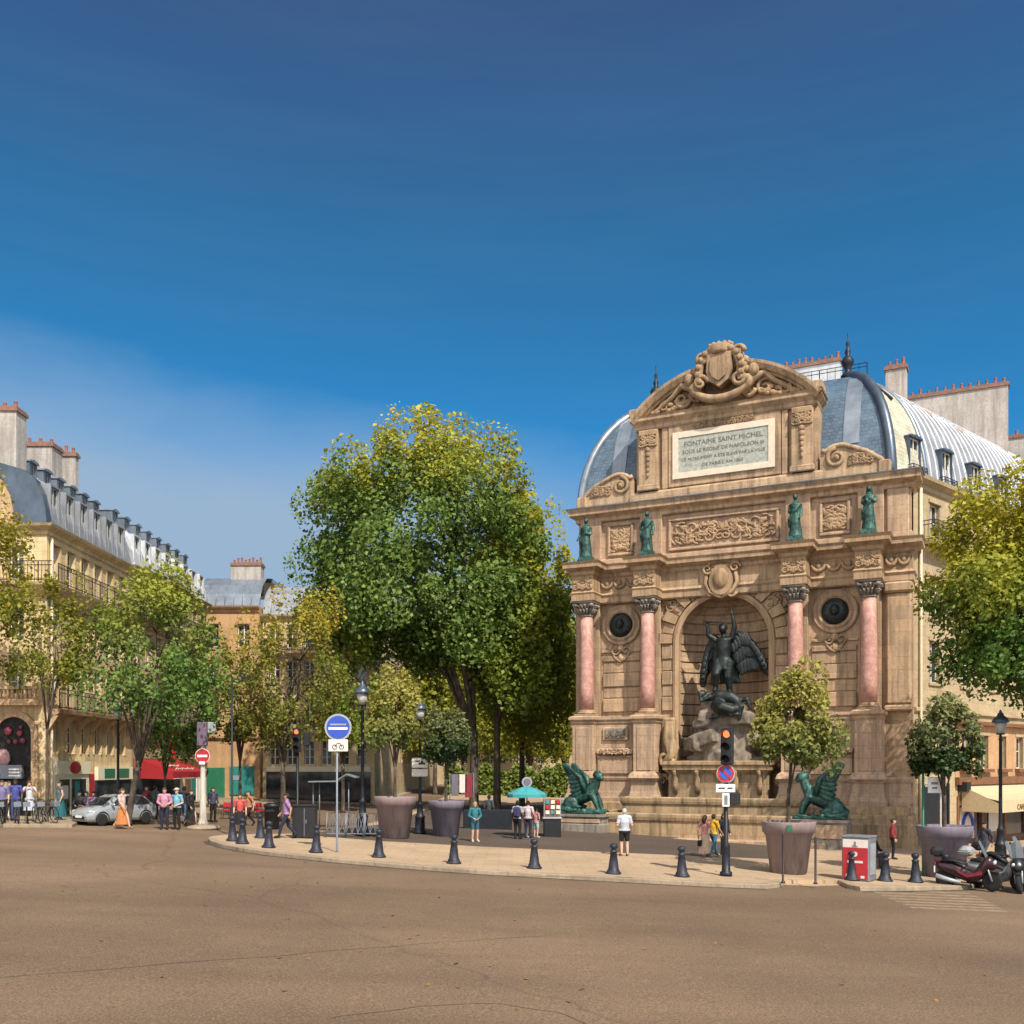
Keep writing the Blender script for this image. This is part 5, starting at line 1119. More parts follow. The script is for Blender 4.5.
POSE = {'stand': {}, 'walk': dict(knl=(.10,-.20,.51), anl=(.10,-.30,.10), tol=(.11,-.46,.06), knr=(-.10,.05,.49), anr=(-.10,.33,.17), tor=(-.10,.21,.035), ell=(.24,.16,1.14), wrl=(.24,.12,.89), elr=(-.24,-.08,1.13), wrr=(-.23,-.26,.94)),
        'front': dict(ell=(.27,.02,1.13), elr=(-.27,.02,1.13), wrl=(.10,-.2,1.02), wrr=(-.10,-.2,1.02)),
        'look': dict(ell=(.30,-.08,1.2), elr=(-.30,-.08,1.2), wrl=(.08,-.24,1.5), wrr=(-.08,-.24,1.5)),
        'lean': dict(head=(.04,-.04,1.58), ell=(.30,-.06,1.17), wrl=(.36,-.24,1.20), wrr=(-.24,-.14,.92))}
def sitpose():
    d = {k: (v[0], v[1]+.1, v[2]-.45) for k, v in J0.items()}
    for s, n in ((1, 'l'), (-1, 'r')):
        d['kn'+n] = (s*.13,-.34,.50); d['an'+n] = (s*.13,-.32,.085); d['to'+n] = (s*.15,-.48,.035); d['wr'+n] = (s*.12,-.26,.62); d['el'+n] = (s*.25,.02,.70)
    return d
POSE['sit'] = sitpose()
def person(label, pos, h=1.72, rz=0, pose='stand', top=(.5,.5,.5), sleeve='short', bottom='long', bc=(.03,.03,.04), hair=(.03,.02,.012), hairlen='short', shoe=(.02,.02,.02), sk=0, fat=1.0, hem=.1, group='people around the fountain square', hat=None):
    J = dict(J0); J.update(POSE[pose]); J = {k: Vector(v) for k, v in J.items()}
    B = [('torso','chest','neck',.125,.06),('torso','waist','chest',.125,.14),('pelvis','pelvis','waist',.135,.125),
         ('torso','shl','shr',.065,.065),('neck','neck','head',.055,.05)]
    for s in 'lr': B += [('uarm','sh'+s,'el'+s,.056,.043),('farm','el'+s,'wr'+s,.042,.027),('pelvis','hi'+s,'pelvis',.1,.1),('thigh','hi'+s,'kn'+s,.088,.058),('calf','kn'+s,'an'+s,.057,.036),('foot','an'+s,'to'+s,.042,.036)]
    mb = MB(); seg = []
    for tg, a, b, ra, rb in B:
        f = fat if tg in ('torso','pelvis') else 1+.5*(fat-1)
        n = 10; p, q = J[a], J[b]; mb.tube([p, p.lerp(q,.5), q], [ra*f, (ra+rb)/2*f*(1.06 if tg in ('calf','thigh') else 1), rb*f], n); mb.ball(p, ra*f*.98, 10, 8); mb.ball(q, rb*f*.98, 10, 8)
        seg.append((tg, p, q, (ra+rb)/2*f))
    hd = J['head']; mb.ball(hd+Vector((0,.01,.03)), (.078,.096,.105), 14, 10); mb.ball(hd+Vector((0,-.03,-.045)), (.055,.06,.06), 10, 8)
    mb.tube([hd+Vector((0,-.085,.03)), hd+Vector((0,-.112,-.01))], [.012,.02], 6)
    for s in (-1, 1): mb.ball(hd+Vector((s*.08,.01,.005)), (.014,.022,.032), 6, 5)
    for s in 'lr': d = (J['wr'+s]-J['el'+s]).normalized(); mb.ball(J['wr'+s]+d*.05, (.034,.03,.045), 8, 6)
    seg.append(('head', hd+Vector((0,0,-.03)), hd+Vector((0,0,.07)), .08))
    me0 = remesh(mb, .02, 1)
    nv = len(me0.vertices); V = np.empty(nv*3); me0.vertices.foreach_get('co', V); V = V.reshape(-1,3); NRM = np.empty(nv*3); me0.vertices.foreach_get('normal', NRM); NRM = NRM.reshape(-1,3)
    faces = [tuple(p.vertices) for p in me0.polygons]; C = np.array([V[list(f)].mean(0) for f in faces])
    best = np.full(len(C), 1e9); tagi = np.zeros(len(C), int); par = np.zeros(len(C))
    for i, (tg, p, q, r) in enumerate(seg):
        p = np.array(p); q = np.array(q); d = q-p; tt = np.clip(((C-p)@d)/max(1e-9, d@d), 0, 1); dist = np.linalg.norm(C-(p+tt[:,None]*d), axis=1)-r
        k = dist < best; best[k] = dist[k]; tagi[k] = i; par[k] = tt[k]
    tags = np.array([s[0] for s in seg])[tagi]
    body = MB(); body.v = [tuple(v) for v in V]; body.f = list(faces); body.m = [0]*len(faces); body.sm = [True]*len(faces)
    for s, sg_ in (('l',1),('r',-1)):            # five fingers, thumb from the side of the palm
        w = J['wr'+s]; d = (w-J['el'+s]).normalized(); side = d.cross(Vector((sg_,0,0))); side = side.normalized() if side.length > .1 else Vector((0,1,0)); inn = Vector((-sg_,0,0))
        for k in range(4):
            o = w+d*.07+side*(.024-.016*k); L_ = (.066,.075,.07,.055)[k]; body.tube([o, o+d*L_*.55, o+d*L_*.9+inn*.025], [.010,.009,.006], 5)
        o = w+d*.04+side*.026; body.tube([o, o+side*.025+d*.03, o+side*.02+d*.058], [.012,.010,.007], 5)
    o = thing('person', label, 'person', pos, rz, group); o.scale = (h/1.72,)*3
    body.build('body', SK[sk], o)
    e = MB(); 
    for s in (-1, 1): e.ball(hd+Vector((s*.032,-.083,.018)), (.012,.008,.008), 6, 5)
    e.build('eyes', EYE, o)
    def piece(name, mask, c, infl):
        fs = [faces[i] for i in np.nonzero(mask)[0]]
        if not fs: return
        vi = sorted({v for f in fs for v in f}); mp = {v: i for i, v in enumerate(vi)}; x = MB()
        x.add([tuple(V[v]+NRM[v]*infl) for v in vi], [tuple(mp[v] for v in f) for f in fs], 0, None, True); return x.build(name, cloth(c), o)
    ua = (tags == 'uarm') & ((par < .75) if sleeve == 'short' else True)
    m_top = (tags == 'torso') | (ua if sleeve != 'none' else False) | ((tags == 'farm') & (par < .9) if sleeve == 'long' else False) | ((tags == 'pelvis') & (C[:,2] > J['pelvis'].z-.0))
    piece('dress_top' if bottom == 'dress' else 'shirt', m_top, top, .018)
    if bottom in ('long', 'shorts'):
        m_b = (tags == 'pelvis') | ((tags == 'thigh') & ((par < .85) if bottom == 'shorts' else True)) | ((tags == 'calf') if bottom == 'long' else False)
        piece('trousers' if bottom == 'long' else 'shorts', m_b, bc, .012)
    else:
        x = MB(); rings = []; wz = J['waist'].z+.02; hz = hem
        ax = (J['anl']+J['anr'])/2
        for i in range(9):
            f = i/8; z = wz+(hz-wz)*f; rr = .14*fat+(.26-.14*fat)*f**.8; cy = ax.y*f*.6
            rings.append([(rr*(1+.09*f*sin(7*a+1))*cos(a), cy+rr*(.85+.25*f)*(1+.09*f*sin(7*a+1))*sin(a), z) for a in np.linspace(0, 2*pi, 29)[:-1]])
        x.loft(rings, True, False, 0, None, True); x.build('skirt', cloth(bc), o)
        piece('underskirt', tags == 'pelvis', bc, .01)
    piece('shoes', (tags == 'foot'), shoe, .012)
    hm = (tags == 'head') & ((C[:,2] > hd.z+.045) | ((C[:,1] > hd.y+.01) & (C[:,2] > hd.z-.06)))
    piece('hair', hm, hair, .014)
    if hairlen == 'long':
        x = MB(); x.tube([hd+Vector((0,.06,.06)), hd+Vector((0,.10,-.05)), hd+Vector((0,.10,-.22))], [.08,.09,.06], 10); x.build('hair', cloth(hair), o)
    if hat:
        x = MB(); x.lathe([(.105,0),(.1,.06),(.05,.09),(.001,.095)], 14, 0, Matrix.Translation(hd+Vector((0,.01,.07)))); x.bbox(-.06,.06,-.2,-.06,hd.z+.065,hd.z+.08,.005); x.build('cap', cloth(hat), o)
    D.meshes.remove(me0); return o
def pp(px, py, lift=LIFT): return G(px, py, lift)
W_ = (.62,.60,.58); NAVY = (.02,.022,.05); BLK = (.012,.012,.014)
person('white-haired man seen from behind in pale shirt and black shorts, before the basin', pp(624.5,856), 1.78, pi+.1, 'front', (.50,.52,.60), 'short', 'shorts', BLK, (.55,.5,.46), 'short', (.05,.05,.05), 0, 1.22)
person('woman in pink top and long cream skirt holding a dark bag near the basin', pp(705,857), 1.62, 2.4, 'walk', (.55,.25,.23), 'short', 'skirt', (.60,.42,.30), (.05,.02,.012), 'long', (.3,.2,.15), 0, .9, .16)
person('person in yellow top and blue jeans walking left of the traffic light', pp(713.5,857), 1.66, 2.2, 'walk', (.62,.36,.02), 'short', 'long', (.05,.14,.22), (.03,.018,.012), 'short', (.3,.3,.3), 1, .95)
person('person in dark clothes standing behind the traffic light pole', pp(724,855), 1.66, .5, 'stand', (.02,.02,.022), 'long', 'long', BLK, (.05,.025,.015), 'long', BLK, 0)
person('man in purple shirt and dark trousers striding left past the bollards', pp(287,838.5), 1.78, -1.4, 'walk', (.36,.20,.38), 'short', 'long', NAVY, (.03,.02,.015), 'short', BLK, 1)
person('woman in teal jacket and shorts beside the smaller left pot', pp(475,842), 1.66, .3, 'front', (.03,.17,.20), 'long', 'shorts', (.03,.11,.15), (.42,.25,.10), 'long', (.5,.45,.4), 0)
person('person in black trousers with a dark purple rucksack by the teal parasol', pp(517.5,839.5), 1.7, 2.7, 'stand', (.36,.36,.40), 'short', 'long', BLK, BLK, 'short', BLK, 2)
person('person in pale pink shirt under the right half of the teal parasol', pp(528,838.5), 1.68, 2.9, 'front', (.58,.48,.50), 'short', 'long', NAVY, (.10,.06,.03), 'short', BLK, 0)
person('child in pink top and pale teal shorts at the souvenir stand', pp(536,838), 1.35, 2.4, 'front', (.50,.22,.24), 'short', 'shorts', (.40,.55,.53), (.12,.07,.03), 'short', (.6,.6,.6), 0)
person('man in pink shirt and dark trousers standing under the red awning', pp(164.5,829.5,0), 1.80, .2, 'front', (.56,.26,.36), 'long', 'long', NAVY, (.08,.05,.03), 'short', BLK, 0, 1.08)
person('man in light blue shirt and pale cap beside the pink-shirted man', pp(177,829.5,0), 1.78, -.3, 'front', (.20,.42,.55), 'short', 'long', BLK, (.06,.04,.02), 'short', BLK, 0, 1.05, hat=(.55,.55,.5))
person('woman in black dress walking left of the no-entry column', pp(191,827,0), 1.68, 1.0, 'walk', BLK, 'long', 'skirt', BLK, (.05,.03,.02), 'long', BLK, 0, .95, .35)
person('woman in orange long skirt and pinkish white top crossing in front of the car', pp(122,829,0), 1.72, 1.3, 'walk', (.62,.45,.40), 'short', 'skirt', (.55,.20,.06), (.10,.05,.02), 'long', (.3,.15,.08), 0, .95, .2)
person('woman in long teal dress in front of the cream shopfront', pp(60,819.5), 1.70, -.8, 'stand', (.12,.14,.16), 'none', 'skirt', (.02,.13,.16), (.06,.03,.02), 'short', (.3,.2,.1), 0, .95, .12)
person('person in patterned blue clothes before the arched restaurant door', pp(15.5,820.5), 1.78, .2, 'stand', (.07,.08,.30), 'short', 'long', (.06,.08,.24), BLK, 'short', BLK, 2)
person('person in white dress holding a camera up, beside the arched door', pp(29.5,820.5), 1.72, .4, 'look', (.62,.62,.66), 'short', 'skirt', (.50,.52,.58), (.14,.05,.02), 'long', (.1,.1,.1), 0, 1, .45)
person('person in violet top at the left edge of the view', pp(2,822), 1.75, .3, 'stand', (.20,.17,.34), 'short', 'long', BLK, (.08,.03,.02), 'short', BLK, 0)
person('woman in red top and black skirt beyond the first two bollards', pp(240,833.5,0), 1.7, .2, 'stand', (.55,.10,.09), 'short', 'skirt', BLK, (.05,.02,.015), 'long', BLK, 0, 1, .4)
q = pp(875,868); person('person in black jacket sitting on a stone block behind the red bin', (q.x,q.y,q.z), 1.7, .6, 'sit', BLK, 'long', 'long', (.05,.05,.07), (.30,.05,.03), 'short', BLK, 0)
sb = MB(); sb.bbox(-.5,.5,-.25,.3,0,.42,.03); sb.build('stone_block', M['stone_wet'], None, (q.x,q.y+.12,q.z), .6, label='low stone block behind the red and grey bin, sat on by the person in black', cat='block')
for (x, y, h, rz, ps, tp, sl_, bt_, bc, hr, hl, k_, lab) in (
 (134,820,1.74,.6,'stand',(.03,.03,.04),'long','long',BLK,BLK,'short',2,'person in black jacket behind the parked car, left of the awning'),
 (147,821,1.68,-.5,'walk',(.25,.04,.05),'short','long',BLK,(.05,.03,.02),'long',0,'person in dark red top walking between the car and the pink-shirted man'),
 (155,822,1.72,2.6,'stand',(.05,.08,.07),'long','long',NAVY,BLK,'short',1,'person in dark green seen from behind beneath the red awning'),
 (184,824,1.76,3.0,'walk',(.02,.02,.03),'short','long',(.10,.12,.18),BLK,'short',1,'person in black top and faded jeans walking away beside the pale-capped man'),
 (213,822,1.70,.8,'stand',(.06,.06,.10),'long','long',BLK,(.04,.02,.015),'long',0,'woman in navy jumper just right of the no-entry column'),
 (249,826,1.66,-.9,'walk',(.45,.20,.10),'short','long',BLK,(.06,.03,.02),'short',0,'person in orange top walking left beside the red cafe chairs'),
 (9,819.5,1.66,.9,'stand',(.30,.26,.22),'long','long',(.05,.05,.06),(.1,.06,.03),'short',0,'person in beige coat between the violet and blue-clothed people'),
 (395,822,1.72,1.9,'walk',(.10,.05,.05),'long','long',BLK,BLK,'short',0,'person in dark brown walking behind the left mauve pot'),
 (489,829,1.7,2.8,'stand',(.05,.06,.06),'long','long',BLK,BLK,'short',1,'person in dark grey standing by the low wall under the trees'),
 (893,860,1.7,1.2,'stand',(.22,.03,.03),'long','long',BLK,(.05,.03,.02),'short',0,'person in dark red jacket right of the bin, before the fountain base'),
 (985,866,1.74,-1.2,'walk',(.05,.05,.07),'long','long',(.05,.06,.1),BLK,'short',1,'person in dark jacket walking behind the scooters by the street lamp')):
    person(lab, pp(x, y, LIFT if x > 300 or x < 60 or x == 134 else 0), h, rz, ps, tp, sl_, bt_, bc, hr, hl, BLK, k_)
def bag(label, p, rz, m, s=1.0):
    t = thing('shoulder_bag', label, 'bag', p, rz); mb = MB(); mb.bbox(-.15*s,.15*s,-.05*s,.05*s,0,.24*s,.03); mb.build('pouch', m, t)
    mb = MB(); mb.tube([(-.13*s,0,.22*s),(-.1*s,0,.42*s),(.1*s,0,.42*s),(.13*s,0,.22*s)], .012, 6); mb.build('strap', m, t)
q = pp(701.5,857); bag('dark handbag held by the woman in the long cream skirt', (q.x-.06,q.y-.05,q.z+.42), .8, cloth(BLK))
q = pp(517.5,839.5); t_ = thing('rucksack', 'dark purple rucksack on the back of the person in black trousers', 'bag', (q.x-.03,q.y-.2,q.z+.98), 2.7-pi)
mb = MB(); mb.bbox(-.16,.16,-.1,.06,0,.46,.06); mb.build('bag', cloth((.05,.04,.12)), t_); mb = MB(); mb.bbox(-.11,.11,-.15,-.09,.05,.22,.03); mb.build('front_pocket', cloth((.04,.03,.09)), t_)
# cafe terrace on the left pavement
def chair(label, p, rz, m='black'):
    t = thing('cafe_chair', label, 'chair', p, rz, 'cafe chairs on the left terrace')
    mb = MB(); mb.bbox(-.21,.21,-.21,.21,.43,.47,.015); mb.build('seat', M[m], t)
    mb = MB(); mb.tube([(-.2,.2,.46),(-.2,.26,.86),(.2,.26,.86),(.2,.2,.46)], .016, 6); mb.bbox(-.19,.19,.22,.25,.6,.84,.01); mb.build('backrest', M[m], t)
    for x in (-.18,.18):
        for y in (-.18,.18): mb = MB(); mb.bar((x,y,.44),(x*1.15,y*1.15,0),.014,6); mb.build('leg', M['iron'], t)
    return t
for i, (x, c, hl, lab) in enumerate(((80,(.03,.03,.03),'short','dark-haired person in black seated at the left of the terrace row'),(87,(.05,.04,.05),'short','person in charcoal seated in the middle of the terrace row'),(94.5,(.30,.17,.30),'long','person in mauve top seated at the right of the terrace row'))):
    b_ = G(x, 817, LIFT); b_.y = 46.1; b_.x = (x-512)/F*46.1; b_.z = gz(b_.x)+LIFT
    chair(('black cafe chair under the leftmost seated person','black cafe chair under the middle seated person','black cafe chair under the mauve-topped person')[i], b_, pi*.02*i)
    person(lab, (b_.x, b_.y-.12, b_.z), 1.72, pi*.02*i+.2, 'sit', c, 'long', 'long', BLK, BLK, hl, BLK, i % 2)
for i, x in enumerate((226, 246, 256, 264)):
    b_ = Vector(((x-512)/F*52, 52+i*.6, 0)); b_.z = gz(b_.x)
    chair('red cafe chair '+('left of the red-topped woman','right of the red-topped woman, nearest her','behind the far bollards','farthest right by the dark box')[i], b_, .5*i, 'red')
M['tinted'] = mat('tinted_screen', (.10,.11,.12), .12, 0, .1)
M['maroon'] = mat('maroon_fairing', (.028,.010,.014), .3, 0, .2); M['motowhite'] = mat('grey_white_fairing', (.26,.26,.26), .35, 0, .1); M['redfair'] = mat('red_fairing', (.22,.025,.04), .3, 0, .1)
# ------------------------------------------------------------------ street furniture
bm_ = MB(); bm_.lathe([(.245,0),(.245,.05),(.21,.07),(.185,.14),(.165,.16),(.10,.66),(.115,.68),(.115,.72),(.075,.74),(.07,.77),(.11,.81),(.125,.86),(.11,.915),(.06,.945),(.001,.955)], 18)
bol = bm_.mesh('bollard', M['iron_blue'])
bl = [(232.7,841,'dark conical bollard at the far left tip of the kerb'),(242.3,843.8,'dark conical bollard second along the kerb, close to the tip one'),(260.6,838,'dark conical bollard set back on its own, left of the walking man'),(268.7,847.7,'dark conical bollard third along the kerb, before the purple-shirted man'),(316,852.6,'dark conical bollard in front of the black cabinet'),(378.7,857.3,'dark conical bollard in front of the mauve left pot'),(453.8,863.6,'dark conical bollard below the smaller violet pot'),(534.3,868.5,'dark conical bollard below the teal parasol'),(613.4,873.8,'dark conical bollard before the white-haired man'),(682,876.7,'dark conical bollard just left of the traffic light'),(852.3,880.4,'dark conical bollard in front of the red bin panel'),(885,881,'dark conical bollard right of the grey bin side'),(915.8,882.3,'dark conical bollard between the bin and the right pot'),(945,883,'dark conical bollard against the scooter, in front of the right pot')]
for x, y, l in bl:
    o = obj('bollard', bol, None, G(x, y, LIFT), 0, l, 'bollard', 'conical bollards along the kerb'); rb = random.Random(int(x)); o.rotation_euler = (rb.uniform(-.03,.03), rb.uniform(-.035,.035), rb.uniform(0,6))
def rod(label, x, y, h, r=.035, m='iron'):
    t = MB(); t.lathe([(r*2,0),(r*2,.03),(r,.06),(r,h-.03),(r*.6,h),(.001,h)], 10); return t.build('post', M[m], None, G(x, y, LIFT), 0, label=label, cat='post', group='thin black posts by the crossing')
rod('thin black post in front of the big right pot', 783, 883, 1.5); rod('thin black post between the big pot and the red bin', 815.5, 884, 1.45)
# planters and their trees
pr = [(.56,0),(.60,.03),(.76,1.28),(.80,1.30),(.80,1.36),(.86,1.38),(.90,1.72),(.88,1.75),(.82,1.75),(.78,1.6)]
def planter(label, x, y, m, s=1.0):
    t = thing('planter', label, 'planter', G(x, y, LIFT), 0, 'giant flowerpots'); t.scale = (s, s, s)
    mb = MB(); mb.lathe(pr, 40); mb.build('pot', M[m], t); mb = MB(); mb.lathe([(.79,1.55),(.5,1.64),(.001,1.66)], 24); mb.build('soil', M['soil'], t); return t
pots = [(788.5,873,'planter',1.0,'big mauve pot with small green label right of the traffic light'),(395,838,'planter',1.0,'mauve pot left of the lamp post with the white plates'),(446,836.5,'planter_blue',.9,'smaller violet pot right of the lamp post with the white plates'),(944.5,877.5,'planter_blue',1.02,'violet pot behind the parked scooters at the right')]
P4 = [planter(l, x, y, m, s) for x, y, m, s, l in pots]
mb = MB(); mb.lathe([(.905,1.45),(.915,1.66)], 3, 0, None, False, -1.9, -1.72); mb.build('plant_label', M['green'], P4[0])
def pot_tree(label, pl_, crown, lm, n, seed, size=.075, r0=.07, **k):
    b = pl_.location+Vector((0,0,1.6*pl_.scale.x)); Y = b.y; x0, y0, x1, y1 = crown; c = P((x0+x1)/2, (y0+y1)/2, Y); rx = (x1-x0)/2*Y/F; rz = (y1-y0)/2*Y/F
    return tree('potted_tree', label, b, (c.x-b.x, 0, c.z-b.z), (rx*.86, rx*.86, rz*.86), r0, lm, n, size, seed, group='small trees growing in pots', clumps=52, fork=max(.7, c.z-b.z-rz*.9), nl=6, spread=.22, box=2.0, taper=.32, **k)
for lf in (lf_pot, lf_potd):                      # leaf colour heights are relative to the soil
    for n in lf.node_tree.nodes:
        if n.type == 'MAP_RANGE': n.inputs[1].default_value = .9; n.inputs[2].default_value = 4.6
pot_tree('yellow-green small tree in the big mauve pot before the fountain', P4[0], (750,652,842,795), lf_pot, 9500, 21)
pot_tree('pale grey-green small tree in the left mauve pot', P4[1], (360,660,424,768), lf_pot, 6500, 22)
pot_tree('dark green small tree in the smaller violet pot', P4[2], (420,698,474,778), lf_potd, 6000, 23)
pot_tree('dark small tree with pale tips in the violet pot behind the scooters', P4[3], (911,690,983,794), lf_potd, 9500, 24)
# street lamps
def lamp(label, p, h):
    t = thing('street_lamp', label, 'street lamp', p, 0, 'black lantern street lamps'); s = h/6.3; t.scale = (s,)*3
    mb = MB(); mb.lathe([(.30,0),(.30,.12),(.24,.18),(.22,.75),(.25,.8),(.2,.86),(.15,1.0),(.13,1.35),(.16,1.4),(.10,1.48),(.075,1.7),(.06,5.1),(.09,5.14),(.05,5.2),(.05,5.32)], 16); mb.build('pole', M['iron'], t)
    mb = MB(); mb.lathe([(.13,5.32),(.17,5.34),(.17,5.37)], 14); mb.build('lantern_collar', M['iron'], t)
    mb = MB(); mb.lathe([(.15,5.37),(.24,5.8)], 14); mb.build('lantern_glass', M['lampglass'], t)
    mb = MB(); mb.lathe([(.24,5.8),(.33,5.82),(.34,5.87),(.26,6.02),(.14,6.1),(.11,6.2),(.05,6.24),(.06,6.28),(.001,6.36)], 18); mb.build('lantern_roof', M['zinc_dark'], t); return t
lamp('tall black street lamp right of the blue round sign', G(362.5,836,LIFT), 6.55)
lamp('black street lamp carrying white plates between the two left pots', G(420,834,LIFT), 6.05)
lamp('black street lamp before the beige cafe awning', G(1000.5,864,LIFT), 6.3)
q = P(118, 800, 47.6); lamp('black street lamp before the ochre corner terrace', (q.x, q.y, gz(q.x)+LIFT), 5.5)
# plates on the lamp between the pots
b_ = G(420,834,LIFT)
t_ = thing('sign_plate', 'two white plates strapped to the lamp post between the pots', 'sign', (b_.x,b_.y-.1,0))
mb = MB(); mb.bbox(-.36,.36,-.03,0,3.28,3.72,.02); mb.build('upper_plate', M['white'], t_)
mb = MB(); mb.bbox(-.36,.36,-.03,0,2.88,3.22,.02); mb.build('lower_plate', M['signpink'], t_)
mb = MB(); mb.box(-.05,.25,-.04,-.03,3.42,3.5); mb.box(.05,.15,-.04,-.03,3.5,3.6); mb.box(-.2,.0,-.04,-.03,3.55,3.6); mb.build('symbol', M['black'], t_)
# tall mast on the left
b_ = G(232,836,0); t_ = thing('mast', 'thin tall dark mast behind the first bollards', 'mast', b_)
mb = MB(); mb.tube([(0,0,0),(0,0,.9),(0,0,1.0),(0,0,6.6)], [.09,.09,.05,.035], 8); mb.build('pole', M['iron'], t_)
mb = MB(); mb.tube([(0,0,6.4),(.25,0,6.35),(.5,0,6.55)], .025, 6); mb.box(.4,.75,-.06,.06,6.52,6.6); mb.build('arm', M['iron'], t_)
mb = MB(); mb.bbox(.05,.3,-.08,.02,2.3,2.5,.02); mb.build('control_box', M['grey'], t_)
# traffic lights
def signal(t, T, m='black'):
    mb = MB(); mb.bbox(-.19,.19,-.11,.11,0,1.18,.04,0,T); h = mb.build('signal_head', M[m], t)
    for i, z in enumerate((.98,.59,.2)):
        g = MB(); g.lathe([(.115,0),(.09,.02),(.001,.03)], 16, 0, T @ Matrix.Translation((0,-.112,z)) @ RX90); g.build('lamp', M['redlamp'] if i == 0 else M['dark'], h)
        g = MB(); n = 11; a = [pi*(-.08+1.16*k/(n-1)) for k in range(n)]
        g.loft([[T @ Vector((.135*cos(q), -.11, z+.135*sin(q))) for q in a], [T @ Vector((.14*cos(q), -.36+.05*(1-sin(q)), z+.14*sin(q)-.02)) for q in a]], False, False); g.build('visor', M['black'], h)
    return h
b_ = G(726,876,LIFT); sc_ = 1000/b_.y
def zz(y): return CAMH-(y-YH)/sc_-b_.z
t_ = thing('traffic_light', 'traffic light showing red on a black pole in front of the fountain', 'traffic light', b_)
mb = MB(); mb.lathe([(.2,0),(.2,.12),(.14,.16),(.12,.9),(.14,.95),(.075,1.05),(.07,zz(730))], 14); mb.build('pole', M['iron'], t_)
signal(t_, Matrix.Translation((0,-.2,zz(765))) @ Matrix.Rotation(-.45, 4, 'Z'))
mb = MB(); mb.bbox(.08,.42,-.2,.1,zz(804.5),zz(792.5),.03); mb.build('pedestrian_signal', M['black'], t_)
def disc(name, m, r, T, th=.03, mi=0, par=None): g = MB(); g.lathe([(.001,0),(r,0),(r,th),(.001,th)], 28, 0, T @ RX90, False); return g.build(name, M[m], par)
s_ = thing('parking_sign', 'round red and blue no-parking sign with white plates on the traffic light pole', 'sign', b_)
Tn = Matrix.Translation((-.05,-.16,zz(773.5)))
disc('sign_border', 'signpink', .285, Tn, .02, 0, s_); disc('red_ring', 'red', .27, Tn @ Matrix.Translation((0,-.02,0)), .012, 0, s_); d_ = disc('blue_disc', 'blue', .185, Tn @ Matrix.Translation((0,-.034,0)), .01, 0, s_)
mb = MB(); mb.box(-.24,.24,-.055,-.046,-.03,.03,0,Tn @ Matrix.Rotation(radians(45),4,'Y')); mb.build('red_bar', M['red'], s_)
mb = MB(); mb.bbox(-.36,.25,-.2,-.17,zz(792.2),zz(784),.01); p_ = mb.build('white_plate', M['white'], s_)
mb = MB(); mb.box(-.28,-.08,-.206,-.2,zz(788.8),zz(787.3)); mb.box(.0,.17,-.206,-.2,zz(788.8),zz(787.3)); mb.build('plate_line', M['black'], p_)
mb = MB(); mb.bbox(-.16,.07,-.2,-.17,zz(806.5),zz(793),.01); p_ = mb.build('white_plate', M['white'], s_)
mb = MB(); mb.box(-.10,.01,-.206,-.2,zz(804.5),zz(795)); mb.build('plate_symbol', M['grey'], p_)
mb = MB(); mb.lathe([(.001,0),(.28,0),(.28,.02),(.001,.02)], 24, 0, Matrix.Translation((.1,.13,zz(774))) @ Matrix.Rotation(.5,4,'Z') @ RX90, False); mb.build('sign_back', M['grey'], s_)
b_ = G(297.5,826,0); t_ = thing('traffic_light', 'traffic light showing red beside the forked yellowish tree', 'traffic light', b_)
mb = MB(); mb.lathe([(.16,0),(.16,.8),(.07,.9),(.065,3.6)], 12); mb.build('pole', M['iron'], t_)
hz_ = CAMH-(752-YH)/1000*b_.y-b_.z; h_ = signal(t_, Matrix.Translation((0,-.15,hz_))); 
mb = MB(); mb.bbox(.3,.62,-.1,.1,hz_+.3,hz_+.95,.03); mb.build('side_signal', M['black'], t_)
# blue round sign
b_ = G(337,852,LIFT); sc_ = 1000/b_.y
t_ = thing('round_sign', 'round blue sign with two white lines above a white plate on a thin pole', 'sign', b_)
mb = MB(); mb.lathe([(.05,0),(.035,.05),(.035,zz(716)),(.001,zz(716)+.01)], 10); mb.build('pole', M['grey'], t_)
Tn = Matrix.Translation((.05,-.045,zz(727.3)))
disc('sign_border', 'lightgrey', .47, Tn, .02, 0, t_); disc('blue_disc', 'blue', .40, Tn @ Matrix.Translation((0,-.021,0)), .012, 0, t_)
mb = MB(); mb.box(-.33,.33,-.045,-.034,-.085,.0,0,Tn); mb.build('white_line', M['white'], t_)
mb = MB(); mb.box(-.28,.28,-.042,-.034,.07,.12,0,Tn); mb.build('upper_line', M['lightgrey'], t_)
mb = MB(); mb.bbox(-.29,.39,-.07,-.04,zz(751.5),zz(739.5),.01); p_ = mb.build('white_plate', M['signpink'], t_)
mb = MB()
for x in (-.07,.17): mb.tube([(x+.075*cos(a),-.078,zz(747)+.075*sin(a)) for a in np.linspace(0,2*pi,15)], .012, 4)
mb.tube([(-.07,-.078,zz(747)),(.02,-.078,zz(743.5)),(.13,-.078,zz(743.5)),(.17,-.078,zz(747))], .012, 4); mb.build('bicycle_symbol', M['black'], p_)
M['columnpaint'] = dirty('column_paint', (.46,.42,.36), (.25,.2,.15))
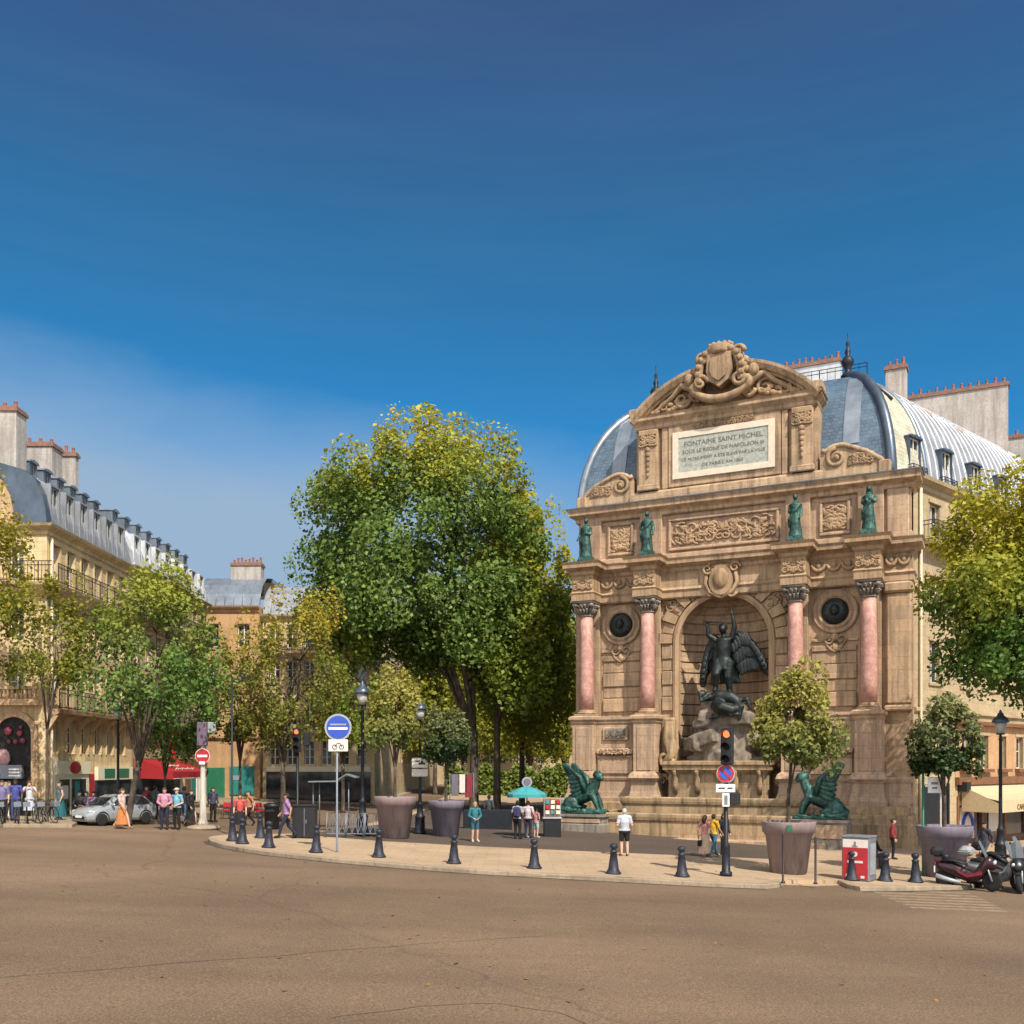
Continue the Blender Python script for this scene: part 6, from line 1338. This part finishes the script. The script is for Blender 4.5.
# no-entry column
b_ = G(203,829,0); sc_ = 1000/b_.y
t_ = thing('sign_column', 'pale tapered column on a round base carrying a red no-entry disc', 'sign', b_)
mb = MB(); mb.lathe([(.75,0),(.75,.1),(.62,.14),(.3,.2),(.001,.2)], 24); mb.build('round_base', M['kerb'], t_)
mb = MB(); mb.lathe([(.3,.2),(.2,.3),(.15,.5),(.10,3.1),(.08,zz(722))], 16); mb.build('column', M['columnpaint'], t_)
Tn = Matrix.Translation((.03,-.16,zz(756))); disc('sign_border', 'white', .33, Tn, .02, 0, t_); disc('red_disc', 'red', .31, Tn @ Matrix.Translation((0,-.02,0)), .012, 0, t_)
mb = MB(); mb.box(-.22,.22,-.043,-.034,-.05,.05,0,Tn); mb.build('white_bar', M['white'], t_)
mb = MB(); mb.bbox(-.12,.14,-.2,-.17,zz(764.5),zz(761.5),.01); mb.build('small_plate', M['white'], t_)
mb = MB(); mb.bbox(-.23,.2,-.18,.1,zz(746),zz(722),.03); mb.build('box_sign', M['purple'], t_)
mb = MB(); mb.bbox(.22,.58,-.1,-.05,zz(733),zz(722),.02); mb.build('side_plate', M['lightgrey'], t_)
# cabinets and bins on the left of the square
mb = MB(); mb.bbox(-.47,.47,-.3,.3,0,1.28,.04); mb.bbox(-.5,.5,-.33,.33,1.26,1.36,.03); c_ = mb.build('street_cabinet', M['black'], None, G(305,838,LIFT), .1, label='large black street cabinet right of the walking man', cat='cabinet')
mb = MB(); mb.box(-.01,.01,-.305,-.3,.1,1.2); mb.bbox(.05,.09,-.33,-.3,.6,.75,.008); mb.build('door_handle', M['grey'], c_)
mb = MB(); mb.lathe([(.30,0),(.34,.05),(.34,1.0),(.38,1.03),(.36,1.15),(.15,1.22),(.001,1.22)], 20); mb.box(-.2,.2,-.36,-.3,.8,.92); mb.build('litter_bin', M['black'], None, G(272,829,0), 0, label='round black bin behind the purple-shirted man', cat='bin')
# guard rails
for i, (x0, x1) in enumerate(((326,345),(346,363.5),(364.5,381))):
    a = G(x0,837.2,LIFT); b = G(x1,837.6,LIFT); d = b-a; t_ = thing('guard_rail', ('grey guard rail section left of the tall lamp','grey guard rail section just behind the tall lamp','grey guard rail section beside the mauve left pot')[i], 'railing', a, atan2(d.y, d.x), 'guard rails along the pavement'); Ln = math.hypot(d.x, d.y); t_.rotation_euler = (0, -math.asin(d.z/Ln), atan2(d.y, d.x))
    mb = MB(); mb.tube([(0,0,-.05),(0,0,1.0),(Ln,0,1.0),(Ln,0,-.05)], .03, 7); mb.bar((0,0,.15),(Ln,0,.15),.02,6); mb.build('frame', M['grey'], t_)
    mb = MB(); n = 3
    for k in range(n):
        u0 = Ln*k/n; u1 = Ln*(k+1)/n; mb.bar((u0,0,.15),(u1,0,.97),.014,5); mb.bar((u1,0,.15),(u0,0,.97),.014,5); mb.bar((u1,0,.15),(u1,0,1.0),.018,5)
    mb.build('cross_bars', M['grey'], t_)
# white frame shelter behind the blue sign
b_ = G(333,826,LIFT); t_ = thing('bicycle_shelter', 'small grey tubular shelter behind the blue sign pole', 'shelter', b_)
for x in (-.95,-.65,.75):
    mb = MB(); mb.bar((x,0,0),(x,0,2.1),.03,8); mb.build('post', M['grey'], t_)
mb = MB(); mb.loft([[(-1.1,-.5,2.1),(-1.1,.5,2.1),(-1.1,.5,2.16),(-1.1,-.5,2.16)],[(.2,-.5,2.12),(.2,.5,2.12),(.2,.5,2.18),(.2,-.5,2.18)],[(.7,-.5,2.45),(.7,.5,2.45),(.7,.5,2.51),(.7,-.5,2.51)],[(1.2,-.5,2.3),(1.2,.5,2.3),(1.2,.5,2.36),(1.2,-.5,2.36)]]); mb.build('canopy', M['grey'], t_)
# parasol and souvenir stand
b_ = G(527,838,LIFT); t_ = thing('parasol', 'teal parasol open over the souvenir stand', 'parasol', (b_.x, b_.y+.3, b_.z))
mb = MB(); mb.lathe([(.22,0),(.2,.06),(.025,.08),(.022,2.35)], 10); mb.build('pole', M['grey'], t_)
mb = MB(); n = 8; rings = [[(r*(1 if k % 2 == 0 else .96)*cos(2*pi*k/16), r*(1 if k % 2 == 0 else .96)*sin(2*pi*k/16), z-(0 if k % 2 == 0 else .02)) for k in range(16)] for r, z in ((.02,2.36),(.45,2.22),(.9,1.98),(.91,1.84))]; mb.loft(rings, True, False); mb.build('canopy', M['tealcanvas'], t_)
b_ = G(551,837,LIFT); t_ = thing('souvenir_stand', 'souvenir stall with hanging goods between the parasol and the left winged beast', 'stall', b_)
mb = MB(); mb.bbox(-.35,.45,-.4,.4,0,.85,.03); mb.build('counter', M['black'], t_); mb = MB(); mb.bbox(-.4,.5,-.45,.45,.85,.93,.02); mb.build('counter_top', M['lightgrey'], t_)
mb = MB(); mb.bbox(-.35,.4,.2,.35,.93,1.75,.02); mb.build('display_board', M['brownwood'], t_)
for i in range(9):
    mb = MB(); x, z = -.25+.25*(i % 3), 1.05+.24*(i//3); mb.bbox(x,x+.18,.16,.2,z,z+.17,.01); mb.build('postcard', M[('signpink','tealcanvas','cream','red','white')[i % 5]], t_)
for i in range(2): mb = MB(); mb.bar((-.33+.75*i,-.38,.93),(-.33+.75*i,-.38,1.9),.02,6); mb.build('post', M['lightgrey'], t_)
b_ = G(527,822,LIFT); t_ = thing('round_sign', 'small pale grey round sign showing above the teal parasol', 'sign', (b_.x,b_.y,b_.z)); hz_ = CAMH-(782-YH)/1000*b_.y-b_.z
mb = MB(); mb.bar((0,0,0),(0,0,hz_),.03,6); mb.build('pole', M['grey'], t_); disc('disc', 'lightgrey', .3, Matrix.Translation((0,-.05,hz_)), .02, 0, t_); disc('inner_disc', 'planter_blue', .2, Matrix.Translation((0,-.075,hz_)), .01, 0, t_)
# dark low wall under the plane trees and coloured banner
a = G(460,833,LIFT); b = G(512,834,LIFT); mb = MB(); mb.bbox(a.x,b.x,a.y+3,a.y+3.4,a.z-.2,a.z+.95,.03); mb.build('low_wall', M['iron'], None, label='dark low wall beneath the plane trees, left of the parasol', cat='wall')
b_ = G(461,815,LIFT); t_ = thing('banner_stand', 'stand hung with red and violet cloths between the trunks of the plane trees', 'stall', b_)
mb = MB(); mb.tube([(-.7,0,0),(-.7,0,2.6),(.8,0,2.6),(.8,0,0)], .03, 6); mb.build('frame', M['grey'], t_)
for x, m_, z0 in ((-.6,'planter_blue',1.2),(-.1,'signpink',1.4),(.25,'redfair',1.1)): mb = MB(); mb.bbox(x,x+.45,-.05,-.01,z0,2.55,.01); mb.build('cloth', M[m_], t_)
# red and grey bin
b_ = G(859,880,LIFT); t_ = thing('recycling_bin', 'square bin with red poster front, white top band and grey side', 'bin', b_, radians(-38))
mb = MB(); mb.bbox(-.44,.44,-.36,.36,0,1.40,.03); mb.bbox(-.46,.46,-.38,.38,1.38,1.45,.02); mb.build('case', M['grey'], t_)
mb = MB(); mb.bbox(-.40,.40,-.375,-.36,.06,1.06,.004); f_ = mb.build('red_panel', M['red'], t_)
mb = MB(); mb.bbox(-.40,.40,-.375,-.36,1.07,1.33,.004); mb.build('white_panel', M['signpink'], t_)
mb = MB(); mb.lathe([(.001,0),(.08,0),(.08,.01),(.001,.01)], 18, 0, Matrix.Translation((.0,-.375,.86)) @ RX90, False); mb.box(-.25,.25,-.386,-.376,.58,.65); mb.box(-.3,-.18,-.386,-.376,.12,.22); mb.box(.18,.3,-.386,-.376,.1,.18); mb.build('poster_mark', M['signpink'], f_)
mb = MB(); mb.box(-.03,.03,-.386,-.376,1.12,1.27); mb.box(-.09,.09,-.386,-.376,1.1,1.13); mb.build('band_mark', M['grey'], t_)
mb = MB(); mb.bbox(.44,.455,-.25,.25,.2,1.2,.004); mb.build('side_panel', M['lightgrey'], t_)
# posts and plate by the right pot
b_ = G(923,876,LIFT); t_ = thing('plate_sign', 'white square plate on a green pole by the right pot', 'sign', b_); sc_ = 1000/b_.y
mb = MB(); mb.lathe([(.06,0),(.045,.1),(.045,zz(765)),(.001,zz(765)+.02)], 10); mb.build('pole', M['green'], t_)
mb = MB(); mb.bbox(.16,.62,-.03,0,zz(793),zz(777),.02); mb.bar((0,0,zz(785)),(.3,0,zz(785)),.02,6); p_ = mb.build('plate', M['white'], t_)
mb = MB(); mb.box(.3,.48,-.036,-.03,zz(789),zz(787)); mb.box(.27,.5,-.036,-.03,zz(784.5),zz(782)); mb.build('plate_mark', M['grey'], p_)
mb = MB(); mb.bar((.62,.02,zz(840)),(.62,.02,zz(790)),.03,6); mb.build('second_pole', M['signpink'], t_)
# ------------------------------------------------------------------ vehicles
def wheel(par, c, r, w, rimm='grey', name='wheel', n=22):
    T = Matrix.Translation(c) @ RX90; mb = MB(); mb.lathe([(r*.62,-w/2),(r*.9,-w/2),(r,-w*.3),(r,w*.3),(r*.9,w/2),(r*.62,w/2)], n, 0, T); wh = mb.build(name, M['rubber'], par)
    mb = MB(); mb.lathe([(r*.64,-w*.35),(r*.6,-w*.2),(r*.6,w*.2),(r*.64,w*.35)], n, 0, T)
    mb.lathe([(r*.16,-w*.4),(r*.16,w*.4)], 10, 0, T)
    for k in range(7): a = 2*pi*k/7; mb.bar(Vector(c)+Vector((r*.1*cos(a),0,r*.1*sin(a))), Vector(c)+Vector((r*.62*cos(a),0,r*.62*sin(a))), r*.06, 5)
    mb.build('rim', M[rimm], wh); return wh
def scooter(label, p, rz, body, trim, lean=.12):
    """maxi-scooter, nose along +x"""
    t = thing('motor_scooter', label, 'motorcycle', p, rz, 'parked motorcycles at the right edge'); t.rotation_euler = (lean, 0, rz); t.scale = (.97,1.05,1.13)
    wheel(t, (.72,0,.30), .30, .12); wheel(t, (-.68,0,.30), .30, .15)
    mb = MB()
    def ring(x, hw, z0, z1): return [(x, hw*cos(a)*1.0, (z0+z1)/2+(z1-z0)/2*sin(a)) for a in np.linspace(0, 2*pi, 13)[:-1]]
    mb.loft([ring(-.98,.05,.66,.76),ring(-.85,.15,.5,.82),ring(-.45,.19,.38,.80),ring(-.1,.19,.26,.66),ring(.2,.19,.24,.55),ring(.42,.22,.32,.85),ring(.56,.22,.55,1.0),ring(.70,.16,.62,.98),ring(.86,.06,.64,.80)], True, True, 0, None, True); mb.build('bodywork', M[body], t)
    mb = MB(); mb.loft([[(.62,s*.12,.60),(.95,s*.09,.55),(.95,s*.02,.60),(.62,s*.02,.66)] for s in (-1,1)]); mb.build('front_mudguard', M[body], t)
    mb = MB(); 
    for s in (-1, 1): mb.bar((.58,s*.10,.72),(.72,s*.09,.30),.03,7)
    mb.build('fork', M['lightgrey'], t)
    mb = MB(); mb.loft([ring(-.78,.13,.80,.86),ring(-.5,.17,.80,.92),ring(-.15,.16,.76,.84),ring(.0,.12,.70,.76)], True, True, 0, None, True); mb.build('seat', M['black'], t)
    mb = MB(); mb.loft([[(.55,-.2,.98),(.6,0,1.0),(.55,.2,.98)],[(.42,-.19,1.25),(.46,0,1.28),(.42,.19,1.25)],[(.34,-.12,1.42),(.36,0,1.44),(.34,.12,1.42)]], False, False); mb.build('windshield', M['tinted'], t)
    mb = MB(); mb.tube([(.32,-.36,1.02),(.42,-.15,1.04),(.42,.15,1.04),(.32,.36,1.02)], .02, 6); mb.build('handlebar', M['black'], t)
    for s in (-1, 1): mb = MB(); mb.bar((.4,s*.24,1.05),(.38,s*.36,1.25),.01,5); mb.ball((.37,s*.38,1.28),(.02,.07,.045),8,6); mb.build('mirror', M['black'], t)
    for s in (-1, 1): mb = MB(); mb.ball((.8,s*.08,.82),(.06,.06,.06),8,6); mb.build('headlight', M['headlight'], t)
    mb = MB(); mb.bbox(-1.12,-.72,-.22,.22,.94,1.22,.08); mb.bbox(-1.13,-.71,-.23,.23,1.08,1.1,.01); mb.build('top_case', M[trim], t)
    mb = MB(); mb.tube([(-.2,-.17,.25),(-.5,-.2,.3),(-.95,-.22,.42)], [.04,.06,.07], 8); mb.build('exhaust', M['lightgrey'], t)
    mb = MB(); mb.box(-1.02,-.98,-.09,.09,.48,.66); mb.build('number_plate', M['white'], t); mb = MB(); mb.bbox(-1.0,-.95,-.12,.12,.72,.8,.01); mb.build('tail_light', M['red'], t)
    mb = MB(); mb.bar((.0,.1,.3),(.1,.28,.0),.018,6); mb.build('stand', M['iron'], t)
    for s in (-1, 1): mb = MB(); mb.loft([[(.45,s*.215,.5),(.0,s*.2,.4),(-.3,s*.205,.55),(-.3,s*.2,.62),(.0,s*.205,.48),(.45,s*.22,.6)],[(.45,s*.225,.5),(.0,s*.212,.4),(-.3,s*.215,.55),(-.3,s*.212,.62),(.0,s*.217,.48),(.45,s*.23,.6)]]); mb.build('side_trim', M['redfair' if body == 'maroon' else 'grey'], t)
    return t
scooter('dark maroon scooter with black top case and tinted windshield, nearest the right pot', G(968,890,0), radians(-30), 'maroon', 'black')
scooter('grey and white scooter with pale seat box, middle of the parked three', G(997,890,0), radians(-44), 'motowhite', 'motowhite')
scooter('black scooter with dark top case standing behind the grey and white one', G(1006,881,0), radians(-48), 'black', 'black')
scooter('black scooter with red top case cut by the right edge', G(1024,892,0), radians(-125), 'black', 'redfair')
# parked car
M['carpaint'] = mat('silver_white_car_paint', (.34,.36,.38), .22, .35, .03)
b_ = G(113,824.5,0); ct = thing('parked_car', 'silver white hatchback parked by the kerb under the slender green tree', 'car', (b_.x,b_.y+.2,b_.z), radians(236)); ct.scale = (.9,.9,.92)
def cr(x, hw, z0, zs, zr, hr):                   # half section: sill, shoulder, roof
    h = [(hw*.92,z0),(hw,z0+.18),(hw,zs-.08),(hw*.96,zs),(hr,zr-.07),(hr*.86,zr)]
    return [(x, y, z) for y, z in h]+[(x, -y, z) for y, z in h[::-1]]
mb = MB(); S = [cr(1.98,.55,.28,.52,.58,.5),cr(1.9,.74,.22,.66,.72,.66),cr(1.6,.84,.2,.80,.86,.74),cr(1.05,.86,.2,.90,.96,.74),cr(.55,.87,.2,.92,1.34,.62),cr(.2,.87,.2,.93,1.46,.62),cr(-.6,.87,.2,.94,1.48,.62),cr(-1.25,.86,.2,.95,1.42,.60),cr(-1.75,.84,.24,.95,1.05,.68),cr(-1.92,.74,.3,.85,.92,.62)]
mb.loft(S, True, True, 0, None, True); mb.build('body', M['carpaint'], ct)
for s in (-1, 1):
    for xs_ in ((.95,.12,.06,-.72),): pass
    mb = MB(); mb.loft([[(.78,s*.845,.97),(.18,s*.668,1.38),(-.5,s*.668,1.40),(-.5,s*.862,.985)],[(.78,s*.86,.97),(.18,s*.685,1.38),(-.5,s*.685,1.40),(-.5,s*.878,.985)]]); mb.build('side_window', M['glass'], ct)
    mb = MB(); mb.loft([[(-.58,s*.862,.985),(-.58,s*.668,1.40),(-1.15,s*.655,1.36),(-1.5,s*.83,1.0)],[(-.58,s*.878,.985),(-.58,s*.685,1.40),(-1.15,s*.672,1.36),(-1.5,s*.845,1.0)]]); mb.build('side_window', M['glass'], ct)
    mb = MB(); mb.ball((1.72,s*.66,.70),(.2,.14,.08),10,7); mb.build('headlight', M['headlight'], ct)
    mb = MB(); mb.ball((-1.84,s*.66,.85),(.08,.1,.13),8,6); mb.build('tail_light', M['red'], ct)
    mb = MB(); mb.ball((.72,s*.98,1.0),(.07,.1,.07),8,6); mb.build('wing_mirror', M['carpaint'], ct)
    for x in (1.25,-1.2): wheel(ct, (x,s*.77,.31), .31, .19, 'lightgrey')
    for x in (1.25,-1.2): mb = MB(); mb.tube([(x+.36*cos(a),s*.868,.31+.36*sin(a)) for a in np.linspace(0,pi,13)], .03, 5); mb.build('wheel_arch', M['black'], ct)
mb = MB(); mb.loft([[(1.1,-.66,.985),(1.1,.66,.985),(1.08,.66,.99),(1.08,-.66,.99)],[(.57,-.56,1.345),(.57,.56,1.345),(.55,.56,1.35),(.55,-.56,1.35)]]); mb.build('windscreen', M['glass'], ct)
mb = MB(); mb.loft([[(-1.32,-.52,1.39),(-1.32,.52,1.39),(-1.3,.52,1.40),(-1.3,-.52,1.40)],[(-1.76,-.58,1.06),(-1.76,.58,1.06),(-1.73,.58,1.08),(-1.73,-.58,1.08)]]); mb.build('rear_window', M['glass'], ct)
mb = MB(); mb.bbox(1.82,1.985,-.5,.5,.3,.5,.03); mb.build('grille', M['black'], ct); mb = MB(); mb.bbox(1.98,2.0,-.25,.25,.40,.51,.005); mb.build('number_plate', M['white'], ct)
# bicycles
def bicycle(label, p, rz, m):
    t = thing('bicycle', label, 'bicycle', p, rz, 'bicycles parked before the arched door'); t.rotation_euler = (.08, 0, rz)
    for x in (.52,-.52):
        mb = MB(); mb.tube([(x+.33*cos(a),0,.35+.33*sin(a)) for a in np.linspace(0,2*pi,25)], .02, 6)
        w = mb.build('wheel', M['rubber'], t); mb = MB()
        for k in range(8): a = 2*pi*k/8; mb.bar((x,0,.35),(x+.32*cos(a),0,.35+.32*sin(a)),.004,4)
        mb.build('spokes', M['chrome'], w)
    mb = MB()
    for a, b in (((-.52,0,.35),(-.08,0,.32)),((-.08,0,.32),(.36,0,.72)),((-.2,0,.78),(.34,0,.80)),((-.08,0,.32),(-.22,0,.86)),((-.52,0,.35),(-.2,0,.74)),((.34,0,.86),(.52,0,.35))): mb.bar(a, b, .02, 6)
    mb.build('frame', M[m], t)
    mb = MB(); mb.ball((-.24,0,.9),(.13,.07,.035),10,6); mb.build('saddle', M['black'], t)
    mb = MB(); mb.tube([(.34,0,.86),(.32,0,.98)], .015, 6); mb.tube([(.2,-.27,1.0),(.32,-.1,.99),(.32,.1,.99),(.2,.27,1.0)], .014, 6); mb.build('handlebar', M['black'], t)
    mb = MB(); mb.tube([(-.08+.1*cos(a),-.05,.32+.1*sin(a)) for a in np.linspace(0,2*pi,13)], .012, 5); mb.bar((-.08,-.1,.32),(.02,-.1,.18),.012,5); mb.build('crankset', M['grey'], t)
    mb = MB(); mb.box(.48,.78,-.14,.14,.72,.92); mb.build('basket', M['grey'], t); return t
M['bikegreen'] = mat('grey_green_bike', (.12,.16,.13), .4)
for i, (x, y, a, m_, l) in enumerate(((4,823.5,-1.2,'iron','dark bicycle at the left edge by the violet-topped person'),(17,823.2,-1.0,'grey','grey bicycle standing before the blue-clothed person'),(28,823.2,-1.1,'iron','dark bicycle standing before the person with the camera'),(38,823,-.9,'bikegreen','grey-green bicycle at the foot of the ochre corner pier'),(48,822.6,-.6,'iron','dark bicycle at the right end of the row, next to the teal dress'))): bicycle(l, G(x,y,LIFT), a, m_)
# a few fallen leaves on road and pavement: litter too small and many to be things
rng = np.random.default_rng(5); n = 230; px_ = rng.uniform(60, 1010, n); py_ = np.where(rng.random(n) < .7, rng.uniform(846, 895, n), rng.uniform(895, 1010, n)); pts = []
for x, y in zip(px_, py_):
    g = G(x, y, .0); pts.append((g.x, g.y, g.z+.012+(LIFT if (y < 838+ (x-211)*.087 and 211 < x < 780) else 0)))
nr = np.tile(np.array([[0,0,1.]]), (n,1))+rng.normal(size=(n,3))*.15; nr /= np.linalg.norm(nr,axis=1,keepdims=True)
obj('fallen_leaves', leafmesh('fallen_leaves', mat('dry_leaf', (.20,.10,.03), .8, 0, .5, 40), np.array(pts), nr, .045, rng), kind='stuff')
# ------------------------------------------------------------------ camera, light, sky
cam = D.cameras.new('camera'); co = D.objects.new('camera', cam); COL.objects.link(co); sc.camera = co
co.location = (0, 0, CAMH); co.rotation_euler = (pi/2, 0, 0)
cam.sensor_width = 36; cam.lens = F/1024*36; cam.shift_y = (YH-512)/1024; cam.clip_end = 4000; cam.clip_start = .1
SUN = Vector((.45, -.893, 0)).normalized(); EL = radians(49)
sl = D.lights.new('sun', 'SUN'); sl.energy = 4.4; sl.angle = radians(.5); sl.color = (1, .93, .80)
so = D.objects.new('sun', sl); COL.objects.link(so)
sd = Vector((SUN.x*cos(EL), SUN.y*cos(EL), sin(EL)))
so.rotation_euler = sd.to_track_quat('Z', 'Y').to_euler()
w = D.worlds.new('World'); sc.world = w; w.use_nodes = True; t = w.node_tree; t.nodes.clear()
sky = N(t, 'ShaderNodeTexSky', sky_type='NISHITA'); sky.sun_disc = False; sky.sun_elevation = EL; sky.sun_rotation = atan2(SUN.x, SUN.y)
sky.air_density = 1.0; sky.dust_density = .5; sky.ozone_density = 3.0
bg = N(t, 'ShaderNodeBackground', _Strength=.1); out = N(t, 'ShaderNodeOutputWorld')
tc = N(t, 'ShaderNodeTexCoord'); sp = N(t, 'ShaderNodeSeparateXYZ'); L(t, tc.outputs['Generated'], sp.inputs[0])
def mth(op, a, b_=None, c=None):
    n = N(t, 'ShaderNodeMath', operation=op)
    for i, v in enumerate((a, b_, c)):
        if v is None: continue
        if hasattr(v, 'is_linked'): L(t, v, n.inputs[i])
        else: n.inputs[i].default_value = v
    return n.outputs[0]
X_, Y_, Z_ = sp.outputs
# deep clear blue overhead, unseen bright cloud added behind the viewer as fill, a pale veil low on the left
tint = ramp(t, Z_, [(.0, (.62,.80,1.0)), (.30, (.13,.65,.88)), (.46, (.19,.60,.74)), (.62, (.36,.47,.60))])
clear = mixc(t, 1.0, sky.outputs[0], tint, 'MULTIPLY')
nn = N(t, 'ShaderNodeTexNoise', _Scale=2.2, _Detail=6, _Roughness=.6); mp = N(t, 'ShaderNodeMapping'); mp.inputs['Scale'].default_value = (1,1,3.2); L(t, tc.outputs['Generated'], mp.inputs[0]); L(t, mp.outputs[0], nn.inputs['Vector'])
e = mth('MULTIPLY_ADD', X_, .11, Z_); e = mth('MULTIPLY_ADD', nn.outputs[0], -.10, e)
veil = ramp(t, e, [(.17, 1.0), (.275, .0)])
right = ramp(t, mth('ADD', X_, .5), [(.42, 1.), (.78, .08)])
veil = mth('MULTIPLY', veil, right)
front = ramp(t, Y_, [(.0, 0.), (.5, 1.)])
veil = mth('MULTIPLY', veil, front)
back = mth('MULTIPLY', ramp(t, nn.outputs[0], [(.42, .0), (.62, 1.)]), ramp(t, mth('MULTIPLY', Y_, -1.), [(.0, 0.), (.35, 1.)]))
ci = N(t, 'ShaderNodeTexNoise', _Scale=3.0, _Detail=7, _Roughness=.62); mc = N(t, 'ShaderNodeMapping'); mc.inputs['Scale'].default_value = (1,1,9); L(t, tc.outputs['Generated'], mc.inputs[0]); L(t, mc.outputs[0], ci.inputs['Vector'])
clear = mixc(t, ramp(t, ci.outputs[0], [(.45, 0.), (.75, .05)]), clear, (1.5, 2.4, 3.6))
c = mixc(t, veil, clear, (2.15, 3.05, 4.2)); c = mixc(t, back, c, (21., 19.6, 18.))
L(t, c, bg.inputs[0]); L(t, bg.outputs[0], out.inputs[0])
sc.view_settings.view_transform = 'Standard'; sc.view_settings.look = 'None'; sc.view_settings.gamma = 1; sc.view_settings.exposure = 0.6
